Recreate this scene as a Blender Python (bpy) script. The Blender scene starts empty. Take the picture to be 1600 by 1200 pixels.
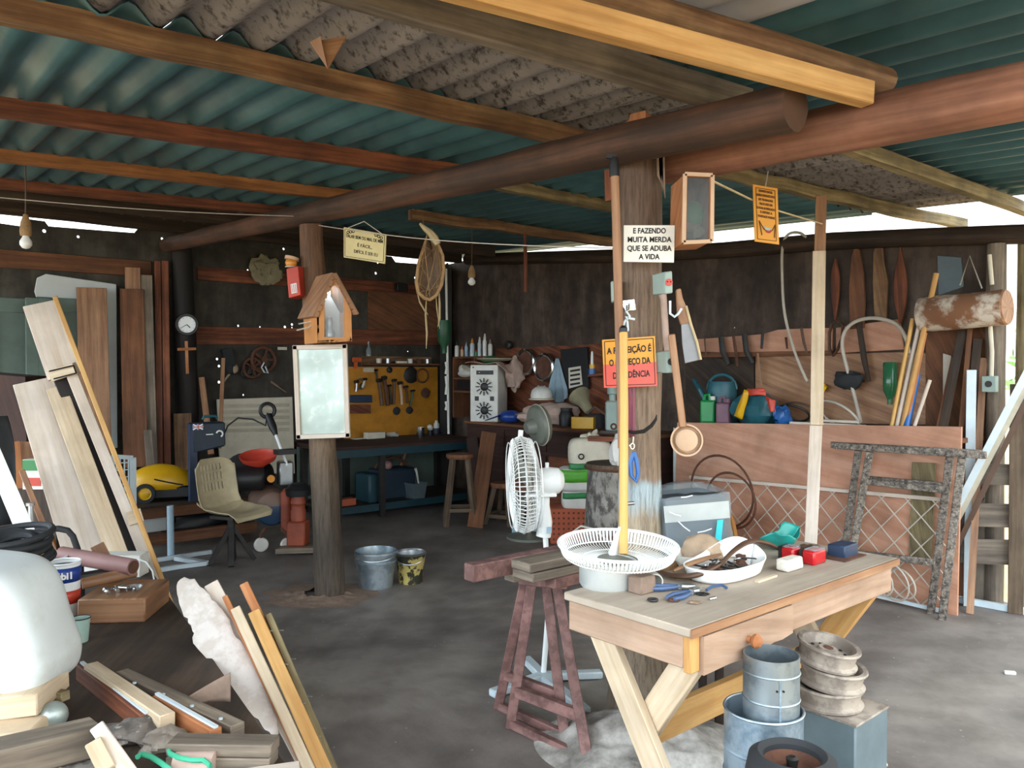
import bpy, bmesh, math, random
from mathutils import Vector, Matrix, noise
RND = random.Random(11)
sc = bpy.context.scene
COL = sc.collection
PI = math.pi
V3 = Vector
# ---------------------------------------------------------------- camera, sky, sun, exposure
F, CZ, PIT = 1250.0, 1.474, math.radians(0.917)
cd = bpy.data.cameras.new('camera')
cd.sensor_width = 36.0
cd.lens = 36.0 * F / 1600.0
cd.clip_start = 0.05
cam = bpy.data.objects.new('camera', cd)
COL.objects.link(cam)
cam.location = (0, 0, CZ)
cam.rotation_euler = (PI / 2 - PIT, 0, 0)
sc.camera = cam
vs = sc.view_settings
vs.view_transform = 'Standard'
vs.look = 'None'
vs.gamma = 1.0
vs.use_curve_mapping = False
vs.exposure = 2.25
world = bpy.data.worlds.new('world')
sc.world = world
world.use_nodes = True
wn = world.node_tree.nodes
bg = wn['Background']
wnt = world.node_tree
wtc = wn.new('ShaderNodeTexCoord')
wdp = wn.new('ShaderNodeVectorMath')
wdp.operation = 'DOT_PRODUCT'
wdp.inputs[1].default_value = (-0.80, -0.55, 0.22)   # the brighter, clearer side of the sky
wnt.links.new(wtc.outputs['Generated'], wdp.inputs[0])
wmr = wn.new('ShaderNodeMapRange')
wmr.inputs['From Min'].default_value = -1.0
wmr.inputs['From Max'].default_value = 1.0
wnt.links.new(wdp.outputs['Value'], wmr.inputs['Value'])
wcr = wn.new('ShaderNodeValToRGB')
wcr.color_ramp.elements[0].position = 0.0
wcr.color_ramp.elements[0].color = (0.95, 0.97, 0.93, 1)
wcr.color_ramp.elements[1].position = 1.0
wcr.color_ramp.elements[1].color = (0.78, 0.90, 1.0, 1)
wnt.links.new(wmr.outputs['Result'], wcr.inputs['Fac'])
wnt.links.new(wcr.outputs['Color'], bg.inputs['Color'])
wst = wn.new('ShaderNodeMapRange')
wst.inputs['To Min'].default_value = 0.50
wst.inputs['To Max'].default_value = 1.5
wnt.links.new(wmr.outputs['Result'], wst.inputs['Value'])
wnt.links.new(wst.outputs['Result'], bg.inputs['Strength'])
sl = bpy.data.lights.new('sun', 'SUN')
sl.energy = 2.6
sl.angle = 0.009
sl.color = (1.0, 0.93, 0.82)
sun = bpy.data.objects.new('sun', sl)
COL.objects.link(sun)

# ---------------------------------------------------------------- frame of the building
ANG = math.radians(50)
UX = V3((math.sin(ANG), math.cos(ANG), 0))
VX = V3((-math.cos(ANG), math.sin(ANG), 0))
ZX = V3((0, 0, 1))
UR, VL = 5.7, 8.0
sun.rotation_euler = (-VX * 0.42 - UX * 0.18 - ZX).to_track_quat('-Z', 'Y').to_euler()
CAM = V3((0, 0, CZ))

def W(U, V, z=0.0):
    return UX * U + VX * V + ZX * z

def roofz(V):
    return 2.61 + 0.045 * (V - 2.17)

def ray(px, py):
    x, y = (px - 800) / F, -(py - 600) / F
    c, s = math.cos(PIT), math.sin(PIT)
    return V3((x, c + y * s, -s + y * c))

def P(px, py, d):
    r = ray(px, py)
    return CAM + r * (d / r.y)

def FL(px, py, h=0.0):
    r = ray(px, py)
    return CAM + r * ((h - CZ) / r.z)

def PU(px, py, U):
    r = ray(px, py)
    return CAM + r * (U / r.dot(UX))

def PV(px, py, V):
    r = ray(px, py)
    return CAM + r * (V / r.dot(VX))

def RF(px, py, drop=0.0):
    r = ray(px, py)
    return CAM + r * ((2.61 - drop - 0.045 * 2.17 - CZ) / (r.z - 0.045 * r.dot(VX)))

def tocam(p):
    return (CAM - p).normalized()

# ---------------------------------------------------------------- materials
def C(h):
    c = [int(h[i:i + 2], 16) / 255 for i in (0, 2, 4)]
    return tuple([(x / 12.92 if x <= 0.04045 else ((x + 0.055) / 1.055) ** 2.4) for x in c] + [1.0])

MATS = {}

def _new(name):
    m = bpy.data.materials.new(name)
    m.use_nodes = True
    nt = m.node_tree
    b = nt.nodes['Principled BSDF']
    MATS[name] = m
    return m, nt, b

def _noise(nt, vec, scale, detail=4, rough=0.6):
    n = nt.nodes.new('ShaderNodeTexNoise')
    n.inputs['Scale'].default_value = scale
    n.inputs['Detail'].default_value = detail
    n.inputs['Roughness'].default_value = rough
    if vec is not None:
        nt.links.new(vec, n.inputs['Vector'])
    return n.outputs['Fac']

def _ramp(nt, fac, stops):
    r = nt.nodes.new('ShaderNodeValToRGB')
    e = r.color_ramp.elements
    e[0].position, e[0].color = stops[0]
    e[1].position, e[1].color = stops[-1]
    for p, c in stops[1:-1]:
        x = e.new(p)
        x.color = c
    nt.links.new(fac, r.inputs['Fac'])
    return r.outputs['Color']

def _mix(nt, fac, a, b, mode='MIX'):
    m = nt.nodes.new('ShaderNodeMix')
    m.data_type = 'RGBA'
    m.blend_type = mode
    for s, v in ((m.inputs[0], fac), (m.inputs[6], a), (m.inputs[7], b)):
        if hasattr(v, 'is_linked') or isinstance(v, bpy.types.NodeSocket):
            nt.links.new(v, s)
        else:
            s.default_value = v
    return m.outputs[2]

def _bump(nt, b, fac, strength, dist=0.01):
    n = nt.nodes.new('ShaderNodeBump')
    n.inputs['Strength'].default_value = strength
    n.inputs['Distance'].default_value = dist
    nt.links.new(fac, n.inputs['Height'])
    nt.links.new(n.outputs['Normal'], b.inputs['Normal'])

def wood(name, c1, c2, c3=None, gs=1.0, rough=0.75, dirt=0.35, bump=0.35):
    m, nt, b = _new(name)
    tc = nt.nodes.new('ShaderNodeTexCoord')
    oi = nt.nodes.new('ShaderNodeObjectInfo')
    mp = nt.nodes.new('ShaderNodeMapping')
    nt.links.new(tc.outputs['UV'], mp.inputs['Vector'])
    mp.inputs['Scale'].default_value = (1.6 * gs, 26 * gs, 1)
    cx = nt.nodes.new('ShaderNodeCombineXYZ')
    mu = nt.nodes.new('ShaderNodeMath')
    mu.operation = 'MULTIPLY'
    mu.inputs[1].default_value = 37.0
    nt.links.new(oi.outputs['Random'], mu.inputs[0])
    nt.links.new(mu.outputs[0], cx.inputs['X'])
    nt.links.new(mu.outputs[0], cx.inputs['Z'])
    nt.links.new(cx.outputs[0], mp.inputs['Location'])
    g = _noise(nt, mp.outputs[0], 1.0, 5, 0.65)
    stops = [(0.28, C(c2)), (0.68, C(c1))]
    if c3:
        stops = [(0.22, C(c3)), (0.45, C(c2)), (0.70, C(c1))]
    col = _ramp(nt, g, stops)
    d = _noise(nt, tc.outputs['Object'], 3.2, 4, 0.6)
    dm = _ramp(nt, d, [(0.35, (1 - dirt,) * 3 + (1,)), (0.65, (1, 1, 1, 1))])
    col = _mix(nt, 1.0, col, dm, 'MULTIPLY')
    nt.links.new(col, b.inputs['Base Color'])
    b.inputs['Roughness'].default_value = rough
    _bump(nt, b, g, bump, 0.004)
    return m

def plain(name, c, rough=0.5, metal=0.0, var=0.18, ns=7.0, bump=0.0, spec=0.5, trans=0.0, alpha=1.0):
    m, nt, b = _new(name)
    tc = nt.nodes.new('ShaderNodeTexCoord')
    n = _noise(nt, tc.outputs['Object'], ns, 5, 0.62)
    col = C(c)
    dk = tuple(x * (1 - var) for x in col[:3]) + (1,)
    lt = tuple(min(1, x * (1 + var * 0.5)) for x in col[:3]) + (1,)
    nt.links.new(_ramp(nt, n, [(0.32, dk), (0.68, lt)]), b.inputs['Base Color'])
    b.inputs['Roughness'].default_value = rough
    b.inputs['Metallic'].default_value = metal
    b.inputs['Specular IOR Level'].default_value = spec
    if trans:
        b.inputs['Transmission Weight'].default_value = trans
        b.inputs['IOR'].default_value = 1.45
    if alpha < 1:
        b.inputs['Alpha'].default_value = alpha
    if bump:
        _bump(nt, b, n, bump, 0.01)
    return m

def worn(name, c1, c2, thr=0.5, soft=0.06, ns=14.0, rough=0.6, metal=0.0, stretch=(1, 1, 1), bump=0.2, c3=None):
    m, nt, b = _new(name)
    tc = nt.nodes.new('ShaderNodeTexCoord')
    mp = nt.nodes.new('ShaderNodeMapping')
    mp.inputs['Scale'].default_value = stretch
    nt.links.new(tc.outputs['Object'], mp.inputs['Vector'])
    n = _noise(nt, mp.outputs[0], ns, 6, 0.65)
    col = _ramp(nt, n, [(thr - soft, C(c1)), (thr + soft, C(c2))])
    n2 = _noise(nt, tc.outputs['Object'], ns * 0.25, 3, 0.5)
    dm = _ramp(nt, n2, [(0.35, (0.62, 0.60, 0.58, 1)), (0.62, (1, 1, 1, 1))])
    col = _mix(nt, 1.0, col, dm, 'MULTIPLY')
    if c3:
        n3 = _noise(nt, mp.outputs[0], ns * 2.3, 4, 0.6)
        f = _ramp(nt, n3, [(0.60, (0, 0, 0, 1)), (0.66, (1, 1, 1, 1))])
        col = _mix(nt, f, col, C(c3))
    nt.links.new(col, b.inputs['Base Color'])
    b.inputs['Roughness'].default_value = rough
    b.inputs['Metallic'].default_value = metal
    if bump:
        _bump(nt, b, n, bump, 0.005)
    return m

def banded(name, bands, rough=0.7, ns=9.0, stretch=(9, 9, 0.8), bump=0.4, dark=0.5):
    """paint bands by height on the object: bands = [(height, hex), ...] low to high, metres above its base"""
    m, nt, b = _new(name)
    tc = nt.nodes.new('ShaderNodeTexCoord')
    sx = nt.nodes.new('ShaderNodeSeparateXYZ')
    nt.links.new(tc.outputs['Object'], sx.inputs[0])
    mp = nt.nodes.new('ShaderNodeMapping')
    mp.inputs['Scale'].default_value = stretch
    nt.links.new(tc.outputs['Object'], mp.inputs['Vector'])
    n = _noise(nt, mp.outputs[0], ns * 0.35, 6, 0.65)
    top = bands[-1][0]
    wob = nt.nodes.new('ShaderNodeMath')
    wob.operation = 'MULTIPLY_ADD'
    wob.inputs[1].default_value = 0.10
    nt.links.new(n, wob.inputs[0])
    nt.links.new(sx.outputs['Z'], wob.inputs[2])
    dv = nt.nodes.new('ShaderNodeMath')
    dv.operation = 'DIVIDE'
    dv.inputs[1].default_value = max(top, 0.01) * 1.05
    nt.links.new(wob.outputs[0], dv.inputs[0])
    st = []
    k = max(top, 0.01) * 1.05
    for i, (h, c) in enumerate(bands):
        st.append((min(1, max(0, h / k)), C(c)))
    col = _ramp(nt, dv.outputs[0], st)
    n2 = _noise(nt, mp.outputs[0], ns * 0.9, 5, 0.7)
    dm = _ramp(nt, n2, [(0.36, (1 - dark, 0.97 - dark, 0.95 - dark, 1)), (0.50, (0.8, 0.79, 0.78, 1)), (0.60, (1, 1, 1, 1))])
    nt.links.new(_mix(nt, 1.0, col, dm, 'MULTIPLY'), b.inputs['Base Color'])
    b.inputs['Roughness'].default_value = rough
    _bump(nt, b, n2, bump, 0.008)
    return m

wood('wood red brown', '9a5a3a', '6a3820', '3a1e12', dirt=0.4)
wood('wood amber', 'b87a46', '8e5a30', '5a3820', dirt=0.35)
wood('wood rustic', 'a5835c', '7c5738', '3c2415', dirt=0.5)
wood('wood mossy', 'aa9a74', '7a6a48', '544630', dirt=0.5)
wood('wood dark', '54402f', '35271c', '1e1610', dirt=0.45)
wood('wood black', '241d19', '16110f', dirt=0.3)
wood('wood log', 'a3725a', '84563f', '5c3a2a', gs=0.6, dirt=0.4)
wood('wood log dark', '6e4630', '48301f', '281a12', gs=0.6, dirt=0.45)
wood('wood pale', 'deccb2', 'c9b294', 'aa8f70', dirt=0.25)
wood('wood fresh', 'd7ac6e', 'c08f52', 'a37440', dirt=0.2)
wood('wood orange', 'c58a5c', 'a9683c', '8a5230', dirt=0.25)
wood('wood grey', '9b8c79', '74675a', '4f463d', dirt=0.4)
wood('wood white', 'e3d6ca', 'd2c2b2', 'b9a38d', dirt=0.22)
wood('wood table', 'b99c86', 'a6876f', '886a55', dirt=0.25)
wood('wood table top', 'b9ab9b', 'a99a89', '928170', gs=0.7, dirt=0.22, bump=0.15)
wood('wood plywood', 'd2a389', 'bf8a6e', 'a9745b', gs=0.45, dirt=0.3)
wood('wood shelf', '8d5c3a', '6e452b', '50311e', dirt=0.35)
wood('wood stool', '7c6852', '5c4a38', '3d3025', dirt=0.4)
wood('wood sideboard', '4a2a1e', '351d15', '22120d', dirt=0.3)
wood('wood broom', 'e6bc76', 'd5a257', 'c49048', dirt=0.12, rough=0.5)
wood('wood handle', 'b48a66', '94694a', '6f4c34', dirt=0.25, rough=0.55)
wood('wood purple', '7f5c56', '64433f', '48302d', dirt=0.4)
wood('wood bench dark', '5c4a3c', '43352a', '2c221b', gs=0.6, dirt=0.45)
plain('white plastic', 'e9ecec', 0.42, var=0.06)
plain('white dusty', 'd8d6ce', 0.6, var=0.16)
plain('white enamel', 'f0f1ee', 0.3, var=0.05)
plain('cream', 'cfc6b2', 0.6, var=0.14)
plain('cream dim', 'b9b09c', 0.7, var=0.2)
plain('beige plastic', 'bcae8e', 0.5, var=0.2)
plain('black plastic', '17171a', 0.5, var=0.2)
plain('black rubber', '242629', 0.75, var=0.25)
plain('dark metal', '3a3836', 0.5, metal=0.6, var=0.35)
plain('rust', '5c3a2a', 0.85, var=0.4, ns=16)
plain('steel', 'a9adb0', 0.32, metal=0.9, var=0.2)
plain('chrome', 'd4d8da', 0.15, metal=1.0, var=0.08)
plain('aluminium', 'c3ccd2', 0.38, metal=0.85, var=0.15)
plain('pot aluminium', 'd9dedd', 0.35, metal=0.55, var=0.12)
plain('white metal', 'c9d6dc', 0.4, var=0.12)
plain('yellow paint', 'd9a514', 0.35, var=0.1)
plain('yellow board', 'b5791c', 0.6, var=0.25)
plain('red paint', 'c23f2c', 0.45, var=0.2)
plain('teal dim', '1d3d46', 0.5, var=0.25)
plain('orange dull', '8f4128', 0.55, var=0.3)
plain('orange paint', 'c85c2c', 0.5, var=0.2)
plain('amber lens', 'd08a3a', 0.25, var=0.2)
plain('red lens', 'b51f24', 0.22, var=0.1)
plain('blue paint', '1f3f8c', 0.4, var=0.15)
plain('blue deep', '22344f', 0.5, var=0.25)
plain('navy case', '20303f', 0.55, var=0.25)
plain('blue tube', '2d62a4', 0.35, var=0.1)
plain('blue grey', '5f6d72', 0.55, var=0.2)
plain('teal plastic', '2a5f6a', 0.4, var=0.2)
plain('teal bag', '1f8a80', 0.35, var=0.25)
plain('cyan tape', '38c8d0', 0.35, var=0.1)
plain('green plastic', '158a45', 0.35, var=0.12)
plain('green dark', '1f4f33', 0.45, var=0.2)
plain('green bag', '56a832', 0.35, var=0.15)
plain('green stripe', '2a7a42', 0.4, var=0.1)
plain('mint', '9fb7ac', 0.45, var=0.12)
plain('purple plastic', '7b5566', 0.5, var=0.2)
plain('pink', '8f6a66', 0.6, var=0.15)
plain('leash purple', '8a4a5a', 0.7, var=0.2)
plain('brown leather', '5a4030', 0.6, var=0.3)
plain('terracotta', 'b0593c', 0.8, var=0.15)
plain('light blue', 'a3bccb', 0.5, var=0.1)
plain('pale blue cloth', '93a9b5', 0.9, var=0.2, bump=0.3)
plain('white cloth', 'dcd8d2', 0.9, var=0.12, bump=0.3)
plain('pink cloth', 'b99f92', 0.9, var=0.2, bump=0.3)
plain('khaki cloth', '8b8368', 0.9, var=0.25, bump=0.3)
plain('copper', 'c2a183', 0.65, var=0.15)
plain('gourd', 'b39a80', 0.6, var=0.25, ns=11)
plain('bone', '8c7460', 0.6, var=0.3, ns=12)
plain('stone white', 'd6cfc2', 0.9, var=0.2, ns=22, bump=0.9)
plain('block brown', '877162', 0.9, var=0.25, ns=14, bump=0.6)
plain('block beige', 'c9b294', 0.85, var=0.15, ns=9, bump=0.2)
plain('paper', 'd4cdbd', 0.8, var=0.1)
plain('fibre', '9a7a52', 0.85, var=0.35, ns=25, bump=0.6)
plain('reed', 'bda981', 0.7, var=0.25)
plain('hose white', 'bdb4a6', 0.5, var=0.15)
plain('rope green', '3fa882', 0.8, var=0.2)
plain('sign ink', '1d1a18', 0.7, var=0.05)
plain('sign white', 'e7e4da', 0.55, var=0.06)
plain('sign cream', 'd3c28c', 0.6, var=0.12)
plain('sign orange', 'e09a2a', 0.5, var=0.07)
plain('sign red', 'd8584a', 0.5, var=0.07)
plain('sign brown ink', '6b4418', 0.7, var=0.05)
plain('white ink', 'f2f2f0', 0.5, var=0.02)
plain('box grey green', '93a49c', 0.55, var=0.15)
plain('pvc dirty', 'a99184', 0.6, var=0.2)
plain('pvc grey', 'c6c3ba', 0.45, var=0.12)
plain('pliers blue', '41597f', 0.4, var=0.15)
plain('glass pane', '9aa4a4', 0.18, var=0.2)
plain('dark void', '0c0b0b', 0.9, var=0.1)
plain('shutter green', '5f6f66', 0.7, var=0.25, ns=4)
plain('blade grey', '84868a', 0.5, metal=0.2, var=0.2)
plain('house glass', 'aab0b0', 0.15, var=0.1, alpha=0.22)
plain('lantern glass', '4c4f4a', 0.2, var=0.3, alpha=0.35)
plain('card white', 'cdd2d0', 0.5, var=0.05)
plain('bulb white', 'e8e8e4', 0.25, var=0.03)
plain('ochre wood', 'bf7f40', 0.6, var=0.2, ns=5)
worn('ash', '7d7872', 'd2cdc6', ns=9, thr=0.5, soft=0.16, rough=0.95, bump=0.9)
plain('soil', '8a7a5c', 0.95, var=0.35, ns=1.5)
plain('leaf', '5f8a3a', 0.6, var=0.45, ns=3)
plain('bark', '6a5a48', 0.9, var=0.4, ns=9, bump=0.6)
plain('silver ball', 'a9b3ad', 0.35, metal=0.4, var=0.35, ns=18)
plain('old fan grey', '777a70', 0.4, var=0.15)
plain('glass bottle green', '3f8a5e', 0.12, var=0.1, trans=0.5)
plain('clear plastic', 'b4c3ca', 0.14, var=0.15, trans=0.3, alpha=0.38)
plain('grey tote', '464c54', 0.45, var=0.15)
worn('galvanised', '93a3ae', 'b4c1c8', ns=9, rough=0.36, metal=0.75, bump=0.05)
worn('galvanised blue', '8098ab', 'a9bccb', ns=9, rough=0.4, metal=0.6, bump=0.05)
worn('trestle paint', '70504b', '8b6660', ns=18, rough=0.7)
worn('frame metal', '4b4643', '9d9184', ns=38, soft=0.12, rough=0.7, metal=0.25, c3='b5ab9b')
worn('bucket camo', 'bba862', '2c2c20', ns=11, thr=0.50, soft=0.02, rough=0.5)
worn('stump bark', '55504c', '9d9890', ns=16, thr=0.5, rough=0.9, bump=0.8, stretch=(1, 1, 0.5))
worn('log cut bark', '8a5f42', 'cfc2b2', ns=7, thr=0.52, rough=0.85, bump=0.4)
worn('ply white', 'ece4df', 'd6cbc2', ns=9, rough=0.8, bump=0.25)
worn('mirror dusty', 'b9c9c2', 'd6ddd8', ns=12, thr=0.6, rough=0.25, metal=0.25, bump=0.02)
worn('tank white', 'dfe7e9', 'c9cbc4', ns=4, thr=0.62, soft=0.12, rough=0.45, bump=0.08)
worn('rim dusty', '877c72', 'a79b8e', ns=14, rough=0.75, bump=0.15)
worn('tile grey', '625c57', '837a72', ns=16, rough=0.9, bump=0.5, c3='a39a90')
# ---------------------------------------------------------------- mesh helpers
WL = {}

def frame(axis, up=ZX):
    a = axis.normalized()
    s = up.cross(a)
    if s.length < 1e-4:
        s = V3((1, 0, 0)).cross(a)
        if s.length < 1e-4:
            s = V3((0, 1, 0)).cross(a)
    s.normalize()
    return a, s, a.cross(s).normalized()

class MB:
    def __init__(self, M=None):
        self.bm = bmesh.new()
        self.uv = self.bm.loops.layers.uv.new('UVMap')
        self.M = M or Matrix()

    def v(self, co):
        return self.bm.verts.new(self.M @ V3(co))

    def f(self, vs, uvs=None):
        try:
            fc = self.bm.faces.new(vs)
        except ValueError:
            return None
        if uvs:
            for l, q in zip(fc.loops, uvs):
                l[self.uv].uv = q
        return fc

    def obox(self, c, ax, ay, az, taper=1.0):
        """box from centre and three half vectors; taper scales the +az end"""
        c = V3(c)
        ax, ay, az = V3(ax), V3(ay), V3(az)
        off = RND.random() * 9
        ls = [ax.length, ay.length, az.length]
        vv, co = {}, {}
        for i in (-1, 1):
            for j in (-1, 1):
                for k in (-1, 1):
                    t = taper if k > 0 else 1.0
                    vv[i, j, k] = self.v(c + ax * i * t + ay * j * t + az * k)
                    co[i, j, k] = (i * ls[0], j * ls[1], k * ls[2])
        lg = max(range(3), key=lambda q: ls[q])
        for d in range(3):
            for s in (-1, 1):
                o = [q for q in range(3) if q != d]
                key = []
                for a, b in ((-1, -1), (1, -1), (1, 1), (-1, 1)):
                    t = [0, 0, 0]
                    t[d], t[o[0]], t[o[1]] = s, a, b
                    key.append(tuple(t))
                if lg in o:
                    o2 = [q for q in o if q != lg][0]
                    uvs = [(co[q][lg] + off, co[q][o2] + d * 0.37 + s * 0.11) for q in key]
                else:
                    uvs = [(co[q][o[0]] * 0.2 + off, co[q][o[1]]) for q in key]
                self.f([vv[q] for q in key], uvs)
        return self

    def box(self, c, s, rz=0.0):
        m = Matrix.Rotation(rz, 3, 'Z')
        return self.obox(c, m @ V3((s[0] / 2, 0, 0)), m @ V3((0, s[1] / 2, 0)), V3((0, 0, s[2] / 2)))

    def ubox(self, U0, U1, V0, V1, z0, z1):
        return self.obox(W((U0 + U1) / 2, (V0 + V1) / 2, (z0 + z1) / 2), UX * (U1 - U0) / 2, VX * (V1 - V0) / 2, ZX * (z1 - z0) / 2)

    def beam(self, p0, p1, w, h, up=ZX):
        p0, p1 = V3(p0), V3(p1)
        a, s, t = frame(p1 - p0, up)
        return self.obox((p0 + p1) / 2, s * w / 2, t * h / 2, (p1 - p0) / 2)

    def bar(self, p0, p1, w, h, n=20, up=ZX):
        """long squared timber in n lengths, grain running through"""
        p0, p1 = V3(p0), V3(p1)
        a, s, t = frame(p1 - p0, up)
        off = RND.random() * 9
        L = (p1 - p0).length
        cs = [(-1, -1), (1, -1), (1, 1), (-1, 1)]
        rg = [[self.v(p0.lerp(p1, i / n) + s * x * w / 2 + t * y * h / 2) for x, y in cs] for i in range(n + 1)]
        for i in range(n):
            u0, u1 = off + L * i / n, off + L * (i + 1) / n
            for k in range(4):
                k2 = (k + 1) % 4
                ww = w if k % 2 == 0 else h
                b = k * 0.37
                self.f([rg[i][k], rg[i][k2], rg[i + 1][k2], rg[i + 1][k]], [(u0, b), (u0, b + ww), (u1, b + ww), (u1, b)])
        self.f(rg[0][::-1], [(off, 0), (off, h), (off + w, h), (off + w, 0)])
        self.f(rg[-1], [(off, 0), (off, h), (off + w, h), (off + w, 0)])
        return self

    def facing(self, p0, p1, w, d):
        """bar whose face of width w looks towards the viewer, d deep"""
        p0, p1 = V3(p0), V3(p1)
        return self.beam(p0, p1, w, d, tocam((p0 + p1) / 2))

    def prism(self, pts, vec):
        pts = [V3(p) for p in pts]
        vec = V3(vec)
        n = len(pts)
        l = max(((pts[i] - pts[0]) for i in range(n)), key=lambda q: q.length).normalized()
        s = vec.cross(l).normalized()
        a = [self.v(p) for p in pts]
        b = [self.v(p + vec) for p in pts]
        uv = [((p - pts[0]).dot(l), (p - pts[0]).dot(s)) for p in pts]
        self.f(a, uv)
        self.f(b[::-1], uv[::-1])
        acc = 0
        for i in range(n):
            j = (i + 1) % n
            d = (pts[j] - pts[i]).length
            self.f([a[j], a[i], b[i], b[j]], [(acc + d, 0), (acc, 0), (acc, vec.length), (acc + d, vec.length)])
            acc += d
        return self

    def tube(self, pts, r, n=8, closed=False, caps=True, wob=0.0, flat=1.0, up=ZX):
        pts = [V3(p) for p in pts]
        m = len(pts)
        rs = r if isinstance(r, (list, tuple)) else [r] * m
        rings, acc, L = [], 0.0, []
        prev = None
        for i, p in enumerate(pts):
            if closed:
                d = pts[(i + 1) % m] - pts[i - 1]
            else:
                d = pts[min(i + 1, m - 1)] - pts[max(i - 1, 0)]
            if d.length < 1e-7:
                d = V3((0, 0, 1))
            d.normalize()
            if prev is None:
                _, s, t = frame(d, up)
            else:
                s = prev - d * prev.dot(d)
                if s.length < 1e-5:
                    _, s, t = frame(d, up)
                s.normalize()
                t = d.cross(s)
            prev = s
            if i:
                acc += (p - pts[i - 1]).length
            L.append(acc)
            ring = []
            for k in range(n):
                q = 2 * PI * k / n
                rr = rs[i]
                if wob:
                    rr *= 1 + wob * noise.noise(V3((math.cos(q) * 1.5, math.sin(q) * 1.5, acc * 3 + pts[0].x * 7)))
                ring.append(self.v(p + s * math.cos(q) * rr + t * math.sin(q) * rr * flat))
            rings.append(ring)
        for i in range(m if closed else m - 1):
            j = (i + 1) % m
            l0, l1 = L[i], (L[j] if j else acc + 0.05)
            for k in range(n):
                k2 = (k + 1) % n
                w0, w1 = k / n * 2 * PI * rs[i], (k + 1) / n * 2 * PI * rs[i]
                self.f([rings[i][k], rings[i][k2], rings[j][k2], rings[j][k]], [(l0, w0), (l0, w1), (l1, w1), (l1, w0)])
        if caps and not closed:
            self.f(rings[0][::-1])
            self.f(rings[-1])
        return self

    def log(self, p0, p1, r, n=14, seg=14, wob=0.12, r2=None, bend=0.0):
        p0, p1 = V3(p0), V3(p1)
        r2 = r2 or r
        pts, rs = [], []
        for i in range(seg + 1):
            t = i / seg
            p = p0.lerp(p1, t)
            if bend:
                p = p + noise.noise_vector(p * 1.3) * bend
            pts.append(p)
            rs.append(r + (r2 - r) * t)
        return self.tube(pts, rs, n, wob=wob)

    def lathe(self, prof, n=24, c=(0, 0, 0), axis=ZX, close=False):
        c = V3(c)
        a, s, t = frame(V3(axis), V3((0, 1, 0)) if abs(V3(axis).normalized().z) > 0.9 else ZX)
        rings = []
        for r, z in prof:
            if r < 1e-6:
                rings.append([self.v(c + a * z)])
            else:
                rings.append([self.v(c + a * z + s * math.cos(2 * PI * k / n) * r + t * math.sin(2 * PI * k / n) * r) for k in range(n)])
        acc = 0
        m = len(prof)
        for i in range(m if close else m - 1):
            A, B = rings[i], rings[(i + 1) % m]
            d = math.hypot(prof[(i + 1) % m][0] - prof[i][0], prof[(i + 1) % m][1] - prof[i][1])
            rr = max(prof[i][0], prof[(i + 1) % m][0])
            for k in range(n):
                k2 = (k + 1) % n
                w0, w1 = k / n * 2 * PI * rr, (k + 1) / n * 2 * PI * rr
                if len(A) > 1 and len(B) > 1:
                    self.f([A[k], A[k2], B[k2], B[k]], [(acc, w0), (acc, w1), (acc + d, w1), (acc + d, w0)])
                elif len(A) == 1 and len(B) > 1:
                    self.f([A[0], B[k2], B[k]], [(acc, w0), (acc + d, w1), (acc + d, w0)])
                elif len(B) == 1 and len(A) > 1:
                    self.f([A[k], A[k2], B[0]], [(acc, w0), (acc, w1), (acc + d, w0)])
            acc += d
        return self

    def cyl(self, c, r, h, axis=ZX, n=20):
        return self.lathe([(0, 0), (r, 0), (r, h), (0, h)], n, c, axis)

    def ball(self, c, rx, ry=None, rz=None, n=18, X=None, Y=None, Z=None, lump=0.0):
        ry, rz = ry or rx, rz or rx
        X, Y, Z = X or V3((1, 0, 0)), Y or V3((0, 1, 0)), Z or ZX
        c = V3(c)
        m = n // 2
        rings = []
        for i in range(m + 1):
            th = PI * i / m
            row = []
            for k in range(n):
                ph = 2 * PI * k / n
                d = V3((math.sin(th) * math.cos(ph), math.sin(th) * math.sin(ph), math.cos(th)))
                q = 1 + (lump * noise.noise(d * 2.1 + c * 5) if lump else 0)
                row.append(c + (X * d.x * rx + Y * d.y * ry + Z * d.z * rz) * q)
            rings.append([self.v(row[0])] if i in (0, m) else [self.v(p) for p in row])
        for i in range(m):
            A, B = rings[i], rings[i + 1]
            for k in range(n):
                k2 = (k + 1) % n
                if len(A) == 1:
                    self.f([A[0], B[k], B[k2]])
                elif len(B) == 1:
                    self.f([A[k2], A[k], B[0]])
                else:
                    self.f([A[k2], A[k], B[k], B[k2]])
        return self

    def torus(self, c, R, r, axis=ZX, n=28, m=8, a0=0.0, a1=None, sx=1.0):
        a, s, t = frame(V3(axis), V3((0, 1, 0)) if abs(V3(axis).normalized().z) > 0.9 else ZX)
        full = a1 is None
        a1 = 2 * PI if full else a1
        k = n if full else n + 1
        pts = [V3(c) + s * math.cos(a0 + (a1 - a0) * i / n) * R * sx + t * math.sin(a0 + (a1 - a0) * i / n) * R for i in range(k)]
        return self.tube(pts, r, m, closed=full, up=a)

    def sheet(self, fn, nu, nv, hole=None):
        g = [[self.v(fn(i / nu, j / nv)) for j in range(nv + 1)] for i in range(nu + 1)]
        for i in range(nu):
            for j in range(nv):
                if hole and hole((i + 0.5) / nu, (j + 0.5) / nv):
                    continue
                q = [(i, j), (i + 1, j), (i + 1, j + 1), (i, j + 1)]
                self.f([g[a][b] for a, b in q], [(a / nu, b / nv) for a, b in q])
        return self

    def rough(self, amt, scale=6.0):
        for v in self.bm.verts:
            v.co += noise.noise_vector(v.co * scale) * amt
        return self

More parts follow.
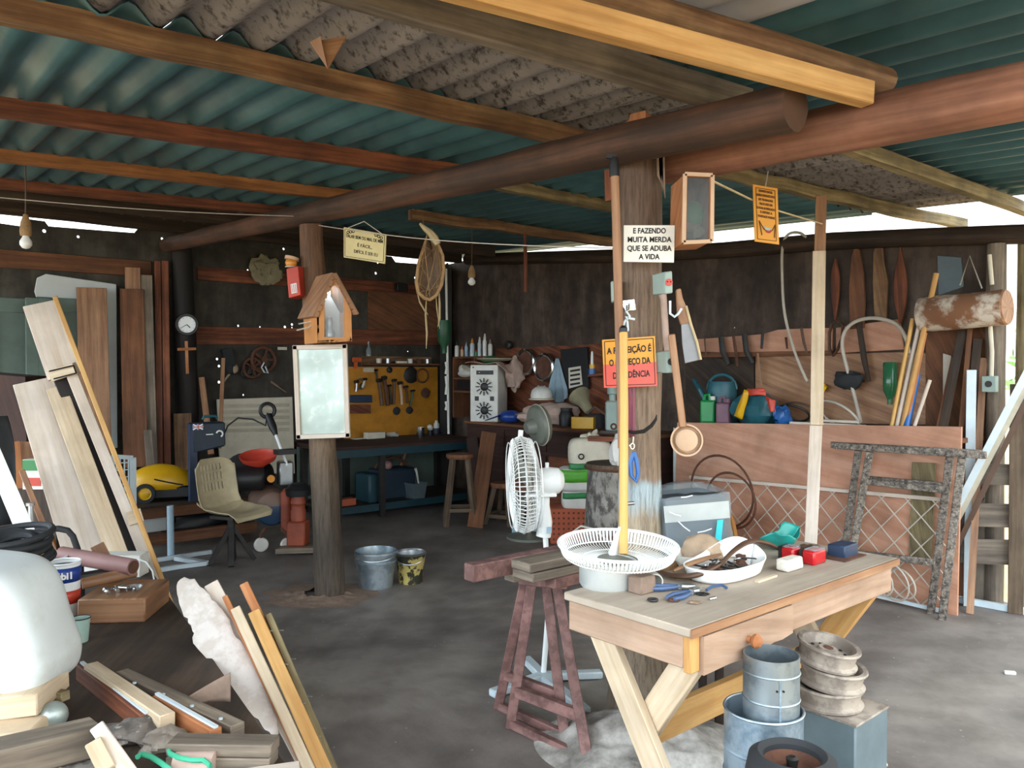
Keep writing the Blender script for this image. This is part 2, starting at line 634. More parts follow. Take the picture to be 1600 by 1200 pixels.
def build(name, mb, mat, parent=None, bev=0.0, solid=0.0, sub=0, sharp=0.65, label=None, segs=1):
    bm = mb.bm
    bmesh.ops.recalc_face_normals(bm, faces=bm.faces)
    cs = [v.co for v in bm.verts]
    lo = V3([min(c[i] for c in cs) for i in range(3)])
    hi = V3([max(c[i] for c in cs) for i in range(3)])
    org = V3(((lo.x + hi.x) / 2, (lo.y + hi.y) / 2, lo.z))
    bmesh.ops.translate(bm, verts=bm.verts, vec=-org)
    me = bpy.data.meshes.new(name)
    bm.to_mesh(me)
    bm.free()
    me.polygons.foreach_set('use_smooth', [True] * len(me.polygons))
    me.set_sharp_from_angle(angle=sharp)
    me.materials.append(MATS[mat])
    o = bpy.data.objects.new(name, me)
    COL.objects.link(o)
    if parent is not None:
        o.parent = parent
        o.location = org - WL[parent]
    else:
        o.location = org
    WL[o] = org
    if solid:
        md = o.modifiers.new('thickness', 'SOLIDIFY')
        md.thickness = solid
        md.offset = 0
    if bev:
        md = o.modifiers.new('edge', 'BEVEL')
        md.width = bev
        md.segments = segs
        md.limit_method = 'ANGLE'
        md.angle_limit = 0.7
    if sub:
        md = o.modifiers.new('sub', 'SUBSURF')
        md.levels = sub
        md.render_levels = sub
    if label:
        o['label'] = label
    return o

def tag(o, label, cat, group=None, kind=None):
    o['label'] = label
    o['category'] = cat
    if group:
        o['group'] = group
    if kind:
        o['kind'] = kind
    return o

def thing(name, label, cat, base, group=None):
    o = bpy.data.objects.new(name, None)
    o.empty_display_size = 0.05
    COL.objects.link(o)
    o.location = base
    WL[o] = V3(base)
    return tag(o, label, cat, group)

def one(name, label, cat, mb, mat, group=None, kind=None, **kw):
    return tag(build(name, mb, mat, None, **kw), label, cat, group, kind)

def struct(name, mb, mat, parent=None, **kw):
    o = build(name, mb, mat, parent, **kw)
    if parent is None:
        o['kind'] = 'structure'
    return o

def lettering(body, size, c, X, Y, mat, parent, name='lettering', bold=0.0, ext=0.0012, width=None):
    """raised letters centred at c; X reading direction, Y up"""
    cu = bpy.data.curves.new(name, 'FONT')
    cu.body = body
    cu.size = size
    cu.align_x, cu.align_y = 'CENTER', 'CENTER'
    cu.offset = bold
    cu.extrude = ext
    cu.resolution_u = 3
    t = bpy.data.objects.new('tmp', cu)
    COL.objects.link(t)
    bpy.context.view_layer.update()
    me = bpy.data.meshes.new_from_object(t.evaluated_get(bpy.context.evaluated_depsgraph_get()))
    bpy.data.objects.remove(t)
    bpy.data.curves.remove(cu)
    X, Y = V3(X).normalized(), V3(Y).normalized()
    N = X.cross(Y)
    M = Matrix((X, Y, N)).transposed()
    k = 1.0
    if width and me.vertices:
        xs = [v.co.x for v in me.vertices]
        k = width / (max(xs) - min(xs))
    for v in me.vertices:
        v.co = M @ V3((v.co.x * k, v.co.y, v.co.z))
    me.materials.append(MATS[mat])
    o = bpy.data.objects.new(name, me)
    COL.objects.link(o)
    o.parent = parent
    o.location = V3(c) - WL[parent]
    WL[o] = V3(c)
    return o
# ---------------------------------------------------------------- setting
plain('floor concrete', '6f6a66', 0.75, var=0.4, ns=2.2, bump=0.15)
def floor_mat():
    m, nt, b = _new('floor concrete')
    tc = nt.nodes.new('ShaderNodeTexCoord')
    o = tc.outputs['Object']
    a = _ramp(nt, _noise(nt, o, 0.9, 6, 0.62), [(0.30, C('5f5956')), (0.52, C('807873')), (0.75, C('a0978e'))])
    st = _ramp(nt, _noise(nt, o, 3.5, 5, 0.6), [(0.30, (0.6, 0.58, 0.56, 1)), (0.60, (1, 1, 1, 1))])
    c = _mix(nt, 1.0, a, st, 'MULTIPLY')
    sp = _ramp(nt, _noise(nt, o, 42, 3, 0.5), [(0.71, (0, 0, 0, 1)), (0.75, (1, 1, 1, 1))])
    c = _mix(nt, sp, c, C('a8a39c'))
    nt.links.new(c, b.inputs['Base Color'])
    b.inputs['Roughness'].default_value = 0.62
    _bump(nt, b, _noise(nt, o, 14, 5, 0.65), 0.22, 0.01)
floor_mat()
def wall_mat(name, c1, c2, c3):
    m, nt, b = _new(name)
    tc = nt.nodes.new('ShaderNodeTexCoord')
    o = tc.outputs['Object']
    mp = nt.nodes.new('ShaderNodeMapping')
    mp.inputs['Scale'].default_value = (3.0, 3.0, 0.7)
    nt.links.new(o, mp.inputs['Vector'])
    n = _noise(nt, mp.outputs[0], 1.1, 6, 0.65)
    c = _ramp(nt, n, [(0.30, C(c1)), (0.50, C(c2)), (0.72, C(c3))])
    st = _ramp(nt, _noise(nt, o, 7, 5, 0.6), [(0.34, (0.55, 0.52, 0.5, 1)), (0.60, (1, 1, 1, 1))])
    nt.links.new(_mix(nt, 1.0, c, st, 'MULTIPLY'), b.inputs['Base Color'])
    b.inputs['Roughness'].default_value = 0.8
    _bump(nt, b, n, 0.3, 0.02)
wall_mat('wall sheet olive', '2c2823', '423d35', '58544a')
wall_mat('wall sheet brown', '2e2520', '483a31', '6a5c50')
def roof_mat(name, c1, c2, c3=None, rough=0.55):
    m, nt, b = _new(name)
    tc = nt.nodes.new('ShaderNodeTexCoord')
    o = tc.outputs['Object']
    c = _ramp(nt, _noise(nt, o, 1.4, 5, 0.6), [(0.32, C(c1)), (0.68, C(c2))])
    if c3:
        sp = _ramp(nt, _noise(nt, o, 26, 5, 0.7), [(0.50, (0, 0, 0, 1)), (0.66, (1, 1, 1, 1))])
        c = _mix(nt, sp, c, C(c3))
    nt.links.new(c, b.inputs['Base Color'])
    b.inputs['Roughness'].default_value = rough
    _bump(nt, b, _noise(nt, o, 30, 4, 0.6), 0.2, 0.006)
roof_mat('roof teal', '2b4850', '49717a', rough=0.40)
roof_mat('roof fibre', '6b6563', '918a88', '342d28', rough=0.85)
roof_mat('roof zinc', '8b8a92', 'a5a4ab', rough=0.5)

struct('floor', MB().ubox(-2.2, 5.72, -0.2, 8.02, -0.1, 0.0), 'floor concrete')
struct('ground_outside', MB().obox((0, 6, -0.2), (40, 0, 0), (0, 40, 0), (0, 0, 0.08)), 'soil')

def roof_sheet(name, U0, U1, V0, V1, mat, dz=0.0):
    n = int((U1 - U0) / 0.177 * 8)
    mb = MB()
    mb.sheet(lambda s, t: W(U0 + (U1 - U0) * s, V0 + (V1 - V0) * t, roofz(V0 + (V1 - V0) * t) + dz + 0.030 + 0.034 * math.sin(2 * PI * (U0 + (U1 - U0) * s) / 0.177)), n, 5)
    return struct(name, mb, mat, solid=0.006, sharp=1.2)

roof_sheet('ceiling_back', -1.6, 5.95, 2.88, 8.35, 'roof teal')
roof_sheet('ceiling_middle', -1.6, 2.62, 1.98, 2.97, 'roof fibre', 0.014)
roof_sheet('ceiling_patch', 2.58, 5.95, 2.02, 2.97, 'roof fibre', 0.014)
roof_sheet('ceiling_front', -1.6, 2.35, 0.35, 2.07, 'roof zinc', 0.028)
roof_sheet('ceiling_side', 2.30, 5.95, 0.35, 2.11, 'roof teal', 0.028)

def holed_wall(name, pts, vec, holes, mat, axis):
    mb = MB()
    mb.prism(pts, vec)
    o = build(name, mb, mat)
    ct = MB()
    for p, r in holes:
        ct.cyl(p - axis * 0.15, r, 0.3, axis, 7)
    c = build('cutter', ct, mat)
    md = o.modifiers.new('b', 'BOOLEAN')
    md.operation, md.solver, md.object = 'DIFFERENCE', 'EXACT', c
    bpy.context.view_layer.update()
    me = bpy.data.meshes.new_from_object(o.evaluated_get(bpy.context.evaluated_depsgraph_get()))
    o.modifiers.clear()
    o.data = me
    me.polygons.foreach_set('use_smooth', [False] * len(me.polygons))
    bpy.data.objects.remove(c)
    o['kind'] = 'structure'
    return o

hl = [(69, 361), (122, 370), (253, 373), (443, 389), (387, 422), (339, 561), (342, 572), (342, 597), (380, 617), (372, 509), (406, 511), (445, 511), (456, 507), (456, 512),
      (587, 427), (590, 410), (648, 434), (590, 484), (609, 484), (609, 496), (595, 515), (637, 549)]
hr = [(1187, 411), (1197, 408), (1198, 411), (1152, 398), (1153, 429), (1148, 512), (1310, 464), (1366, 480), (1370, 480), (1501, 444), (821, 517)]
ul = lambda px: PV(px, 345, VL).dot(UX)
top = [(-0.6, 2.80), (ul(-60), 2.80), (ul(-30), 2.735), (ul(35), 2.72), (ul(42), 2.79), (ul(70), 2.785), (ul(76), 2.745), (ul(150), 2.755), (ul(210), 2.765), (ul(216), 2.81),
       (ul(612), 2.80), (ul(618), 2.74), (ul(692), 2.755), (5.7, 2.80)]
holed_wall('wall_left', [W(-0.6, VL, 0), W(5.73, VL, 0)] + [W(u, VL, z) for u, z in top[::-1]], VX * 0.02,
           [(PV(x, y, VL + 0.01), 0.0095 + 0.007 * RND.random()) for x, y in hl], 'wall sheet olive', VX)
vtop = lambda px, py: PU(px, py, UR)
rt = [vtop(1572, 372), vtop(1300, 378), vtop(1130, 392), vtop(960, 402), vtop(740, 404)]
holed_wall('wall_right', [W(UR, 1.95, 0), W(UR, VL, 0), W(UR, VL, 2.78)] + rt[::-1] + [W(UR, 1.95, rt[0].z)], UX * 0.02,
           [(PU(x, y, UR + 0.01), 0.006 + 0.003 * RND.random()) for x, y in hr], 'wall sheet brown', UX)

# ---------------------------------------------------------------- roof timbers
def ext(p, q, a=0.0, b=0.0):
    d = (q - p).normalized()
    return p - d * a, q + d * b

def roof_beam(label, x0, y0, x1, y1, w, h, mat, a=0.0, b=0.0, drop=0.0, name='roof_purlin', wob=0.0, cat='roof beam'):
    p, q = ext(RF(x0, y0, drop + h / 2), RF(x1, y1, drop + h / 2), a, b)
    mb = MB()
    mb.bar(p, q, w, h, 40)
    if wob:
        mb.rough(wob, 3.0)
    return one(name, label, cat, mb, mat, 'purlins under the roof', sharp=0.5)

roof_beam('rough rustic purlin between the teal sheets and the weathered sheets', 0, 12, 922, 222, 0.065, 0.085, 'wood rustic', a=1.6, wob=0.012)
roof_beam('red brown purlin under the teal sheets, first behind the rough one', 0, 168, 735, 272, 0.06, 0.085, 'wood red brown', a=1.6, b=0.05, wob=0.003)
roof_beam('amber sawn purlin under the teal sheets, its end resting on the log beam', 0, 243, 556, 307, 0.06, 0.07, 'wood amber', a=1.6, b=0.06, wob=0.003)
roof_beam('dull brown purlin behind the amber one, meeting the log beam near the small post', 0, 287, 440, 330, 0.06, 0.07, 'wood red brown', a=1.4, b=0.05, wob=0.003)
roof_beam('grey dusty purlin carrying the front edge of the weathered sheets', 622, 0, 1085, 138, 0.065, 0.10, 'wood grey', a=0.9, b=0.3, wob=0.004)
roof_beam('mossy crusted purlin from the log beam to the thick post', 735, 278, 960, 326, 0.06, 0.07, 'wood mossy', wob=0.014)
roof_beam('crusted brown purlin running behind the hanging woven pod', 640, 335, 985, 382, 0.06, 0.08, 'wood rustic', b=1.5, wob=0.012)
roof_beam('mossy crusted purlin running from the thick post past the orange sign', 1120, 268, 1475, 344, 0.06, 0.07, 'wood mossy', a=0.3, b=0.3, wob=0.016)
roof_beam('straight mossy purlin under the far teal sheets beside the open side', 1335, 232, 1600, 326, 0.06, 0.07, 'wood mossy', a=0.5, b=0.4, wob=0.006)
for V, U0, U1, lb in ((6.75, -1.2, 5.4, 'dark sooty purlin close to the tool wall'), (7.62, -1.2, 5.6, 'dark sooty eave purlin above the tool wall')):
    p, q = W(U0, V, roofz(V) - 0.055), W(U1, V, roofz(V) - 0.055)
    one('roof_purlin', lb, 'roof beam', MB().bar(p, q, 0.07, 0.11).rough(0.004, 3), 'wood dark', 'purlins under the roof')

# the two pale timbers lying on the big beam near the viewer
p, q = ext(RF(830, 8, 0.14), RF(1357, 148, 0.20), 1.2, 0.0)
one('roof_purlin', 'pale yellow new timber with a square end lying on the big round beam', 'roof beam', MB().beam(p, q, 0.055, 0.075), 'wood fresh', 'purlins under the roof', bev=0.004)
p, q = ext(RF(1062, 30, 0.05), RF(1385, 128, 0.09), 1.2, 0.0)
one('roof_purlin', 'dark round pole purlin with peeling bark beside the new timber', 'roof beam', MB().log(p, q, 0.045, 12, 20, 0.10), 'wood rustic', 'purlins under the roof')
p, q = ext(RF(810, 0, 0.07), RF(950, 48, 0.07), 1.0, 0.0)
one('roof_purlin', 'short amber board end overlapping the pale new timber', 'roof beam', MB().beam(p, q, 0.05, 0.06), 'wood amber', 'purlins under the roof', bev=0.004)

UP = 2.53
post_x = V3((0.535, 3.29, 0))
p, q = ext(PU(1243, 165, UP - 0.17), PU(382, 356, UP - 0.17), 0.0, 1.9)
L1 = one('log_beam', 'long round log beam running from the thick post to the small post', 'beam', MB().log(p, q, 0.078, 16, 26, 0.10, r2=0.066), 'wood log dark')
p, q = ext(PU(1600, 142, UP + 0.12), PU(1042, 255, UP + 0.12), 1.0, 0.0)
one('log_beam', 'big red brown debarked log beam coming towards the viewer from the thick post', 'beam', MB().log(p, q, 0.088, 18, 26, 0.06, r2=0.084), 'wood log')
e = [PU(1640, 365, UR - 0.05), PU(1450, 370, UR - 0.05), PU(1300, 376, UR - 0.05), PU(1130, 391, UR - 0.05), PU(960, 401, UR - 0.05), PU(730, 405, UR - 0.05)]
e[0] = e[1] + (e[0] - e[1]) * 1.9
one('eave_beam', 'dark round eave log along the top of the side wall under the gap of daylight', 'beam', MB().tube(e, [0.065] * 6, 12, wob=0.15), 'wood dark')

# ---------------------------------------------------------------- posts
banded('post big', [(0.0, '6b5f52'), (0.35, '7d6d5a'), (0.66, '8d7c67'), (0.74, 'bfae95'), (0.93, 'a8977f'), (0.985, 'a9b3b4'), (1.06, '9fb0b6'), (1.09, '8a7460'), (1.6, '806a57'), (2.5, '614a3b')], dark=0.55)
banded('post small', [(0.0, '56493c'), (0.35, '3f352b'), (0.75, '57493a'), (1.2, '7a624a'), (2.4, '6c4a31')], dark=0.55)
b0, t0 = post_x, post_x + V3((0.0, 0, 2.45))
pts, rs = [], []
for i in range(40):
    t = i / 39
    pts.append(b0.lerp(t0, t) + V3((-0.012 * t, 0, 0)))
    rs.append(0.088 + 0.075 * max(0, 1 - t * 3.4) ** 1.5)
MP = thing('timber_post', 'thick weathered timber post carrying the signs and electric boxes', 'post', b0)
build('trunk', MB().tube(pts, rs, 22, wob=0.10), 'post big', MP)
build('splintered_top', MB().tube([V3((post_x.x - 0.01, post_x.y, 2.42)), V3((post_x.x - 0.01, post_x.y, 2.47)), V3((post_x.x - 0.01, post_x.y, 2.50))], [0.092, 0.090, 0.080], 11, wob=0.9), 'wood orange', MP)
mb = MB()
for k in range(3):
    a = P(1026 + k * 3, 234, 3.17)
    mb.prism([a, a + V3((0.016, 0, 0)), a + V3((0.020, 0, -0.13 - 0.03 * k)), a + V3((0.004, 0, -0.10))], V3((0, 0.012, 0)))
build('peeling_strip', mb, 'bone', MP)
b1 = FL(516, 930)
t1 = P(486, 352, b1.y)
mb = MB().tube([b1.lerp(t1, i / 20) for i in range(21)], [0.098 - 0.022 * i / 20 for i in range(21)], 12, wob=0.12)
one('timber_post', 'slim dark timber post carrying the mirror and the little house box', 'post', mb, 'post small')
p0, p1 = PV(293, 640, VL - 0.13), PV(283, 392, VL - 0.13)
mb = MB().tube([V3((p0.x, p0.y, 0)), V3((p0.x, p0.y, 1.2)), V3((p1.x, p1.y, 2.70))], [0.10, 0.10, 0.095], 10, wob=0.06)
one('timber_post', 'black sooty post against the tool wall with clock and cross on it', 'post', mb, 'wood black')
c = W(UR - 0.12, VL - 0.12)
one('corner_post', 'black square post in the far corner of the shed', 'post', MB().beam(c, c + ZX * 2.7, 0.14, 0.14), 'wood black')
q = PU(1557, 430, UR - 0.08)
one('timber_post', 'grey round jamb post at the end of the side wall by the opening', 'post', MB().log(V3((q.x, q.y, 0)), V3((q.x, q.y, 2.28)), 0.055, 12, 12, 0.08), 'wood grey')
q = FL(1598, 945)
one('timber_post', 'pale round pole standing outermost at the open side', 'post', MB().log(q, V3((q.x, q.y, 2.30)) , 0.05, 12, 12, 0.08), 'wood mossy')

# ---------------------------------------------------------------- outside the opening
def shrub(x, y, r, h, label, n):
    t = thing('leafy_shrub', label, 'shrub', (x, y, -0.12), 'shrubs outside the shed')
    mb = MB()
    for k in range(5):
        a = k * 1.3
        mb.tube([(x, y, -0.12), (x + 0.2 * r * math.cos(a), y + 0.2 * r * math.sin(a), h * 0.4), (x + 0.5 * r * math.cos(a), y + 0.5 * r * math.sin(a), h * 0.8)], [0.05, 0.035, 0.015], 6)
    build('stem', mb, 'bark', t)
    mb = MB()
    for k in range(n):
        d = V3((RND.gauss(0, 1), RND.gauss(0, 1), RND.gauss(0, 1))).normalized() * RND.random() ** 0.4
        c = V3((x + d.x * r, y + d.y * r, h * 0.55 + d.z * h * 0.5))
        a = V3((RND.gauss(0, 1), RND.gauss(0, 1), RND.gauss(0, 1))).normalized()
        b = a.orthogonal().normalized()
        s = 0.05 + RND.random() * 0.06
        mb.f([mb.v(c - a * s), mb.v(c + b * s * 0.4), mb.v(c + a * s), mb.v(c - b * s * 0.4)])
    build('foliage', mb, 'leaf', t)
shrub(6.3, 8.6, 0.9, 2.6, 'leafy green shrub seen bright through the opening in the side wall', 900)
shrub(7.4, 6.8, 1.0, 2.2, 'low green shrub standing outside the open side of the shed', 800)
# ---------------------------------------------------------------- tool wall (far wall) and what stands before it
def wallboard(label, x0, y0, x1, y1, w, mat, V=VL - 0.016, name='wall_board'):
    return one(name, label, 'board', MB().beam(PV(x0, y0, V), PV(x1, y1, V), w, 0.028, -VX), mat, bev=0.003)
wallboard('long red brown board nailed along the tool wall at eye level', 306, 524, 690, 528, 0.175, 'wood red brown')
wallboard('sagging brown board nailed high on the tool wall behind the red alarm box', 308, 427, 690, 455, 0.13, 'wood red brown')
wallboard('dull brown top board above the pale panel and green shutters', -20, 402, 236, 421, 0.15, 'wood shelf')
a, b = PV(575, 452, VL - 0.02), PV(690, 520, VL - 0.02)
one('wall_panel', 'brown plywood panel on the tool wall behind the hanging woven pod', 'panel', MB().prism([V3((a.x, a.y, a.z)), V3((b.x, b.y, a.z)), b, V3((a.x, a.y, b.z))], VX * 0.012), 'wood shelf')
a, b = PV(545, 552, VL - 0.05), PV(682, 570, VL - 0.05)

def leaning(name, label, x0, y0, x1, y1, wpx, mat, h0=0.0, V0=7.6, V1=7.86, th=0.03, cat='board', group=None):
    """board standing on height h0 at depth line V0, leaning to the wall; (x0,y0) top middle, (x1,*) bottom middle"""
    t = PV(x0, y0, V1)
    bt = PV(x1, y1, V0)
    w = wpx * t.y / F
    return one(name, label, cat, MB().facing(bt, t, w, th), mat, group, bev=0.003)

# green shutters, pale panel, boards at the left end of the wall
def floor_at(px, V):
    r = ray(px, 600)
    k = V / (r.x * VX.x + r.y * VX.y)
    return V3((r.x * k, r.y * k, 0))
def shutter(px, wpx, topy, label, V=7.84):
    a = floor_at(px, V)
    top = PV(px, topy, V).z
    w = wpx * a.y / F / max(0.3, abs(UX.x)) * 0.98
    t = thing('window_shutter', label, 'shutter', a, 'green shutters by the wall')
    mb = MB()
    for s in (-1, 1):
        mb.beam(a + UX * s * (w / 2 - 0.045), a + UX * s * (w / 2 - 0.045) + ZX * top, 0.09, 0.04, VX)
    for z in (0.06, top * 0.5, top - 0.06):
        mb.beam(a + UX * (-w / 2 + 0.08) + ZX * z, a + UX * (w / 2 - 0.08) + ZX * z, 0.12, 0.035, VX)
    build('shutter_frame', mb, 'shutter green', t, bev=0.003)
    mb = MB()
    for z0, z1 in ((0.1, top * 0.5 - 0.05), (top * 0.5 + 0.05, top - 0.1)):
        mb.obox(a + ZX * (z0 + z1) / 2 + VX * 0.004, UX * (w / 2 - 0.08), VX * 0.008, ZX * (z1 - z0) / 2)
    build('door_panel', mb, 'shutter green', t)
shutter(22, 60, 466, 'weathered green panelled shutter standing at the far end of the tool wall', 7.82)
shutter(60, 26, 466, 'narrow green panelled shutter beside the wide one', 7.70)
shutter(102, 60, 466, 'green panelled shutter half hidden behind the brown board', 7.86)
c = [PV(x, y, 7.9) for x, y in ((54, 455), (58, 434), (72, 428), (182, 444), (184, 700), (166, 700), (161, 470), (58, 468))]
one('fridge_panel', 'pale grey rounded panel standing behind the shutters and brown board', 'panel', MB().prism(c, VX * 0.02), 'card white', bev=0.004)
leaning('plank', 'wide brown plank standing between the green shutter and the pale panel edge', 143, 450, 152, 760, 42, 'wood handle', V1=7.8)
leaning('plank', 'grey brown plank standing just past the pale panel', 206, 452, 212, 730, 34, 'wood shelf', V1=7.8)
leaning('plank', 'tall yellowish plank with its head above the grey brown plank', 207, 418, 214, 730, 22, 'wood handle', V1=7.86, V0=7.75)
leaning('plank', 'narrow grey plank leaning beside the red brown battens', 229, 430, 238, 740, 16, 'wood grey', V1=7.8)
leaning('batten', 'red brown batten standing next to the black sooty post', 258, 408, 262, 740, 10, 'wood red brown', V1=7.84)
leaning('batten', 'thin dark red batten standing second from the black sooty post', 246, 408, 250, 740, 9, 'wood red brown', V1=7.86)
leaning('plank', 'short pale plank piece standing low before the dark planks', 231, 672, 236, 735, 12, 'wood grey', V0=7.5, V1=7.55)
leaning('plank', 'orange brown board standing behind the navy tool case', 285, 646, 288, 735, 26, 'wood rustic', V0=7.6, V1=7.7)
leaning('batten', 'brown batten leaning behind the navy tool case', 315, 590, 330, 710, 9, 'wood handle', V0=7.5, V1=7.8)
leaning('batten', 'second thin batten leaning across the cream louvred panel', 349, 560, 343, 700, 6, 'wood handle', V0=7.5, V1=7.8)

# clock and cross on the black post
n = (CAM - PV(293, 507, 7.76)).normalized()
n.z = 0
n.normalize()
c = PV(292, 507, 7.74)
t = thing('wall_clock', 'round black rimmed wall clock with white face on the black post', 'clock', c)
build('rim', MB().lathe([(0, -0.05), (0.10, -0.05), (0.105, -0.01), (0.10, 0.0), (0.078, 0.0), (0.076, -0.012)], 28, c, n), 'black plastic', t)
build('dial', MB().lathe([(0, -0.010), (0.077, -0.010)], 28, c, n), 'white plastic', t)
sx = ZX.cross(n)
for nm, ang, ln, w in (('minute_hand', -2.15, 0.062, 0.005), ('hour_hand', 2.4, 0.042, 0.007)):
    d = ZX * math.cos(ang) + sx * math.sin(ang)
    build(nm, MB().beam(c + n * -0.006, c + n * -0.006 + d * ln, w, 0.002, n), 'sign ink', t)
mb = MB()
for k in range(12):
    d = ZX * math.cos(k * PI / 6) + sx * math.sin(k * PI / 6)
    mb.beam(c - n * 0.008 + d * 0.062, c - n * 0.008 + d * 0.070, 0.003, 0.001, n)
build('hour_marks', mb, 'sign ink', t)
a, b = PV(291, 533, 7.75), PV(293, 584, 7.75)
mb = MB().facing(a, b, 0.028, 0.02)
l, r = PV(277, 546, 7.745), PV(306, 545, 7.745)
mb.facing(l, r, 0.026, 0.02)
one('wooden_cross', 'plain wooden cross hanging under the clock on the black post', 'cross', mb, 'wood orange', bev=0.002)
# light bulbs and wires
def bulb(px, y0, y1, y2, d, label):
    a, b, c = P(px, y0, d), P(px, y1, d), P(px, y2, d)
    a = V3((b.x, b.y, roofz(b.dot(VX)) - 0.01))
    t = thing('hanging_bulb', label, 'light bulb', a, None)
    build('cord', MB().tube([a, (a + b) / 2 + V3((0.003, 0, 0)), b], 0.004, 6), 'brown leather', t)
    k = (y2 - y1) * d / F
    build('socket', MB().lathe([(0.0, 0), (0.012, 0), (0.030, -0.25 * k), (0.034, -0.5 * k), (0.03, -0.62 * k), (0, -0.62 * k)], 16, b), 'fibre', t)
    build('bulb', MB().lathe([(0.016, -0.58 * k), (0.02, -0.66 * k), (0.034, -0.78 * k), (0.034, -0.88 * k), (0.02, -0.97 * k), (0, -k)], 18, b), 'bulb white', t)
bulb(40, 288, 335, 389, 4.9, 'unlit white light bulb in a tan socket hanging on a cord before the tool wall')
bulb(737, 400, 415, 446, 7.2, 'small grey light bulb hanging near the far corner')
def wire(label, pts, r=0.003, mat='hose white', name='wire'):
    return one(name, label, 'wire', MB().tube(pts, r, 5), mat)
def sag(a, b, s, n=10):
    return [a.lerp(b, i / n) - ZX * s * math.sin(PI * i / n) for i in range(n + 1)]
wire('thin grey wire strung under the purlins towards the small post', sag(P(-40, 305, 4.4), P(470, 338, 5.3), 0.02))
wire('thin wire running from the small post past the cream plaque to the thick post', sag(P(497, 352, 5.2), P(958, 388, 3.4), 0.03))

# ---------------------------------------------------------------- bench
BH, BV = 0.73, 7.02
Ub0, Ub1 = 3.66, 5.45
t = thing('workbench', 'long dark workbench with blue metal edge along the tool wall', 'workbench', W((Ub0 + Ub1) / 2, 7.5))
build('bench_top', MB().ubox(Ub0, Ub1, BV, 7.95, BH - 0.05, BH), 'wood sideboard', t, bev=0.003)
build('metal_edge', MB().ubox(Ub0, Ub1, BV - 0.012, BV, BH - 0.105, BH - 0.03), 'teal dim', t)
build('lower_shelf', MB().ubox(Ub0, Ub1, BV + 0.06, 7.85, 0.09, 0.12), 'wood dark', t)
build('shelf_edge', MB().ubox(Ub0, Ub1, BV + 0.048, BV + 0.06, 0.06, 0.13), 'teal dim', t)
build('back_panel', MB().ubox(Ub0, Ub1, 7.86, 7.88, 0.12, BH - 0.05), 'shutter green', t)
for u in (Ub0 + 0.05, 4.2, Ub1 - 0.05):
    build('leg', MB().ubox(u - 0.03, u + 0.03, BV + 0.02, BV + 0.06, 0, BH - 0.05), 'dark metal', t)
    build('leg', MB().ubox(u - 0.03, u + 0.03, 7.78, 7.84, 0, BH - 0.05), 'dark metal', t)

PBV = 7.93
a, b = PV(538, 573, PBV), PV(684, 690, PBV)
one('pegboard', 'orange yellow pegboard of tools above the workbench', 'tool board', MB().prism([V3((a.x, a.y, a.z)), V3((b.x, b.y, a.z)), V3((b.x, b.y, BH)), V3((a.x, a.y, BH))], VX * 0.02), 'yellow board')
a, b = PV(578, 570, 7.80), PV(688, 571, 7.80)
t = thing('wall_shelf', 'narrow brown shelf over the orange pegboard', 'shelf', a)
build('shelf_plank', MB().prism([a, b, b + VX * 0.18, a + VX * 0.18], ZX * 0.02), 'wood shelf', t)
build('shelf_back', MB().prism([a + VX * 0.185, b + VX * 0.185, b + VX * 0.185 + ZX * 0.10, a + VX * 0.185 + ZX * 0.10], VX * 0.01), 'wood rustic', t)
def shelfpx(px, V=7.86):
    p = PV(px, 566, V)
    return V3((p.x, p.y, a.z + 0.02))
items = [(592, 'tin', 'cream', 'small cream tin on the narrow shelf over the pegboard'), (606, 'tin', 'steel', 'small steel tin on the narrow shelf over the pegboard'),
         (627, 'tray', 'paper', 'flat white tray on the narrow shelf over the pegboard'), (641, 'tin', 'white dusty', 'dusty white jar on the narrow shelf over the pegboard'),
         (655, 'tin', 'rust', 'rusty tin on the narrow shelf over the pegboard'), (668, 'tin', 'steel', 'squat steel lid tin last on the narrow shelf over the pegboard')]
for px, k, mt, lb in items:
    p = shelfpx(px)
    if k == 'tin':
        one('small_tin', lb, 'tin', MB().lathe([(0, 0), (0.03, 0), (0.03, 0.045), (0.032, 0.045), (0.032, 0.052), (0, 0.052)], 14, p), mt, 'little tins on the narrow shelf')
    else:
        one('small_tray', lb, 'tray', MB().ubox(p.dot(UX) - 0.06, p.dot(UX) + 0.06, p.dot(VX) - 0.03, p.dot(VX) + 0.03, p.z, p.z + 0.025), mt)

# tools hung on the pegboard
TV = PBV - 0.02
TG = 'tools on the orange pegboard'
def tp(x, y, off=0.0):
    return PV(x, y, TV - off)
def ringtool(px, py, rpx, mat, label, fat=0.3, name='pulley'):
    c = tp(px, py)
    R = rpx * c.y / F
    one(name, label, 'tool', MB().torus(c, R * (1 - fat / 2), R * fat / 2, VX, 22, 8), mat, TG)
def disc(px, py, rpx, mat, label, name='grinding_disc'):
    c = tp(px, py, 0.0)
    R = rpx * c.y / F
    one(name, label, 'tool', MB().lathe([(0, -0.02), (R * 0.25, -0.02), (R * 0.25, -0.012), (R * 0.9, -0.006), (R, 0.0), (R * 0.9, 0.018), (0, 0.018)], 22, c, VX), mat, TG)
def stick(pts, r, mat, label, name, head=None, headmat=None, cat='tool', group=TG):
    ps = [tp(x, y, 0.01) for x, y in pts]
    t = thing(name, label, cat, ps[0], group)
    build('handle', MB().tube(ps, r, 8), mat, t)
    if head:
        build('head', MB().tube([tp(x, y, 0.01) for x, y in head], r * 1.9, 8, flat=0.6), headmat or 'dark metal', t)
disc(642, 586, 13, 'dark metal', 'large dark green black disc hung high on the pegboard')
ringtool(660, 587, 12, 'rust', 'rusty ring overlapping the large dark disc', 0.25)
disc(665, 614, 8, 'rust', 'small rusty pulley low beside the rusty ring', 'pulley')
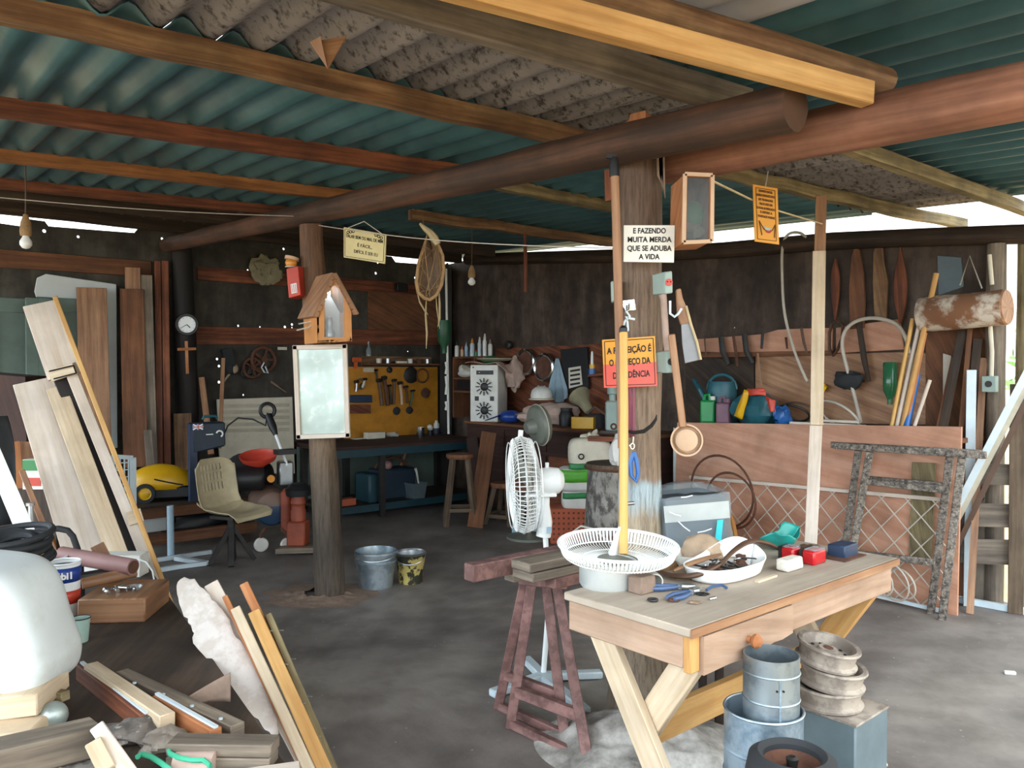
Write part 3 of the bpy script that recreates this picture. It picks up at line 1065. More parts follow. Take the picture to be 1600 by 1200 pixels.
disc(620, 642, 6.5, 'black rubber', 'small black wheel hung under the hand tools')
disc(640, 641, 6, 'black rubber', 'second small black wheel nearer the corner')
disc(609, 578, 5, 'black plastic', 'small black knob high on the pegboard', 'knob')
for i, (x0, y0, x1, y1, w, mt, lb) in enumerate([
        (592, 594, 597, 634, 0.020, 'brown leather', 'dark leather sheath hung on the pegboard'), (600, 590, 606, 634, 0.022, 'rust', 'broad rusty file hung on the pegboard'),
        (608, 602, 611, 632, 0.012, 'dark metal', 'slim dark chisel hung on the pegboard'), (616, 594, 615, 632, 0.016, 'brown leather', 'brown handled rasp hung on the pegboard'),
        (625, 598, 628, 632, 0.018, 'copper', 'tan handled trowel hung on the pegboard'), (634, 604, 637, 630, 0.014, 'rust', 'short rusty spanner hung on the pegboard'),
        (645, 610, 641, 634, 0.012, 'green dark', 'green handled pliers hung on the pegboard'), (587, 578, 589, 592, 0.010, 'dark metal', 'short hammer at the pegboard edge near the mirror'),
        (570, 592, 566, 606, 0.014, 'cream', 'cream clamp hung next to the mirror'), (557, 596, 556, 612, 0.016, 'steel', 'grey vice jaw hung beside the mirror')]):
    stick([(x0, y0), ((x0 + x1) / 2 + 0.6, (y0 + y1) / 2), (x1, y1)], w, mt, lb, ('hand_tool'), [(x0 - 2.5, y0 + 1), (x0 + 2.5, y0)], 'dark metal')
ringtool(563, 600, 9, 'steel', 'pale ring clamp hung near the mirror', 0.3, 'clamp')
ringtool(566, 603, 4.5, 'dark metal', 'small dark ring inside the pale clamp', 0.35, 'clamp')
a, b = tp(545, 617), tp(580, 617)
one('tool_roll', 'blue cloth tool roll fixed low on the pegboard', 'tool roll', MB().prism([a, b, b - ZX * 0.085, a - ZX * 0.085], -VX * 0.03), 'blue deep', bev=0.006)
a, b = tp(547, 632), tp(578, 632)
one('wood_block', 'reddish board low on the pegboard beneath the blue roll', 'board', MB().prism([a, b, b - ZX * 0.10, a - ZX * 0.10], -VX * 0.02), 'wood red brown')
c = tp(552, 562)
one('drill', 'little orange and black drill hung at the head of the pegboard', 'tool', MB().tube([c, c + UX * 0.09], 0.03, 10).beam(c + UX * 0.03, c + UX * 0.03 - ZX * 0.10, 0.03, 0.03, UX), 'orange paint', TG)
c = tp(575, 578)
one('sanding_block', 'pale squarish pad hung above the clamps on the pegboard', 'tool', MB().beam(c - UX * 0.05, c + UX * 0.05, 0.05, 0.10, VX), 'cream dim', TG)

# things on the bench
def bp(px, py, h=BH):
    return FL(px, py, h)
c = bp(576, 676)
hx, hy = UX * 0.19, VX * 0.10
t = thing('tool_box', 'green toolbox with yellow and white lid on the workbench', 'toolbox', c)
build('box', MB().obox(c + ZX * 0.075, hx, hy, ZX * 0.075), 'green dark', t, bev=0.006)
build('lid', MB().obox(c + ZX * 0.162, hx * 1.04, hy * 1.05, ZX * 0.012), 'cream', t, bev=0.004)
build('lid_band', MB().obox(c + ZX * 0.178, hx * 0.9, hy * 0.8, ZX * 0.006), 'yellow paint', t)
build('latch', MB().obox(c + ZX * 0.10 - hy * 1.08 + UX * 0.03, UX * 0.022, VX * 0.008, ZX * 0.035), 'yellow paint', t)
build('latch', MB().obox(c + ZX * 0.08 - hy * 1.08 + UX * 0.15, UX * 0.018, VX * 0.008, ZX * 0.045), 'yellow paint', t)
c = bp(585, 685)
one('cream_box', 'small cream cardboard box in front of the green toolbox', 'box', MB().obox(c + ZX * 0.035, UX * 0.11, VX * 0.05, ZX * 0.035), 'cream', bev=0.003)
c = bp(612, 682)
one('crumpled_paper', 'crumpled white paper beside the cream box on the workbench', 'paper', MB().ball(c + ZX * 0.02, 0.09, 0.06, 0.025, lump=0.5, X=UX, Y=VX).rough(0.012, 20), 'paper')
c = bp(560, 686)
one('paper_sheet', 'flat white paper at the workbench edge under the toolbox', 'paper', MB().obox(c + ZX * 0.006, UX * 0.07, VX * 0.05, ZX * 0.004), 'paper')
c = bp(657, 682)
one('steel_can', 'shiny steel can on the workbench', 'can', MB().lathe([(0, 0), (0.045, 0), (0.048, 0.01), (0.048, 0.10), (0.052, 0.105), (0.044, 0.105), (0.042, 0.03), (0, 0.03)], 22, c), 'chrome')
c = bp(672, 680)
t = thing('spray_bottle', 'black and white bottle with a mesh cap beside the steel can', 'bottle', c)
build('body', MB().cyl(c, 0.035, 0.06), 'black plastic', t)
build('cap', MB().ball(c + ZX * 0.09, 0.035, 0.035, 0.035), 'white dusty', t)
c = bp(682, 678)
t = thing('spray_bottle', 'grey white bottle standing last on the workbench by the black post', 'bottle', c)
build('body', MB().lathe([(0, 0), (0.036, 0), (0.036, 0.07), (0, 0.07)], 16, c), 'blue deep', t)
build('cap', MB().lathe([(0, 0.07), (0.036, 0.07), (0.034, 0.12), (0.018, 0.14), (0.018, 0.16), (0, 0.16)], 16, c), 'white dusty', t)
# under the bench
def under(px, py, V=7.3):
    p = PV(px, py, V)
    return V3((p.x, p.y, 0.12))
p = under(575, 770)
one('power_tool_case', 'dark teal tool case with an orange label on the lower bench shelf', 'case', MB().obox(p + ZX * 0.15, UX * 0.07, VX * 0.15, ZX * 0.15), 'teal dim', bev=0.02)
q = PV(563.5, 762, 7.13)
p2 = under(612, 770, 7.4)
one('power_tool_case', 'bulky dark navy case in the middle of the lower bench shelf', 'case', MB().obox(p2 + ZX * 0.16, UX * 0.22, VX * 0.14, ZX * 0.16), 'navy case', bev=0.02)
one('carry_handle', 'rusty bow handle lying over the dark cases under the workbench', 'handle', MB().tube([p2 + ZX * 0.325 + UX * x for x in (-0.2,)] + [p2 + UX * x + ZX * (0.34 + 0.09 * math.cos(x / 0.2 * PI / 2)) for x in (-0.19, -0.1, 0, 0.1, 0.19)], 0.018, 8), 'rust')
p = PV(606, 733, 7.25)
one('pink_ball', 'dusty pink ball on top of the dark cases under the workbench', 'ball', MB().ball(V3((p.x, p.y, 0.44 + 0.05)), 0.048), 'pink')
p = under(649, 775, 7.2)
one('storage_bin', 'grey blue plastic bin on the lower bench shelf', 'bin', MB().lathe([(0, 0), (0.10, 0), (0.125, 0.15), (0.135, 0.15), (0.135, 0.165), (0.118, 0.165), (0.095, 0.015), (0, 0.015)], 4, p), 'blue grey', sharp=0.4)
p = under(655, 742, 7.25)
one('brush', 'white handled brush sticking out of the grey blue bin', 'brush', MB().tube([p + ZX * 0.10, p + ZX * 0.26 + UX * -0.03, p + ZX * 0.31 - UX * 0.05], [0.008, 0.012, 0.016], 8), 'white dusty')
p = under(539, 792, 7.25)
one('brick', 'reddish brick at the near end of the lower bench shelf', 'brick', MB().obox(p + ZX * 0.035, UX * 0.10, VX * 0.05, ZX * 0.035), 'terracotta', bev=0.004)
p = under(630, 720, 7.5)
one('broom_stick', 'brown wooden handle leaning under the workbench', 'handle', MB().tube([p + UX * -0.15, p + ZX * 0.50 + UX * 0.05], 0.02, 8), 'wood handle')

# wheels and pulleys on the wall board
WV = VL - 0.05
for px, py, r, mt, lb in ((412, 562, 22, 'rust', 'big rusty flywheel hung on the wall beside the mirror'), (387, 582, 11, 'dark metal', 'dark oval pulley hung under the big flywheel'), (395, 575, 17, 'rust', 'rusty spoked wheel tucked behind the big flywheel')):
    c = PV(px, py, WV)
    R_ = r * c.y / F
    t = thing('flywheel', lb, 'wheel', c)
    build('wheel_rim', MB().torus(c, R_ * 0.86, R_ * 0.14, VX, 26, 8), mt, t)
    mb = MB().cyl(c - VX * 0.03, R_ * 0.24, 0.06, VX, 14)
    for k in range(5):
        d = UX * math.cos(k * 1.257) + ZX * math.sin(k * 1.257)
        mb.beam(c, c + d * R_ * 0.85, R_ * 0.16, 0.015, VX)
    build('spokes', mb, mt, t)
c = PV(413, 574, WV - 0.06)
one('steel_bracket', 'bright bent steel bracket on the big flywheel', 'bracket', MB().tube([c + ZX * 0.05, c - UX * 0.03, c - ZX * 0.05, c + UX * 0.04 - ZX * 0.06, c + UX * 0.01 + ZX * 0.01], 0.008, 6), 'white metal')
a, b = PV(353, 545, WV), PV(360, 575, WV)
one('leather_pouch', 'black tool pouch hanging from the long wall board', 'pouch', MB().beam(a, b, 0.10, 0.05, -VX).ball(b, 0.055, 0.03, 0.07, X=UX, Y=VX), 'black rubber')
a = PV(365, 576, WV)
one('wooden_mallet', 'pale round mallet hanging beside the black pouch', 'mallet', MB().ball(a, 0.05, 0.03, 0.05, X=UX, Y=VX).tube([a, PV(348, 598, WV)], 0.012, 7), 'gourd')
a, b = PV(423, 596, WV), PV(447, 613, WV)
one('screwdriver', 'pale screwdriver hanging askew under the big flywheel', 'screwdriver', MB().tube([a, a.lerp(b, 0.45)], 0.013, 8).tube([a.lerp(b, 0.45), b], 0.006, 6), 'bone')
a = PV(441, 544.5, WV)
one('tag_plate', 'small white plate fixed under the long wall board', 'plate', MB().beam(a - UX * 0.05, a + UX * 0.05, 0.03, 0.01, -VX), 'cream')
c = PV(627, 449, 7.9)
one('wall_socket', 'small black box on the tool wall beside the woven pod', 'box', MB().obox(c, UX * 0.07, VX * 0.03, ZX * 0.05), 'black plastic', bev=0.006)
c = PV(576, 545, 7.9)
one('bottle', 'clear bottle hanging on the wall beside the mirror', 'bottle', MB().lathe([(0, 0), (0.03, 0), (0.03, 0.07), (0.012, 0.10), (0.012, 0.16), (0, 0.16)], 14, c - ZX * 0.08), 'glass pane')

# cream louvred panel and the things before it
PVV = 7.88
pc = [PV(x, y, PVV) for x, y in ((339, 624), (457, 620), (461, 740), (344, 740))]
t = thing('louvre_panel', 'cream louvred cabinet panel leaning under the wall pulleys', 'panel', pc[3])
build('panel_board', MB().prism(pc, VX * 0.02), 'cream', t, bev=0.004)
mb = MB()
for k in range(5):
    y = 634 + k * 9.6
    a, b = PV(349, y + 0.8, PVV - 0.012), PV(452, y - 1.2, PVV - 0.012)
    mb.beam(a, b, 0.034, 0.012, -VX)
build('louvres', mb, 'cream dim', t)
# navy tool case with flag
cc = [PV(x, y, 6.72) for x, y in ((300, 662), (352, 659), (353, 697), (302, 709))]
t = thing('tool_case', 'navy blue tool case with a small flag sticker standing on the bench shelf', 'tool case', cc[3])
build('case_shell', MB().prism(cc, VX * 0.14), 'navy case', t, bev=0.012)
c = PV(309, 667, 6.705)
mb = MB().obox(c, UX * 0.042, VX * 0.002, ZX * 0.024)
build('flag_sticker', mb, 'blue paint', t)
mb = MB()
for s in (-1, 1):
    mb.beam(c - UX * 0.04 - ZX * 0.022 * s - VX * 0.004, c + UX * 0.04 + ZX * 0.022 * s - VX * 0.004, 0.011, 0.002, VX)
mb.beam(c - UX * 0.042 - VX * 0.005, c + UX * 0.042 - VX * 0.005, 0.014, 0.002, VX).beam(c - ZX * 0.024 - VX * 0.005, c + ZX * 0.024 - VX * 0.005, 0.014, 0.002, VX)
build('flag_cross', mb, 'white ink', t)
mb = MB().beam(c - UX * 0.042 - VX * 0.007, c + UX * 0.042 - VX * 0.007, 0.007, 0.002, VX).beam(c - ZX * 0.024 - VX * 0.007, c + ZX * 0.024 - VX * 0.007, 0.007, 0.002, VX)
build('flag_red_bars', mb, 'red paint', t)
c = PV(343, 678, 6.70)
build('badge', MB().torus(c, 0.026, 0.007, VX, 14, 6, a0=0.3, a1=4.2), 'white ink', t)
a, b = PV(322, 679, 6.70), PV(333, 678.5, 6.70)
build('badge_line', MB().beam(a, b, 0.008, 0.003, VX), 'white ink', t)
a = PV(328, 655, 6.80)
build('carry_handle', MB().tube([a - UX * 0.06, a - UX * 0.05 + ZX * 0.025, a + UX * 0.05 + ZX * 0.025, a + UX * 0.06], 0.012, 8), 'teal plastic', t)
a = PV(301, 700, 6.75)
b = V3((a.x, a.y, 0.36))
one('metal_stand', 'navy metal upright under the navy tool case', 'stand', MB().beam(b, V3((a.x, a.y, PV(301, 662, 6.78).z)), 0.06, 0.05, VX), 'blue deep')
# table saw plate behind the chair
wz0 = 0.40
c = PV(358, 722, 6.98)
one('metal_plate', 'flat grey machine table with a pale edge behind the chair', 'machine table', MB().obox(c, UX * 0.22, VX * 0.10, ZX * 0.02), 'blue grey', bev=0.004)
q = V3((c.x, c.y, wz0))
t = thing('machine_stand', 'black motor on a dark stand under the grey machine table', 'motor', q)
build('stand_leg', MB().beam(q, q + ZX * (c.z - 0.02 - wz0), 0.16, 0.14, VX), 'dark metal', t)
m = PV(392, 745, 6.72)
build('motor', MB().lathe([(0, 0), (0.10, 0), (0.12, 0.03), (0.12, 0.24), (0.10, 0.27), (0, 0.27)], 20, m - UX * 0.1, UX), 'black plastic', t)
# shelf on which washer stands
t = thing('low_shelf', 'low rough wooden shelf under the yellow pressure washer', 'shelf', W(2.3, 7.1))
z1 = FL(262, 792, 0).z
wz = 0.40
build('shelf_board', MB().ubox(1.55, 2.72, 6.72, 7.35, wz - 0.04, wz), 'wood dark', t, bev=0.004)
build('front_rail', MB().ubox(1.55, 2.72, 6.70, 6.72, wz - 0.10, wz - 0.02), 'wood shelf', t)
build('bottom_rail', MB().ubox(1.55, 2.75, 6.72, 6.78, 0.08, 0.17), 'wood shelf', t)
for u in (1.6, 2.67):
    build('leg', MB().ubox(u - 0.03, u + 0.03, 6.74, 6.80, 0, wz - 0.04), 'wood dark', t)
    build('leg', MB().ubox(u - 0.03, u + 0.03, 7.25, 7.31, 0, wz - 0.04), 'wood dark', t)
# pressure washer
pw = PV(254, 772, 6.98)
pw = V3((pw.x, pw.y, wz))
t = thing('pressure_washer', 'yellow and black pressure washer on the low shelf', 'pressure washer', pw)
bx = (UX * 0.93 - VX * 0.37).normalized()
by = ZX.cross(bx)
def wbody(s, q):
    x = -0.24 + 0.48 * s
    h = 0.07 + 0.13 * math.sin(PI * min(1, max(0, s * 0.96 + 0.05))) ** 0.55
    w = 0.13 * math.sin(PI * (0.06 + 0.88 * s)) ** 0.4
    a = PI * q
    return pw + bx * x + by * (w * math.cos(a)) + ZX * (0.10 + h * math.sin(a) ** 0.8 if 0 < q < 1 else 0.10)
build('hood', MB().sheet(wbody, 26, 16), 'yellow paint', t, solid=0.006, sub=0)
build('chassis', MB().obox(pw + ZX * 0.075 + bx * 0.01, bx * 0.225, by * 0.12, ZX * 0.05), 'black plastic', t, bev=0.012)
for s in (-1, 1):
    wc = pw + bx * -0.12 - by * (0.13 * s) + ZX * 0.075
    w_ = build('wheel', MB().lathe([(0.05, -0.02), (0.078, -0.02), (0.082, 0), (0.078, 0.02), (0.05, 0.02)], 22, wc, by, close=True), 'black rubber', t)
    build('hub', MB().lathe([(0, -0.022), (0.02, -0.022), (0.045, -0.012), (0.055, -0.018), (0.055, 0.018), (0, 0.018)], 22, wc, by * s), 'yellow paint', w_)
build('side_line', MB().tube([pw - by * 0.128 + bx * x + ZX * z for x, z in ((-0.05, 0.19), (0.02, 0.17), (0.1, 0.15), (0.17, 0.135))], 0.006, 6), 'black plastic', t)
build('nozzle', MB().tube([pw - bx * 0.22 + ZX * 0.17, pw - bx * 0.27 + ZX * 0.15], 0.03, 10), 'dark metal', t)
build('lance', MB().tube([pw - bx * 0.25 + ZX * 0.05, pw - bx * 0.42 + ZX * 0.03], 0.018, 8), 'yellow paint', t)
# under-shelf odds
p = FL(218, 866, 0.17)
p = PV(238, 842, 6.9)
one('white_box', 'small white box under the low shelf', 'box', MB().obox(V3((p.x, p.y, 0.17 + 0.065)), UX * 0.09, VX * 0.08, ZX * 0.065), 'card white', bev=0.004)
p = PV(306, 822, 7.0)
mb = MB().ball(V3((p.x, p.y, 0.19)), 0.28, 0.14, 0.13, lump=0.4, X=UX, Y=VX).rough(0.015, 12)
one('bin_bag', 'shiny black plastic sack stuffed under the low shelf', 'sack', mb, 'black plastic')
p = PV(224, 826, 7.05)
one('cloth_bundle', 'dark grey bundle under the low shelf beside the white box', 'bundle', MB().ball(V3((p.x, p.y, 0.20)), 0.14, 0.10, 0.13, lump=0.5, X=UX, Y=VX).rough(0.015, 14), 'blue grey')
p = FL(267, 873)
one('pvc_pipe', 'pale blue grey pipe standing upright on the floor before the low shelf', 'pipe', MB().tube([p, P(266, 790, p.y)], 0.026, 14), 'light blue')
mb = MB()
for x0, y0, x1, y1 in ((218, 893, 276, 888), (236, 876, 330, 862), (300, 886, 322, 882)):
    pass
t = thing('base_frame', 'low pale metal base frame lying on the floor beside the pipe', 'frame', FL(270, 885))
for x0, y0, x1, y1, w in ((205, 898, 275, 886, 0.035), (232, 877, 330, 862, 0.03), (322, 880, 276, 872, 0.05), (275, 886, 322, 880, 0.03)):
    build('frame_bar', MB().beam(FL(x0, y0, 0.02), FL(x1, y1, 0.02), w, 0.03), 'white metal', t)
# white wire rack
a, b = PV(175, 713, 6.4), PV(207, 715, 6.4)
t = thing('wire_rack', 'white grid wire rack standing beside the pressure washer', 'rack', V3(((a.x + b.x) / 2, (a.y + b.y) / 2, 0)))
hb = PV(207, 800, 6.4).z
a0, b0 = V3((a.x, a.y, 0)), V3((b.x, b.y, 0))
mb = MB()
mb.beam(b0, b, 0.045, 0.03, VX).beam(a0, a, 0.03, 0.03, VX).beam(a, b, 0.03, 0.03)
build('rack_frame', mb, 'white metal', t)
mb = MB()
for k in range(1, 5):
    x = k / 5
    mb.tube([a0.lerp(b0, x) + ZX * hb, a.lerp(b, x)], 0.005, 5)
for k in range(8):
    z = hb + (a.z - hb) * k / 8
    mb.tube([V3((a.x, a.y, z)), V3((b.x, b.y, z))], 0.005, 5)
build('grid', mb, 'white metal', t)

# ---------------------------------------------------------------- chair
cb = FL(362, 880)
t = thing('shell_chair', 'beige slotted plastic shell chair on a metal pedestal', 'chair', cb)
fx = V3((0.93, -0.37, 0))
sx = V3((-0.37, -0.93, 0))
SH = 0.37
prof = [(-0.21, 0.43), (-0.205, 0.36), (-0.19, 0.25), (-0.17, 0.14), (-0.13, 0.055), (-0.06, 0.02), (0.06, 0.015), (0.16, 0.025), (0.215, 0.01), (0.22, -0.015)]
def pr(s):
    x = s * (len(prof) - 1)
    i = min(int(x), len(prof) - 2)
    f = x - i
    return prof[i][0] * (1 - f) + prof[i + 1][0] * f, prof[i][1] * (1 - f) + prof[i + 1][1] * f
def shell(s, q):
    f, z = pr(s)
    e = (2 * q - 1)
    w = 0.215 - (0.05 * (1 - min(1, s / 0.12)) ** 2) - 0.03 * max(0, (s - 0.85) / 0.15) ** 2
    up = 0.055 * abs(e) ** 3
    if s < 0.42:
        f2, z2 = f + up * 1.0, z
    else:
        f2, z2 = f, z + up * 0.9 * (1 - max(0, (s - 0.6) / 0.4))
    if s < 0.08 and abs(e) > 0.6:
        z2 -= 0.03 * ((abs(e) - 0.6) / 0.4) ** 2
    return cb + fx * f2 + sx * (w * e) + ZX * (SH + z2)
def slot(s, q):
    e = abs(2 * q - 1)
    if e > 0.62:
        return False
    col = int(q * 48) % 4 in (0,)
    row = (0.075 < s < 0.135) or (0.155 < s < 0.215) or (0.235 < s < 0.285)
    return col and row
build('seat_shell', MB().sheet(shell, 90, 48, slot), 'beige plastic', t, solid=0.006, sharp=1.2)
build('column', MB().tube([cb + ZX * 0.02, cb + ZX * SH], 0.03, 12), 'dark metal', t)
build('seat_plate', MB().obox(cb + ZX * (SH - 0.005), fx * 0.11, sx * 0.11, ZX * 0.012), 'dark metal', t)
for s in (-1, 1):
    build('leg', MB().beam(cb + sx * 0.0 + ZX * 0.30, cb + fx * 0.10 * s + sx * 0.12 + ZX * 0.01, 0.04, 0.03), 'dark metal', t)
    build('leg', MB().beam(cb + sx * 0.0 + ZX * 0.30, cb + fx * 0.10 * s - sx * 0.14 + ZX * 0.01, 0.04, 0.03), 'dark metal', t)
# ---------------------------------------------------------------- compressor, orange jack, trimmer
m_, nt, b_ = _new('tank two tone')
tc = nt.nodes.new('ShaderNodeTexCoord')
sp = nt.nodes.new('ShaderNodeSeparateXYZ')
nt.links.new(tc.outputs['Object'], sp.inputs[0])
nt.links.new(_ramp(nt, sp.outputs['Z'], [(0.165, C('233f5c')), (0.175, C('70574a'))]), b_.inputs['Base Color'])
b_.inputs['Roughness'].default_value = 0.5
tcn = P(426, 794, 6.55)
ax = V3((-0.42, 0.9, 0)).normalized()
t = thing('air_compressor', 'air compressor with a round blue and rusty tank on castors', 'compressor', V3((tcn.x, tcn.y, 0)))
build('tank', MB().lathe([(0, -0.04), (0.08, -0.032), (0.13, -0.01), (0.15, 0.03), (0.15, 0.42), (0.10, 0.46), (0, 0.47)], 32, tcn, ax), 'tank two tone', t)
sdx = ax.cross(ZX)
for px, py in ((408, 842), (449, 836)):
    w = P(px, py, 6.5)
    w.z = 0.06
    build('castor', MB().lathe([(0, -0.02), (0.05, -0.02), (0.058, -0.01), (0.058, 0.01), (0.05, 0.02), (0, 0.02)], 20, w, V3((0.5, -0.86, 0))), 'white dusty', t)
    build('castor_fork', MB().tube([w + ZX * 0.0, w + ZX * 0.08, V3((tcn.x, tcn.y, tcn.z - 0.1)).lerp(w + ZX * 0.1, 0.6)], 0.014, 8), 'rust', t)
build('motor', MB().lathe([(0, 0), (0.09, 0), (0.10, 0.02), (0.10, 0.22), (0.08, 0.25), (0, 0.25)], 18, tcn + ax * 0.1 + ZX * 0.24 - sdx * 0.06, sdx * -1), 'black plastic', t)
build('pump_head', MB().obox(tcn + ax * 0.12 + ZX * 0.27 + sdx * 0.12, ax * 0.07, sdx * 0.06, ZX * 0.10), 'steel', t, bev=0.012)
build('gauge', MB().cyl(tcn + ZX * 0.25 - sdx * 0.02 - ax * 0.04, 0.03, 0.03, -ax, 14), 'amber lens', t)
build('belt_guard', MB().lathe([(0, 0), (0.15, 0), (0.16, 0.02), (0.15, 0.04), (0, 0.04)], 24, tcn + ax * 0.22 + ZX * 0.28 - sdx * 0.20, ax), 'black rubber', t)
h = P(404, 716, 6.6)
t = thing('funnel_tray', 'wide orange red funnel sitting on top of the compressor', 'funnel', h)
build('bowl', MB().lathe([(0.03, -0.08), (0.05, -0.05), (0.13, -0.01), (0.15, 0.03), (0.155, 0.03), (0.135, -0.015), (0.055, -0.06), (0.035, -0.08)], 28, h, (ZX + V3((0.0, -0.25, 0.0))).normalized()), 'red paint', t)
build('spout', MB().tube([h - ZX * 0.06, h - ZX * 0.14], 0.03, 12), 'orange paint', t)
b0 = P(466, 822, 6.5)
b0.z = 0.06
t = thing('floor_jack', 'orange red machine with a cylinder on a low base beside the small post', 'machine', V3((b0.x, b0.y, 0)))
build('base_plate', MB().obox(V3((b0.x, b0.y, 0.04)), V3((0.16, 0.02, 0)), V3((-0.02, 0.14, 0)), ZX * 0.02), 'wood grey', t)
build('lower_body', MB().obox(b0 + ZX * 0.10, V3((0.075, 0, 0)), V3((0, 0.08, 0)), ZX * 0.10), 'orange dull', t, bev=0.012)
build('cylinder', MB().lathe([(0, 0.2), (0.062, 0.2), (0.062, 0.28), (0.055, 0.29), (0.055, 0.33), (0.062, 0.34), (0.05, 0.40), (0, 0.40)], 20, b0), 'orange dull', t)
build('side_cylinder', MB().lathe([(0, 0.1), (0.045, 0.1), (0.045, 0.42), (0.02, 0.45), (0, 0.45)], 16, b0 + V3((-0.11, 0.05, 0))), 'orange dull', t)
build('black_cap', MB().lathe([(0, 0.40), (0.10, 0.40), (0.11, 0.45), (0.06, 0.50), (0, 0.50)], 18, b0 + V3((0.0, 0.02, 0))), 'black plastic', t)
a, b = P(431, 680, 6.75), P(449, 728, 6.65)
t = thing('grass_trimmer', 'grass trimmer with a white shaft and black looped handle', 'trimmer', b)
build('shaft', MB().tube([a, b], 0.013, 10), 'white plastic', t)
build('grip', MB().tube([a + (a - b).normalized() * 0.20, a + (a - b).normalized() * 0.08, a], [0.03, 0.034, 0.018], 10), 'black plastic', t)
g = a + (a - b).normalized() * 0.22
build('loop_handle', MB().torus(g + ZX * 0.02, 0.06, 0.016, V3((0.4, -0.9, 0)), 18, 7), 'black plastic', t)
build('guard', MB().obox(b + ZX * 0.12 - UX * 0.02, UX * 0.08, VX * 0.05, ZX * 0.02), 'black plastic', t)
build('cable', MB().tube([g, P(415, 665, 6.8), P(395, 655, 6.85), P(372, 653, 6.9), P(356, 665, 6.9), P(345, 690, 6.9)], 0.007, 6), 'black rubber', t)
# ---------------------------------------------------------------- on the small post
def rect(pxs, d):
    return [P(x, y, d) for x, y in pxs]
SY = FL(516, 930).y
# red alarm box and bell lamp
t = thing('alarm_box', 'red metal box with a white label on the side of the small post', 'box', P(458, 466, SY - 0.05))
build('case', MB().prism(rect(((447, 420), (466, 415), (470, 461), (451, 466)), SY - 0.13), V3((0.02, 0.13, 0))), 'red paint', t, bev=0.004)
build('label_plate', MB().prism(rect(((454, 444), (463, 442), (464.5, 457), (455.5, 459)), SY - 0.133), V3((0, 0.002, 0))), 'white plastic', t)
mb = MB()
for k in range(3):
    mb.beam(P(455.5 + k * 2.8, 445 - k * 0.5, SY - 0.136), P(457 + k * 2.8, 457 - k * 0.4, SY - 0.136), 0.003, 0.001, V3((0, -1, 0)))
build('label_print', mb, 'red paint', t)
c = P(455, 411, SY - 0.06)
t = thing('signal_lamp', 'small round amber lamp above the red box on the small post', 'lamp', c - ZX * 0.04)
build('lens', MB().ball(c, 0.038, 0.038, 0.034), 'amber lens', t)
build('lamp_base', MB().cyl(c + V3((0.0, 0.01, 0.02)), 0.045, 0.02, V3((0.2, 0.1, 1))), 'copper', t)
build('wire_loop', MB().torus(c - ZX * 0.025, 0.034, 0.004, ZX, 16, 5), 'hose white', t)
# little house box
HD = SY - 0.30
pl = lambda x, y, d=HD: P(x, y, d)
hv = V3((-0.12, 0.17, 0))
t = thing('house_box', 'little wooden house shaped box with an arched glass front on the small post', 'shrine box', pl(512, 540))
fr = [(496, 536), (550, 533), (549, 487), (520, 428), (495, 486)]
front = rect(fr, HD)
def arch(cx, y0, y1, w, n=16):
    yb = y0 + 26
    o = [(cx - w, yb + (y1 - yb) * i / 14) for i in range(1, 15)] + [(cx - w + 2 * w * i / 10, y1) for i in range(1, 10)] + [(cx + w, y1 - (y1 - yb) * i / 14) for i in range(0, 14)]
    for k in range(n + 1):
        a = PI * k / n
        o.append((cx + w * math.cos(a) * (1 - 0.45 * math.sin(a) ** 2), y0 + (1 - math.sin(a)) * 26))
    return o
ar = arch(523, 446, 527, 16)
mb = MB()
n = len(ar)
# front plate with the arched opening: ring between outline and arch
def outline(x, y):
    best = None
    cx, cy = 523, 492
    dx, dy = x - cx, y - cy
    poly = fr
    for i in range(len(poly)):
        x1, y1 = poly[i]; x2, y2 = poly[(i + 1) % len(poly)]
        den = dx * (y2 - y1) - dy * (x2 - x1)
        if abs(den) < 1e-6:
            continue
        tt = ((x1 - cx) * (y2 - y1) - (y1 - cy) * (x2 - x1)) / den
        uu = ((x1 - cx) * dy - (y1 - cy) * dx) / den
        if tt > 0 and -0.001 <= uu <= 1.001 and (best is None or tt < best):
            best = tt
    return cx + dx * best, cy + dy * best
ri = [mb.v(pl(x, y)) for x, y in ar]
ro = [mb.v(pl(*outline(x, y))) for x, y in ar]
ri2 = [mb.v(pl(x, y) + hv * 0.12) for x, y in ar]
for i in range(n):
    j = (i + 1) % n
    mb.f([ri[i], ri[j], ro[j], ro[i]])
    mb.f([ri[i], ri[j], ri2[j], ri2[i]])
build('front_plate', mb, 'ochre wood', t, sharp=0.5)
b = [pl(x, y) + hv for x, y in fr]
mb = MB()
mb.prism([front[0], front[1], b[1], b[0]], ZX * 0.015)
mb.prism([front[0], front[4], b[4], b[0]], V3((0.012, 0, 0))).prism([front[1], front[2], b[2], b[1]], V3((-0.012, 0, 0)))
mb.prism(b, hv * 0.06)
build('walls', mb, 'ochre wood', t)
ap, le, re_ = front[3], pl(490, 496), pl(555, 492)
mb = MB()
for q in (le, re_):
    d = (q - ap)
    nrm = d.cross(hv).normalized()
    if nrm.z < 0:
        nrm = -nrm
    mb.prism([ap - hv * 0.12, q - hv * 0.12, q + hv * 1.15, ap + hv * 1.15], nrm * 0.016)
    for k in range(7):
        c = ap.lerp(q, (k + 0.5) / 7) - hv * 0.12
        mb.prism([c - d / 15, c + d / 15, c + d / 22 - nrm * 0.018, c - d / 22 - nrm * 0.018], hv * 0.04)
build('roof', mb, 'wood handle', t)
build('glass', MB().prism([pl(x, y) + hv * 0.06 for x, y in ar], hv * 0.01), 'house glass', t)
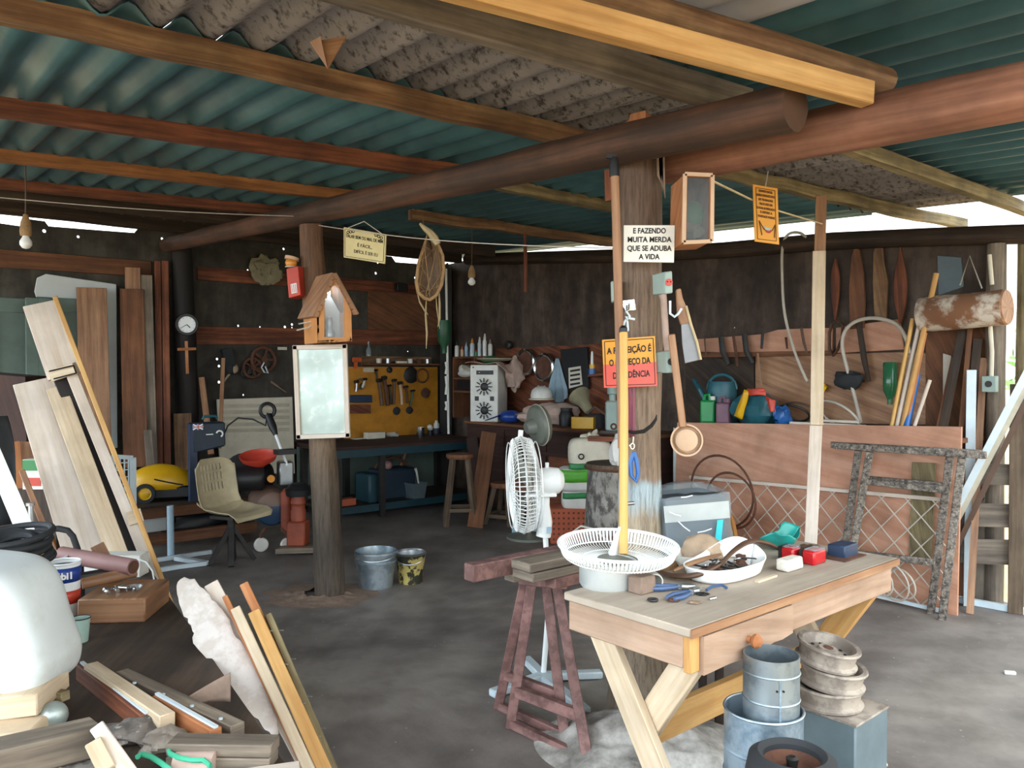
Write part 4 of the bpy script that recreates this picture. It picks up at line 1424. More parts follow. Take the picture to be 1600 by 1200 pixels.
build('back_lining', MB().prism([pl(x, y) + hv * 0.75 for x, y in ((498, 532), (549, 530), (548, 488), (520, 438), (497, 487))], hv * 0.02), 'card white', t)
lc = pl(520, 456) + hv * 0.42
m_, nt, b_ = _new('lit bulb')
b_.inputs['Emission Color'].default_value = (0.85, 0.93, 1, 1)
b_.inputs['Emission Strength'].default_value = 4.0
build('lit_bulb', MB().ball(lc, 0.020, 0.020, 0.026), 'lit bulb', t)
build('inner_figure', MB().lathe([(0.035, 0), (0.038, 0.02), (0.02, 0.06), (0.026, 0.09), (0.018, 0.12), (0, 0.13)], 12, pl(523, 528) + hv * 0.4 + ZX * 0.01), 'steel', t)
build('wire_tail', MB().tube([pl(503, 500) + hv * 0.5, pl(493, 510) + hv * 0.5, pl(473, 515) + hv * 0.5], 0.005, 5).tube([pl(503, 500) + hv * 0.5, pl(490, 502) + hv * 0.5, pl(476, 505) + hv * 0.5], 0.004, 5), 'hose white', t)
# mirror
MD = SY - 0.16
mc = rect(((458, 540), (542, 538), (547, 683), (464, 686)), MD)
t = thing('wall_mirror', 'dusty mirror in a pale wooden frame hung on the small post', 'mirror', (mc[2] + mc[3]) / 2)
mb = MB()
for i in range(4):
    a, b = mc[i], mc[(i + 1) % 4]
    d = (b - a).normalized()
    inn = ((mc[0] + mc[2]) / 2 - (a + b) / 2).normalized()
    mb.beam(a - d * 0.0 + inn * 0.013, b + inn * 0.013, 0.028, 0.03, V3((0, 1, 0)))
build('frame', mb, 'wood white', t, bev=0.002)
build('glass', MB().prism([p.lerp((mc[0] + mc[2]) / 2, 0.05) + V3((0, 0.005, 0)) for p in mc], V3((0, 0.012, 0))), 'mirror dusty', t)
# hanging plaque
def sign(name, label, corners, d, mat, thick=0.01, cat='sign', inset=0.05, ink='sign ink', border=True):
    if isinstance(d, (int, float)):
        d = [d] * 4
    c4 = [P(x, y, dd) for (x, y), dd in zip(corners, d)]   # tl, tr, br, bl
    X = (c4[1] - c4[0]).normalized()
    Y = (c4[0] - c4[3]).normalized()
    N = X.cross(Y).normalized()
    t = thing(name, label, cat, (c4[2] + c4[3]) / 2)
    build('board', MB().prism(c4, -N * thick), mat, t)
    if border:
        mb = MB()
        cc = sum(c4, V3()) / 4
        k = [p + ((cc - p).dot(X) / abs((cc - p).dot(X))) * X * inset * 0.18 + ((cc - p).dot(Y) / abs((cc - p).dot(Y))) * Y * inset * 0.18 + N * 0.001 for p in c4]
        for i in range(4):
            mb.beam(k[i], k[(i + 1) % 4], 0.003, 0.001, N)
        build('border_line', mb, ink, t)
    w = (c4[1] - c4[0]).length
    h = (c4[0] - c4[3]).length
    return t, c4, X, Y, N, w, h
def write(sg, lines, mat='sign ink', bold=0.006):
    t, c4, X, Y, N, w, h = sg
    for s, fx_, fy, fs, fw in lines:
        c = c4[0] + X * (w * fx_) - Y * (h * fy) + N * 0.0015
        lettering(s, h * fs, c, X, Y, mat, t, bold=bold * h * fs * 4 if bold else 0, width=w * fw if fw else None)
sg = sign('hanging_plaque', 'cream plaque with three lines of lettering hung on a string from the log beam', ((537, 355), (603, 366), (601, 412), (537, 402)), (4.95, 4.88, 4.88, 4.95), 'sign cream', 0.012)
write(sg, [('FALAR BEM OU MAL DE MIM', 0.5, 0.27, 0.16, 0.86), ('É FÁCIL,', 0.5, 0.52, 0.15, None), ('DIFÍCIL É SER EU', 0.53, 0.74, 0.15, 0.56)], 'sign ink', 0.002)
t, c4 = sg[0], sg[1]
top = P(569, 346, 4.92)
build('string', MB().tube([c4[0] + sg[2] * 0.03, top, c4[1] - sg[2] * 0.03], 0.003, 5), 'hose white', t)
mb = MB()
for s, c in ((1, c4[0]), (-1, c4[1])):
    for k in range(3):
        mb.torus(c + sg[2] * s * (0.03 + 0.018 * k) - sg[3] * (0.028 - 0.006 * k) + sg[4] * 0.002, 0.008, 0.0022, sg[4], 10, 4)
build('corner_flourish', mb, 'sign ink', t)
# hanging woven pod
PD = 5.0
pod = [(668, 366), (663, 385), (655, 410), (651, 440), (654, 457), (664, 466), (672, 468), (682, 461), (690, 445), (694, 420), (692, 398), (684, 380)]
t = thing('woven_pod', 'brown woven pod of dry fibre hanging from the purlin with dangling strips', 'hanging basket', P(672, 468, PD))
rimp = [P(x, y, PD) for x, y in pod]
build('pod_rim', MB().tube(rimp, 0.010, 8, closed=True, wob=0.5), 'fibre', t)
cpod = sum(rimp, V3()) / len(rimp)
def podshell(s, q):
    a = q * len(rimp)
    i = int(a) % len(rimp)
    p = rimp[i].lerp(rimp[(i + 1) % len(rimp)], a - int(a))
    r = math.cos(s * PI / 2)
    return cpod + (p - cpod) * r + V3((0.01, 0.13, -0.01)) * math.sin(s * PI / 2)
build('pod_shell', MB().sheet(podshell, 8, 36).rough(0.010, 22), 'bone', t, solid=0.004)
mb = MB()
for k in range(22):
    a, b = RND.randrange(len(rimp)), RND.randrange(len(rimp))
    if abs(a - b) < 2:
        continue
    m = rimp[a].lerp(rimp[b], 0.5) + V3((0, 0.02 + 0.05 * RND.random(), 0))
    mb.tube([rimp[a], m, rimp[b]], 0.0025, 4)
build('webbing', mb, 'fibre', t)
build('pod_stalk', MB().tube([P(x, y, PD) for x, y in ((656, 349), (663, 356), (671, 362), (678, 372), (684, 382))], [0.008, 0.016, 0.022, 0.028, 0.02], 8, wob=0.4), 'reed', t)
for pts, r in ((((651, 452), (656, 472), (664, 486), (669, 492)), 0.007), (((666, 470), (665, 492), (667, 520), (666, 545)), 0.008), (((686, 452), (687, 474), (687, 498), (684, 511)), 0.008), (((681, 460), (683, 484), (687, 514)), 0.006)):
    build('strip', MB().tube([P(x, y, PD + 0.01) for x, y in pts], [r * 0.8] + [r * 2.0] * (len(pts) - 2) + [r * 0.6], 6, flat=0.4), 'reed', t)
wire('string holding the woven pod up to the purlin', [P(662, 356, PD), P(660, 336, 5.15)], 0.003, 'fibre')
# white conduit and green bottle at the corner post
a, b = P(697, 420, 8.75), P(701, 678, 8.75)
one('conduit_pipe', 'thin white pipe running down the black corner post', 'pipe', MB().tube([a, b], 0.013, 8), 'white dusty')
c = P(694, 530, 8.5)
one('bottle', 'dark green bottle hung upside down by the corner post', 'bottle', MB().lathe([(0, 0.30), (0.07, 0.30), (0.075, 0.25), (0.07, 0.08), (0.03, 0.02), (0.028, -0.05), (0, -0.05)], 16, c - ZX * 0.1), 'green dark')
for k, (y0, y1) in enumerate(((566, 584), (588, 616), (628, 640))):
    one('hose_piece', ('short white hose piece hanging at the black corner post', 'longer white hose piece hanging at the black corner post', 'curved white hose end hanging low at the black corner post')[k], 'hose', MB().tube([P(697, y0, 8.6), P(698.5, (y0 + y1) / 2, 8.58), P(697, y1, 8.6)], 0.017, 8), 'white dusty')
# ---------------------------------------------------------------- buckets and stools
c = FL(584, 921)
c = c + V3((0, 0.09, 0))
t = thing('bucket', 'big pale grey plastic bucket on the floor beyond the small post', 'bucket', c)
K = c.y / F
build('pail', MB().lathe([(0, 0), (26 * K, 0), (32.5 * K, 0.235), (34 * K, 0.235), (34 * K, 0.247), (31.5 * K, 0.247), (25 * K, 0.01), (0, 0.01)], 32, c), 'light blue' if False else 'galvanised', t)
build('band', MB().lathe([(30.8 * K, 0.175), (33.2 * K, 0.175), (33.4 * K, 0.187), (31.2 * K, 0.187)], 32, c), 'galvanised', t)
hh = [c + V3((math.cos(a) * 33 * K, -math.sin(a) * 33 * K * 0.95, 0.225 - 0.03 * math.sin(a))) for a in [PI * i / 14 for i in range(15)]]
build('handle', MB().tube(hh, 0.004, 6), 'steel', t)
c = FL(640, 913)
c = c + V3((0, 0.06, 0))
t = thing('bucket', 'small camouflage patterned metal bucket beside the big grey bucket', 'bucket', c)
build('pail', MB().lathe([(0, 0), (18.5 * K, 0), (24.0 * K, 0.20), (25 * K, 0.205), (24 * K, 0.21), (17.5 * K, 0.01), (0, 0.01)], 28, c), 'bucket camo', t)
build('rim', MB().lathe([(23.6 * K, 0.198), (25.4 * K, 0.205), (23.6 * K, 0.214), (22.6 * K, 0.205)], 28, c, close=True), 'steel', t)
build('inner_lining', MB().lathe([(17.0 * K, 0.03), (23.0 * K, 0.203)], 28, c), 'steel', t)
build('handle', MB().tube([c + V3((math.cos(a) * 24 * K, -math.sin(a) * 24 * K, 0.195 - 0.05 * math.sin(a))) for a in [PI * i / 12 for i in range(13)]], 0.004, 6), 'steel', t)

def stool(c, h, r, spread, label, rot=0.4):
    t = thing('bar_stool', label, 'stool', c, None)
    build('seat', MB().lathe([(0, h - 0.045), (r * 0.92, h - 0.045), (r, h - 0.025), (r * 0.97, h), (0, h)], 28, c), 'wood shelf', t)
    tops, feet = [], []
    for k in range(4):
        a = rot + k * PI / 2
        d = V3((math.cos(a), math.sin(a), 0))
        p, q = c + d * r * 0.72 + ZX * (h - 0.04), c + d * spread
        tops.append(p); feet.append(q)
        build('leg', MB().beam(q, p, 0.042, 0.042), 'wood stool', t, bev=0.003)
    for k in range(4):
        f = 0.24 + 0.03 * (k % 2)
        build('stretcher', MB().beam(feet[k].lerp(tops[k], f), feet[(k + 1) % 4].lerp(tops[(k + 1) % 4], f), 0.026, 0.034), 'wood stool', t)
stool(FL(719, 819), 0.68, 0.135, 0.20, 'tall round wooden stool standing in the open before the sideboard', 0.9)
stool(FL(787, 818), 0.40, 0.13, 0.19, 'low round wooden stool behind the white fan', 0.3)
p0, p1 = FL(742, 825), P(764, 676, 8.0)
one('plank', 'wide brown plank leaning against the sideboard between the two stools', 'board', MB().facing(p0, p1, 0.15, 0.03), 'wood shelf', bev=0.003)
p0, p1 = PU(752, 800, 5.0), PU(737, 684, 5.12)
p0.z = 0
one('plank', 'darker plank leaning behind the wide brown one by the sideboard', 'board', MB().facing(p0, p1, 0.12, 0.03), 'wood sideboard', bev=0.003)

# ---------------------------------------------------------------- sideboard along the side wall
SB0, SB1, SU, SH2 = 4.35, 6.95, 5.20, 0.94
t = thing('sideboard', 'dark brown sideboard with drawers along the side wall', 'sideboard', W(5.45, 5.6))
build('worktop', MB().ubox(SU - 0.03, 5.66, SB0 - 0.02, SB1 + 0.02, SH2 - 0.03, SH2), 'wood shelf', t, bev=0.004)
build('carcass', MB().ubox(SU, 5.66, SB0, SB1, 0.06, SH2 - 0.03), 'wood sideboard', t)
build('plinth', MB().ubox(SU + 0.04, 5.64, SB0 + 0.02, SB1 - 0.02, 0.0, 0.06), 'wood black', t)
for k in range(4):
    v0 = SB0 + 0.04 + k * 0.64
    d = build('drawer', MB().ubox(SU - 0.018, SU, v0, v0 + 0.60, SH2 - 0.24, SH2 - 0.06), 'wood sideboard', t, bev=0.004)
    build('knob', MB().ball(W(SU - 0.03, v0 + 0.30, SH2 - 0.15), 0.018), 'rust', d)
    d = build('door', MB().ubox(SU - 0.018, SU, v0, v0 + 0.60, 0.10, SH2 - 0.28), 'wood red brown' if k == 1 else 'wood sideboard', t, bev=0.004)
    build('knob', MB().ball(W(SU - 0.03, v0 + 0.54, 0.42), 0.016), 'rust', d)
def sbp(px, U=5.4, h=SH2):
    """point on the worktop: column px at distance line U"""
    r = ray(px, 600)
    k = U / (r.x * UX.x + r.y * UX.y)
    return V3((r.x * k, r.y * k, h))
# white tower with two round grilles
c = sbp(764, 5.33)
ex, ey = V3((0.95, -0.30, 0)).normalized(), V3((0.30, 0.95, 0)).normalized()
hw, hh_, hd = 0.155, 0.30, 0.16
t = thing('speaker_tower', 'old white tower speaker with two round silver grilles on the sideboard', 'speaker', c)
fc = c - ey * hd
build('cabinet', MB().obox(c + ZX * hh_, ex * hw, ey * hd, ZX * hh_), 'white dusty', t, bev=0.006)
build('display_slot', MB().obox(fc + ZX * 0.52 + ex * 0.01, ex * 0.095, ey * 0.004, ZX * 0.022), 'black plastic', t)
build('slot_light', MB().ball(fc + ZX * 0.52 - ex * 0.05 - ey * 0.004, 0.010, 0.006, 0.006), 'chrome', t)
for z in (0.37, 0.12):
    g = build('grille_ring', MB().lathe([(0.03, -0.012), (0.05, -0.004), (0.085, -0.014), (0.098, -0.004), (0.098, 0.004)], 28, fc + ZX * z + ex * 0.005, -ey), 'chrome', t)
    build('cone', MB().lathe([(0, 0.012), (0.035, 0.010), (0.045, 0.003)], 20, fc + ZX * z + ex * 0.005, -ey), 'black plastic', g)
    mb = MB()
    for k in range(12):
        a = k * PI / 6
        d = ex * math.cos(a) + ZX * math.sin(a)
        q = fc + ZX * z + ex * 0.005 - ey * 0.016
        mb.beam(q + d * 0.05, q + d * 0.092, 0.012, 0.006, -ey)
    build('grille_bars', mb, 'black plastic', g)
for s in (-1, 1):
    build('port', MB().obox(fc + ZX * 0.245 + ex * (0.085 * s + 0.005), ex * 0.022, ey * 0.004, ZX * 0.024), 'black plastic', t)
build('screw', MB().cyl(fc + ZX * 0.575 - ex * 0.12, 0.008, 0.006, -ey, 10), 'black plastic', t)
p = c + ZX * (2 * hh_)
one('folded_paper', 'crumpled sheet of pale paper draped over the white tower speaker', 'paper', MB().sheet(lambda s, q: p + ex * (-0.20 + 0.46 * s) + ey * (-0.19 + 0.4 * q) + ZX * (0.022 + 0.012 * math.sin(9 * s + 4 * q) - (0.10 * max(0, s - 0.72) / 0.28 if s > 0.72 else 0.0)), 18, 12), 'pink cloth', solid=0.006)
one('paper_bag', 'crumpled tan paper bag hanging behind the white tower speaker', 'bag', MB().ball(p + ex * 0.27 - ZX * 0.10 + ey * 0.05, 0.09, 0.08, 0.16, lump=0.5, X=ex, Y=ey).rough(0.02, 16), 'pink cloth')
q = p + ZX * 0.045
t = thing('plate_with_cap', 'dark tray with a green cap lying on top of the white tower speaker', 'tray', q)
build('tray', MB().lathe([(0, 0), (0.14, 0.0), (0.20, 0.02), (0.20, 0.026), (0.14, 0.008), (0, 0.008)], 26, q + ex * 0.07), 'cream dim', t)
build('green_cap', MB().ball(q + ex * 0.02 + ZX * 0.01, 0.10, 0.09, 0.045, X=ex, Y=ey), 'green stripe', t)
# blue cap visor
c = sbp(790, 5.22, SH2 + 0.05)
t = thing('peaked_hat', 'bright blue cap with a wide curved visor lying before the white tower speaker', 'cap', c - ZX * 0.05)
build('visor', MB().sheet(lambda s, q: c - ex * (0.07) + ex * (-0.17 * math.sin(PI * q) * s) + V3((0, -0.05, 0)) + ex * 0.02 + ey * (0.10 * math.cos(PI * q)) + ZX * (0.035 - 0.06 * s * math.sin(PI * q) + 0.0), 8, 16), 'blue paint', t, solid=0.006)
build('crown', MB().ball(c + ex * 0.05 + ZX * 0.02, 0.13, 0.10, 0.065, X=ex, Y=ey), 'blue paint', t)
# corner shelves
CU = 5.42
t = thing('corner_shelf', 'open brown corner shelf of boards holding sprays and shoes', 'shelf', W(5.55, 7.2, SH2))
va, vb = PU(776, 600, CU).dot(VX), PU(707, 600, CU).dot(VX)
zs = [PU(740, y, CU).z for y in (556.5, 590, 611)]
for z in zs:
    build('shelf_board', MB().ubox(CU, 5.68, va if z == zs[0] else va + 0.4, vb, z - 0.022, z), 'wood shelf', t)
build('side_board', MB().ubox(CU, 5.68, vb - 0.02, vb, SH2, zs[0]), 'wood shelf', t)
vm = PU(742, 570, CU).dot(VX)
build('side_board', MB().ubox(CU, 5.68, vm, vm + 0.02, SH2, zs[0] - 0.022), 'wood shelf', t)
build('back_board', MB().ubox(5.67, 5.69, va, vb, SH2, zs[0] + 0.0), 'wood red brown', t)
def onshelf(px, k=0, U=CU + 0.08):
    p = PU(px, 556, U)
    return V3((p.x, p.y, zs[k]))
cans = [(714, 24, 7, 'dark metal', 'white dusty', 'dim white bottle with a thin grey straw first in the row on the corner shelf'), (722.5, 16, 6, 'orange paint', 'copper', 'short orange can on the corner shelf'),
        (729, 23, 6, 'steel', 'light blue', 'slim silver blue can on the corner shelf'), (738, 28, 7.5, 'amber lens', 'white metal', 'silver can with a yellow cap on the corner shelf'),
        (749.5, 30, 6.5, 'white dusty', 'white metal', 'tall white can with white cap on the corner shelf'), (757.5, 35, 7, 'white dusty', 'white plastic', 'tallest white trigger spray bottle on the corner shelf'),
        (766, 26, 7, 'pink', 'white dusty', 'whitish bottle with a pointed pink nozzle last on the corner shelf'), (733.5, 14, 5, 'black plastic', 'blue deep', 'small dark blue bottle between the cans on the corner shelf'),
        (744, 10, 6, 'red paint', 'green stripe', 'small red and green ball shaped pot in the row on the corner shelf')]
for px, hpx, wpx, capm, bodym, lb in cans:
    p = onshelf(px)
    k = p.y / F
    h, r = hpx * k, wpx * k / 2
    t = thing('spray_can', lb, 'can', p, 'cans and bottles on the corner shelf')
    build('body', MB().lathe([(0, 0), (r, 0), (r, h * 0.66), (r * 0.6, h * 0.74), (0, h * 0.74)], 14, p), bodym, t)
    build('cap', MB().lathe([(r * 0.62, h * 0.70), (r * 0.66, h * 0.82), (r * 0.45, h * 0.9), (r * 0.3, h), (0, h)], 12, p), capm, t)
p = onshelf(727, 1, CU + 0.06)
one('shoe', 'white soled dark shoe on the middle corner shelf', 'shoe', MB().ball(p + ZX * 0.045, 0.05, 0.13, 0.045, X=UX, Y=VX).ball(p + ZX * 0.09 + VX * 0.05, 0.04, 0.06, 0.06, X=UX, Y=VX), 'white dusty')
one('shoe', 'grey strapped shoe lying on the white soled one on the corner shelf', 'shoe', MB().tube([p + ZX * 0.12 + VX * x - ZX * abs(x) * 0.3 for x in (-0.14, -0.06, 0.02, 0.10)], [0.02, 0.035, 0.035, 0.02], 8), 'cream dim')
p = onshelf(733, 2, CU + 0.08)
one('radio', 'small black box with two grey knobs on the lowest corner shelf', 'radio', MB().obox(p + ZX * 0.07, UX * 0.06, VX * 0.16, ZX * 0.07), 'black plastic', bev=0.008)
# hub caps, cloth, frame on the wall
a, b = PU(770, 548, UR - 0.02), PU(985, 528, UR - 0.02)
one('wall_board', 'brown board along the side wall behind the hub caps and framed picture', 'board', MB().prism([PU(774, 545, UR - 0.03), PU(990, 535, UR - 0.03), PU(990, 655, UR - 0.03), PU(774, 655, UR - 0.03)], UX * 0.02), 'wood red brown')
def hub(px, py, rx, ry, label):
    c = PU(px, py, UR - 0.10)
    R_ = ry * c.y / F
    n = (CAM - c)
    n.z = 0
    n = (n.normalized() * 0.5 - UX * 0.9 + VX * 0.3).normalized()
    t = thing('hub_cap', label, 'hub cap', c)
    build('ring', MB().torus(c, R_ * 0.9, R_ * 0.14, n, 30, 8), 'chrome', t)
    build('dish', MB().lathe([(0, -0.02), (R_ * 0.5, -0.02), (R_ * 0.86, 0.01)], 26, c, n), 'rust', t)
hub(821, 566, 13, 21, 'round chrome rim hanging on the brown wall board, the one nearer the speaker')
hub(850, 574, 16, 22, 'round chrome rim hanging next to the pale blue cloth')
c = PU(795, 539, UR - 0.05)
one('wall_dial', 'small round grey dial high on the side wall', 'dial', MB().lathe([(0, 0.03), (0.03, 0.03), (0.045, 0.02), (0.05, 0), (0, 0)], 18, c, -UX), 'dark metal')
c = PU(871, 560, UR - 0.09)
def cloth(s, q):
    w = 0.02 + 0.115 * min(1, q * 1.25)
    return c + VX * (w * (2 * s - 1) * 1.0) - ZX * (q * 0.40) - UX * (0.02 * math.sin(14 * s) * (0.3 + q)) - ZX * (0.05 * math.sin(PI * s) * q) - VX * 0.02 * q
one('towel', 'pale blue cloth hanging on the side wall beside the framed picture', 'cloth', MB().sheet(cloth, 22, 14), 'pale blue cloth', solid=0.006)
fr_ = [PU(x, y, UR - 0.08) for x, y in ((875, 546), (917, 542), (919, 608), (880, 611))]
t = thing('picture_frame', 'black framed picture hanging on the side wall over the sideboard', 'picture', fr_[3])
build('panel', MB().prism(fr_, UX * 0.03), 'black plastic', t, bev=0.004)
in_ = [PU(x, y, UR - 0.09) for x, y in ((888, 575), (907, 572), (910, 601), (889, 607))]
build('pale_print', MB().prism(in_, UX * 0.004), 'paper', t)
mb = MB()
for k in range(4):
    a, b = PU(891, 580 + k * 7, UR - 0.096), PU(906, 577.5 + k * 7, UR - 0.096)
    mb.beam(a, b, 0.02, 0.003, -UX)
build('print_lines', mb, 'dark metal', t)
p = PU(925, 588, UR - 0.16)
one('little_shelf', 'tiny reddish shelf fixed on the side wall beside the framed picture', 'shelf', MB().prism([PU(918, 589, UR - 0.2), PU(944, 586, UR - 0.2), PU(944, 586, UR - 0.02), PU(918, 589, UR - 0.02)], ZX * 0.02), 'wood red brown')
t = thing('glue_tube', 'white nozzle tube with yellow collar in a blue tin on the tiny shelf', 'tube', p)
build('blue_tin', MB().cyl(p, 0.035, 0.075, ZX, 16), 'blue tube', t)
build('collar', MB().cyl(p + ZX * 0.075, 0.028, 0.04, ZX, 14), 'yellow paint', t)
build('nozzle', MB().lathe([(0.014, 0.11), (0.012, 0.22), (0.006, 0.24), (0, 0.24)], 10, p), 'white plastic', t)
# hard hat on cloth heap
c = sbp(846, 5.36, SH2 + 0.26)
one('rag_heap', 'heap of pinkish and grey rags under the white hard hat', 'rags', MB().ball(c - ZX * 0.14 + ex * 0.16, 0.24, 0.11, 0.11, lump=0.4, X=ex, Y=ey).ball(c - ZX * 0.18 - ex * 0.05, 0.20, 0.12, 0.10, lump=0.5, X=ex, Y=ey).rough(0.02, 12), 'pink cloth')
t = thing('hard_hat', 'white hard hat resting on the rags on the sideboard', 'helmet', c - ZX * 0.02)
build('shell', MB().lathe([(0.105, 0), (0.11, 0.03), (0.095, 0.085), (0.06, 0.115), (0, 0.125)], 26, c), 'white dusty', t)
build('brim', MB().lathe([(0.10, 0.0), (0.128, -0.01), (0.128, -0.002), (0.10, 0.012)], 26, c), 'cream', t)
mb = MB()
for k in (-0.03, 0, 0.03):
    mb.tube([c + ex * k + ey * (0.105 * math.cos(a)) + ZX * (0.128 * math.sin(a) ** 0.9) for a in [PI * (i + 0.5) / 11 for i in range(11)]], 0.005, 5)
build('ridge', mb, 'white dusty', t)
c = sbp(885, 5.42)
t = thing('dark_jar', 'dark squat jar on the sideboard between the rags and the yellow box', 'jar', c)
build('body', MB().lathe([(0, 0), (0.07, 0), (0.075, 0.10), (0.055, 0.15), (0, 0.15)], 18, c), 'black plastic', t)
build('lid', MB().lathe([(0.058, 0.15), (0.06, 0.175), (0, 0.178)], 18, c), 'dark metal', t)
c = sbp(912, 5.30)
one('yellow_box', 'bright yellow box on the sideboard', 'box', MB().obox(c + ZX * 0.055, ex * 0.105, ey * 0.06, ZX * 0.055), 'yellow paint', bev=0.004)
a, b = sbp(905, 5.46, SH2 + 0.30), sbp(932, 5.40, SH2 + 0.06)
one('horn_lamp', 'dusty flared metal horn leaning above the yellow box', 'horn', MB().lathe([(0.11, 0.0), (0.10, 0.02), (0.06, 0.10), (0.045, 0.22), (0.03, 0.23), (0, 0.23)], 20, a, (b - a).normalized()), 'khaki cloth')
c = sbp(930, 5.45)
t = thing('black_drum', 'black drum with cables behind the yellow box on the sideboard', 'drum', c)
build('body', MB().cyl(c, 0.09, 0.13, ZX, 20), 'black rubber', t)
build('strap', MB().tube([c + ZX * 0.12 - ex * 0.09, c + ZX * 0.20, c + ZX * 0.12 + ex * 0.10], 0.014, 7), 'brown leather', t)
# grey drill-press like machine beside the thick post
c = sbp(957, 5.1, SH2)
t = thing('grinder_machine', 'grey machine body with bolts standing at the end of the sideboard', 'machine', c)
build('body', MB().obox(c + ZX * 0.15, ex * 0.055, ey * 0.05, ZX * 0.13), 'box grey green', t, bev=0.015)
build('motor_head', MB().lathe([(0.03, 0.28), (0.03, 0.33), (0.045, 0.34), (0.045, 0.40), (0, 0.40)], 16, c), 'box grey green', t)
build('foot', MB().obox(c + ZX * 0.012, ex * 0.09, ey * 0.07, ZX * 0.012), 'dark metal', t)
build('eye_ring', MB().torus(c + ZX * 0.06 - ey * 0.05 + ex * 0.02, 0.022, 0.008, ey, 14, 6), 'rust', t)
for z in (0.10, 0.2):
    build('bolt', MB().cyl(c + ZX * z - ex * 0.055, 0.012, 0.02, -ex, 8), 'chrome', t)
build('tray_lip', MB().obox(c + ex * -0.03 - ZX * 0.04 - ey * 0.12, ex * 0.15, ey * 0.05, ZX * 0.02), 'wood red brown', t)
# ---------------------------------------------------------------- fans and bags
def cage(c, R_, depth, n, spokes, mat, t, name='cage', rings=3, wire=0.003):
    a, s, u = frame(n)
    mb = MB()
    mb.torus(c, R_, wire * 2.2, n, 40, 6)
    for k in range(spokes):
        an = 2 * PI * k / spokes
        d = s * math.cos(an) + u * math.sin(an)
        mb.tube([c + d * R_, c + d * R_ * 0.93 + n * depth * 0.7, c + d * R_ * 0.6 + n * depth, c + d * R_ * 0.22 + n * depth], wire, 4)
    for k in range(rings):
        f = 0.28 + 0.3 * k
        mb.torus(c + n * depth, R_ * f, wire * 1.2, n, 32, 5)
    mb.torus(c + n * depth * 0.6, R_ * 0.955, wire * 1.2, n, 40, 5)
    build(name, mb, mat, t)
FD = 3.84
fb = FL(848, 1066)
hc = P(822, 755, FD)
t = thing('pedestal_fan', 'white pedestal fan seen from the side, standing on a cross shaped base', 'fan', fb)
for x, y in ((768, 1084), (940, 1053), (822, 1030), (916, 1112)):
    e_ = FL(x, y, 0.02)
    build('foot', MB().beam(fb + ZX * 0.03, V3((e_.x, e_.y, 0.02)), 0.05, 0.035), 'white metal', t, bev=0.006)
build('pole', MB().tube([fb, P(858, 940, FD), P(852, 835, FD)], 0.013, 12), 'white plastic', t)
build('column', MB().tube([P(849, 838, FD), P(852, 815, FD), P(851, 790, FD), P(850, 768, FD)], [0.036, 0.034, 0.024, 0.028], 14, up=V3((0, 1, 0))), 'white enamel', t)
build('blue_button', MB().obox(P(858, 828, FD - 0.035), V3((0.012, 0, 0)), V3((0, 0.006, 0)), ZX * 0.014), 'light blue', t)
fn = V3((-0.965, -0.10, -0.03)).normalized()
hd_ = P(845, 752, FD)
build('motor_housing', MB().lathe([(0, -0.105), (0.035, -0.10), (0.062, -0.075), (0.068, -0.03), (0.062, 0.02), (0.045, 0.05), (0, 0.05)], 24, hd_ + V3((0.01, 0, 0)), fn), 'white enamel', t)
build('housing_base', MB().obox(hd_ + V3((0.0, 0, -0.062)), V3((0.075, 0.01, 0)), V3((0, 0.05, 0)), ZX * 0.008), 'white enamel', t, bev=0.004)
build('oscillation_knob', MB().cyl(hd_ + V3((0.03, 0, 0.06)), 0.009, 0.03, ZX, 10), 'white plastic', t)
cc_ = P(815, 757, FD)
cage(cc_, 0.232, 0.055, fn, 64, 'white enamel', t, 'front_cage', wire=0.0022)
cage(cc_, 0.232, 0.075, -fn, 64, 'white enamel', t, 'back_cage', wire=0.0022)
a_, s_, u_ = frame(fn)
for k in range(3):
    an = k * 2.094 + 0.5
    def bl(s, q, an=an):
        ang = an + (q - 0.5) * 1.1 * (1 - 0.3 * s)
        r = 0.04 + 0.165 * s
        return cc_ + (s_ * math.cos(ang) + u_ * math.sin(ang)) * r + fn * (0.03 * (q - 0.5))
    build('blade', MB().sheet(bl, 8, 8), 'old fan grey', t, solid=0.003)
build('hub', MB().lathe([(0, 0.045), (0.03, 0.035), (0.04, 0.0), (0.04, -0.02), (0, -0.02)], 18, cc_, fn), 'rust', t)
build('clip', MB().tube([P(813, 683, FD), P(814, 672, FD)], 0.012, 8), 'white plastic', t)
build('cord', MB().tube([P(890, 835, 3.6), P(908, 822, 3.5), P(925, 826, 3.4), P(942, 838, 3.3), P(955, 850, 3.2)], 0.004, 6), 'hose white', t)
# old grey fan turned away
OD = 7.05
ob = FL(828, 838)
ob = V3((P(827, 700, OD).x, OD, 0))
t = thing('pedestal_fan', 'old grey pedestal fan turned to the wall behind the white fan', 'fan', ob)
build('foot_plate', MB().lathe([(0, 0), (0.2, 0), (0.2, 0.02), (0.03, 0.05), (0, 0.05)], 24, ob), 'old fan grey', t)
build('pole', MB().tube([ob, V3((ob.x, OD, P(827, 690, OD).z))], 0.022, 12), 'cream', t)
gn = V3((0.86, 0.42, 0.14)).normalized()
mo = P(831, 667, OD)
build('motor_housing', MB().lathe([(0, -0.06), (0.045, -0.06), (0.06, -0.045), (0.075, 0.03), (0.05, 0.06), (0, 0.06)], 20, mo, gn), 'old fan grey', t)
gc = P(842, 664, OD + 0.05)
build('guard_ring', MB().torus(gc, 0.185, 0.006, gn, 36, 6), 'cream dim', t)
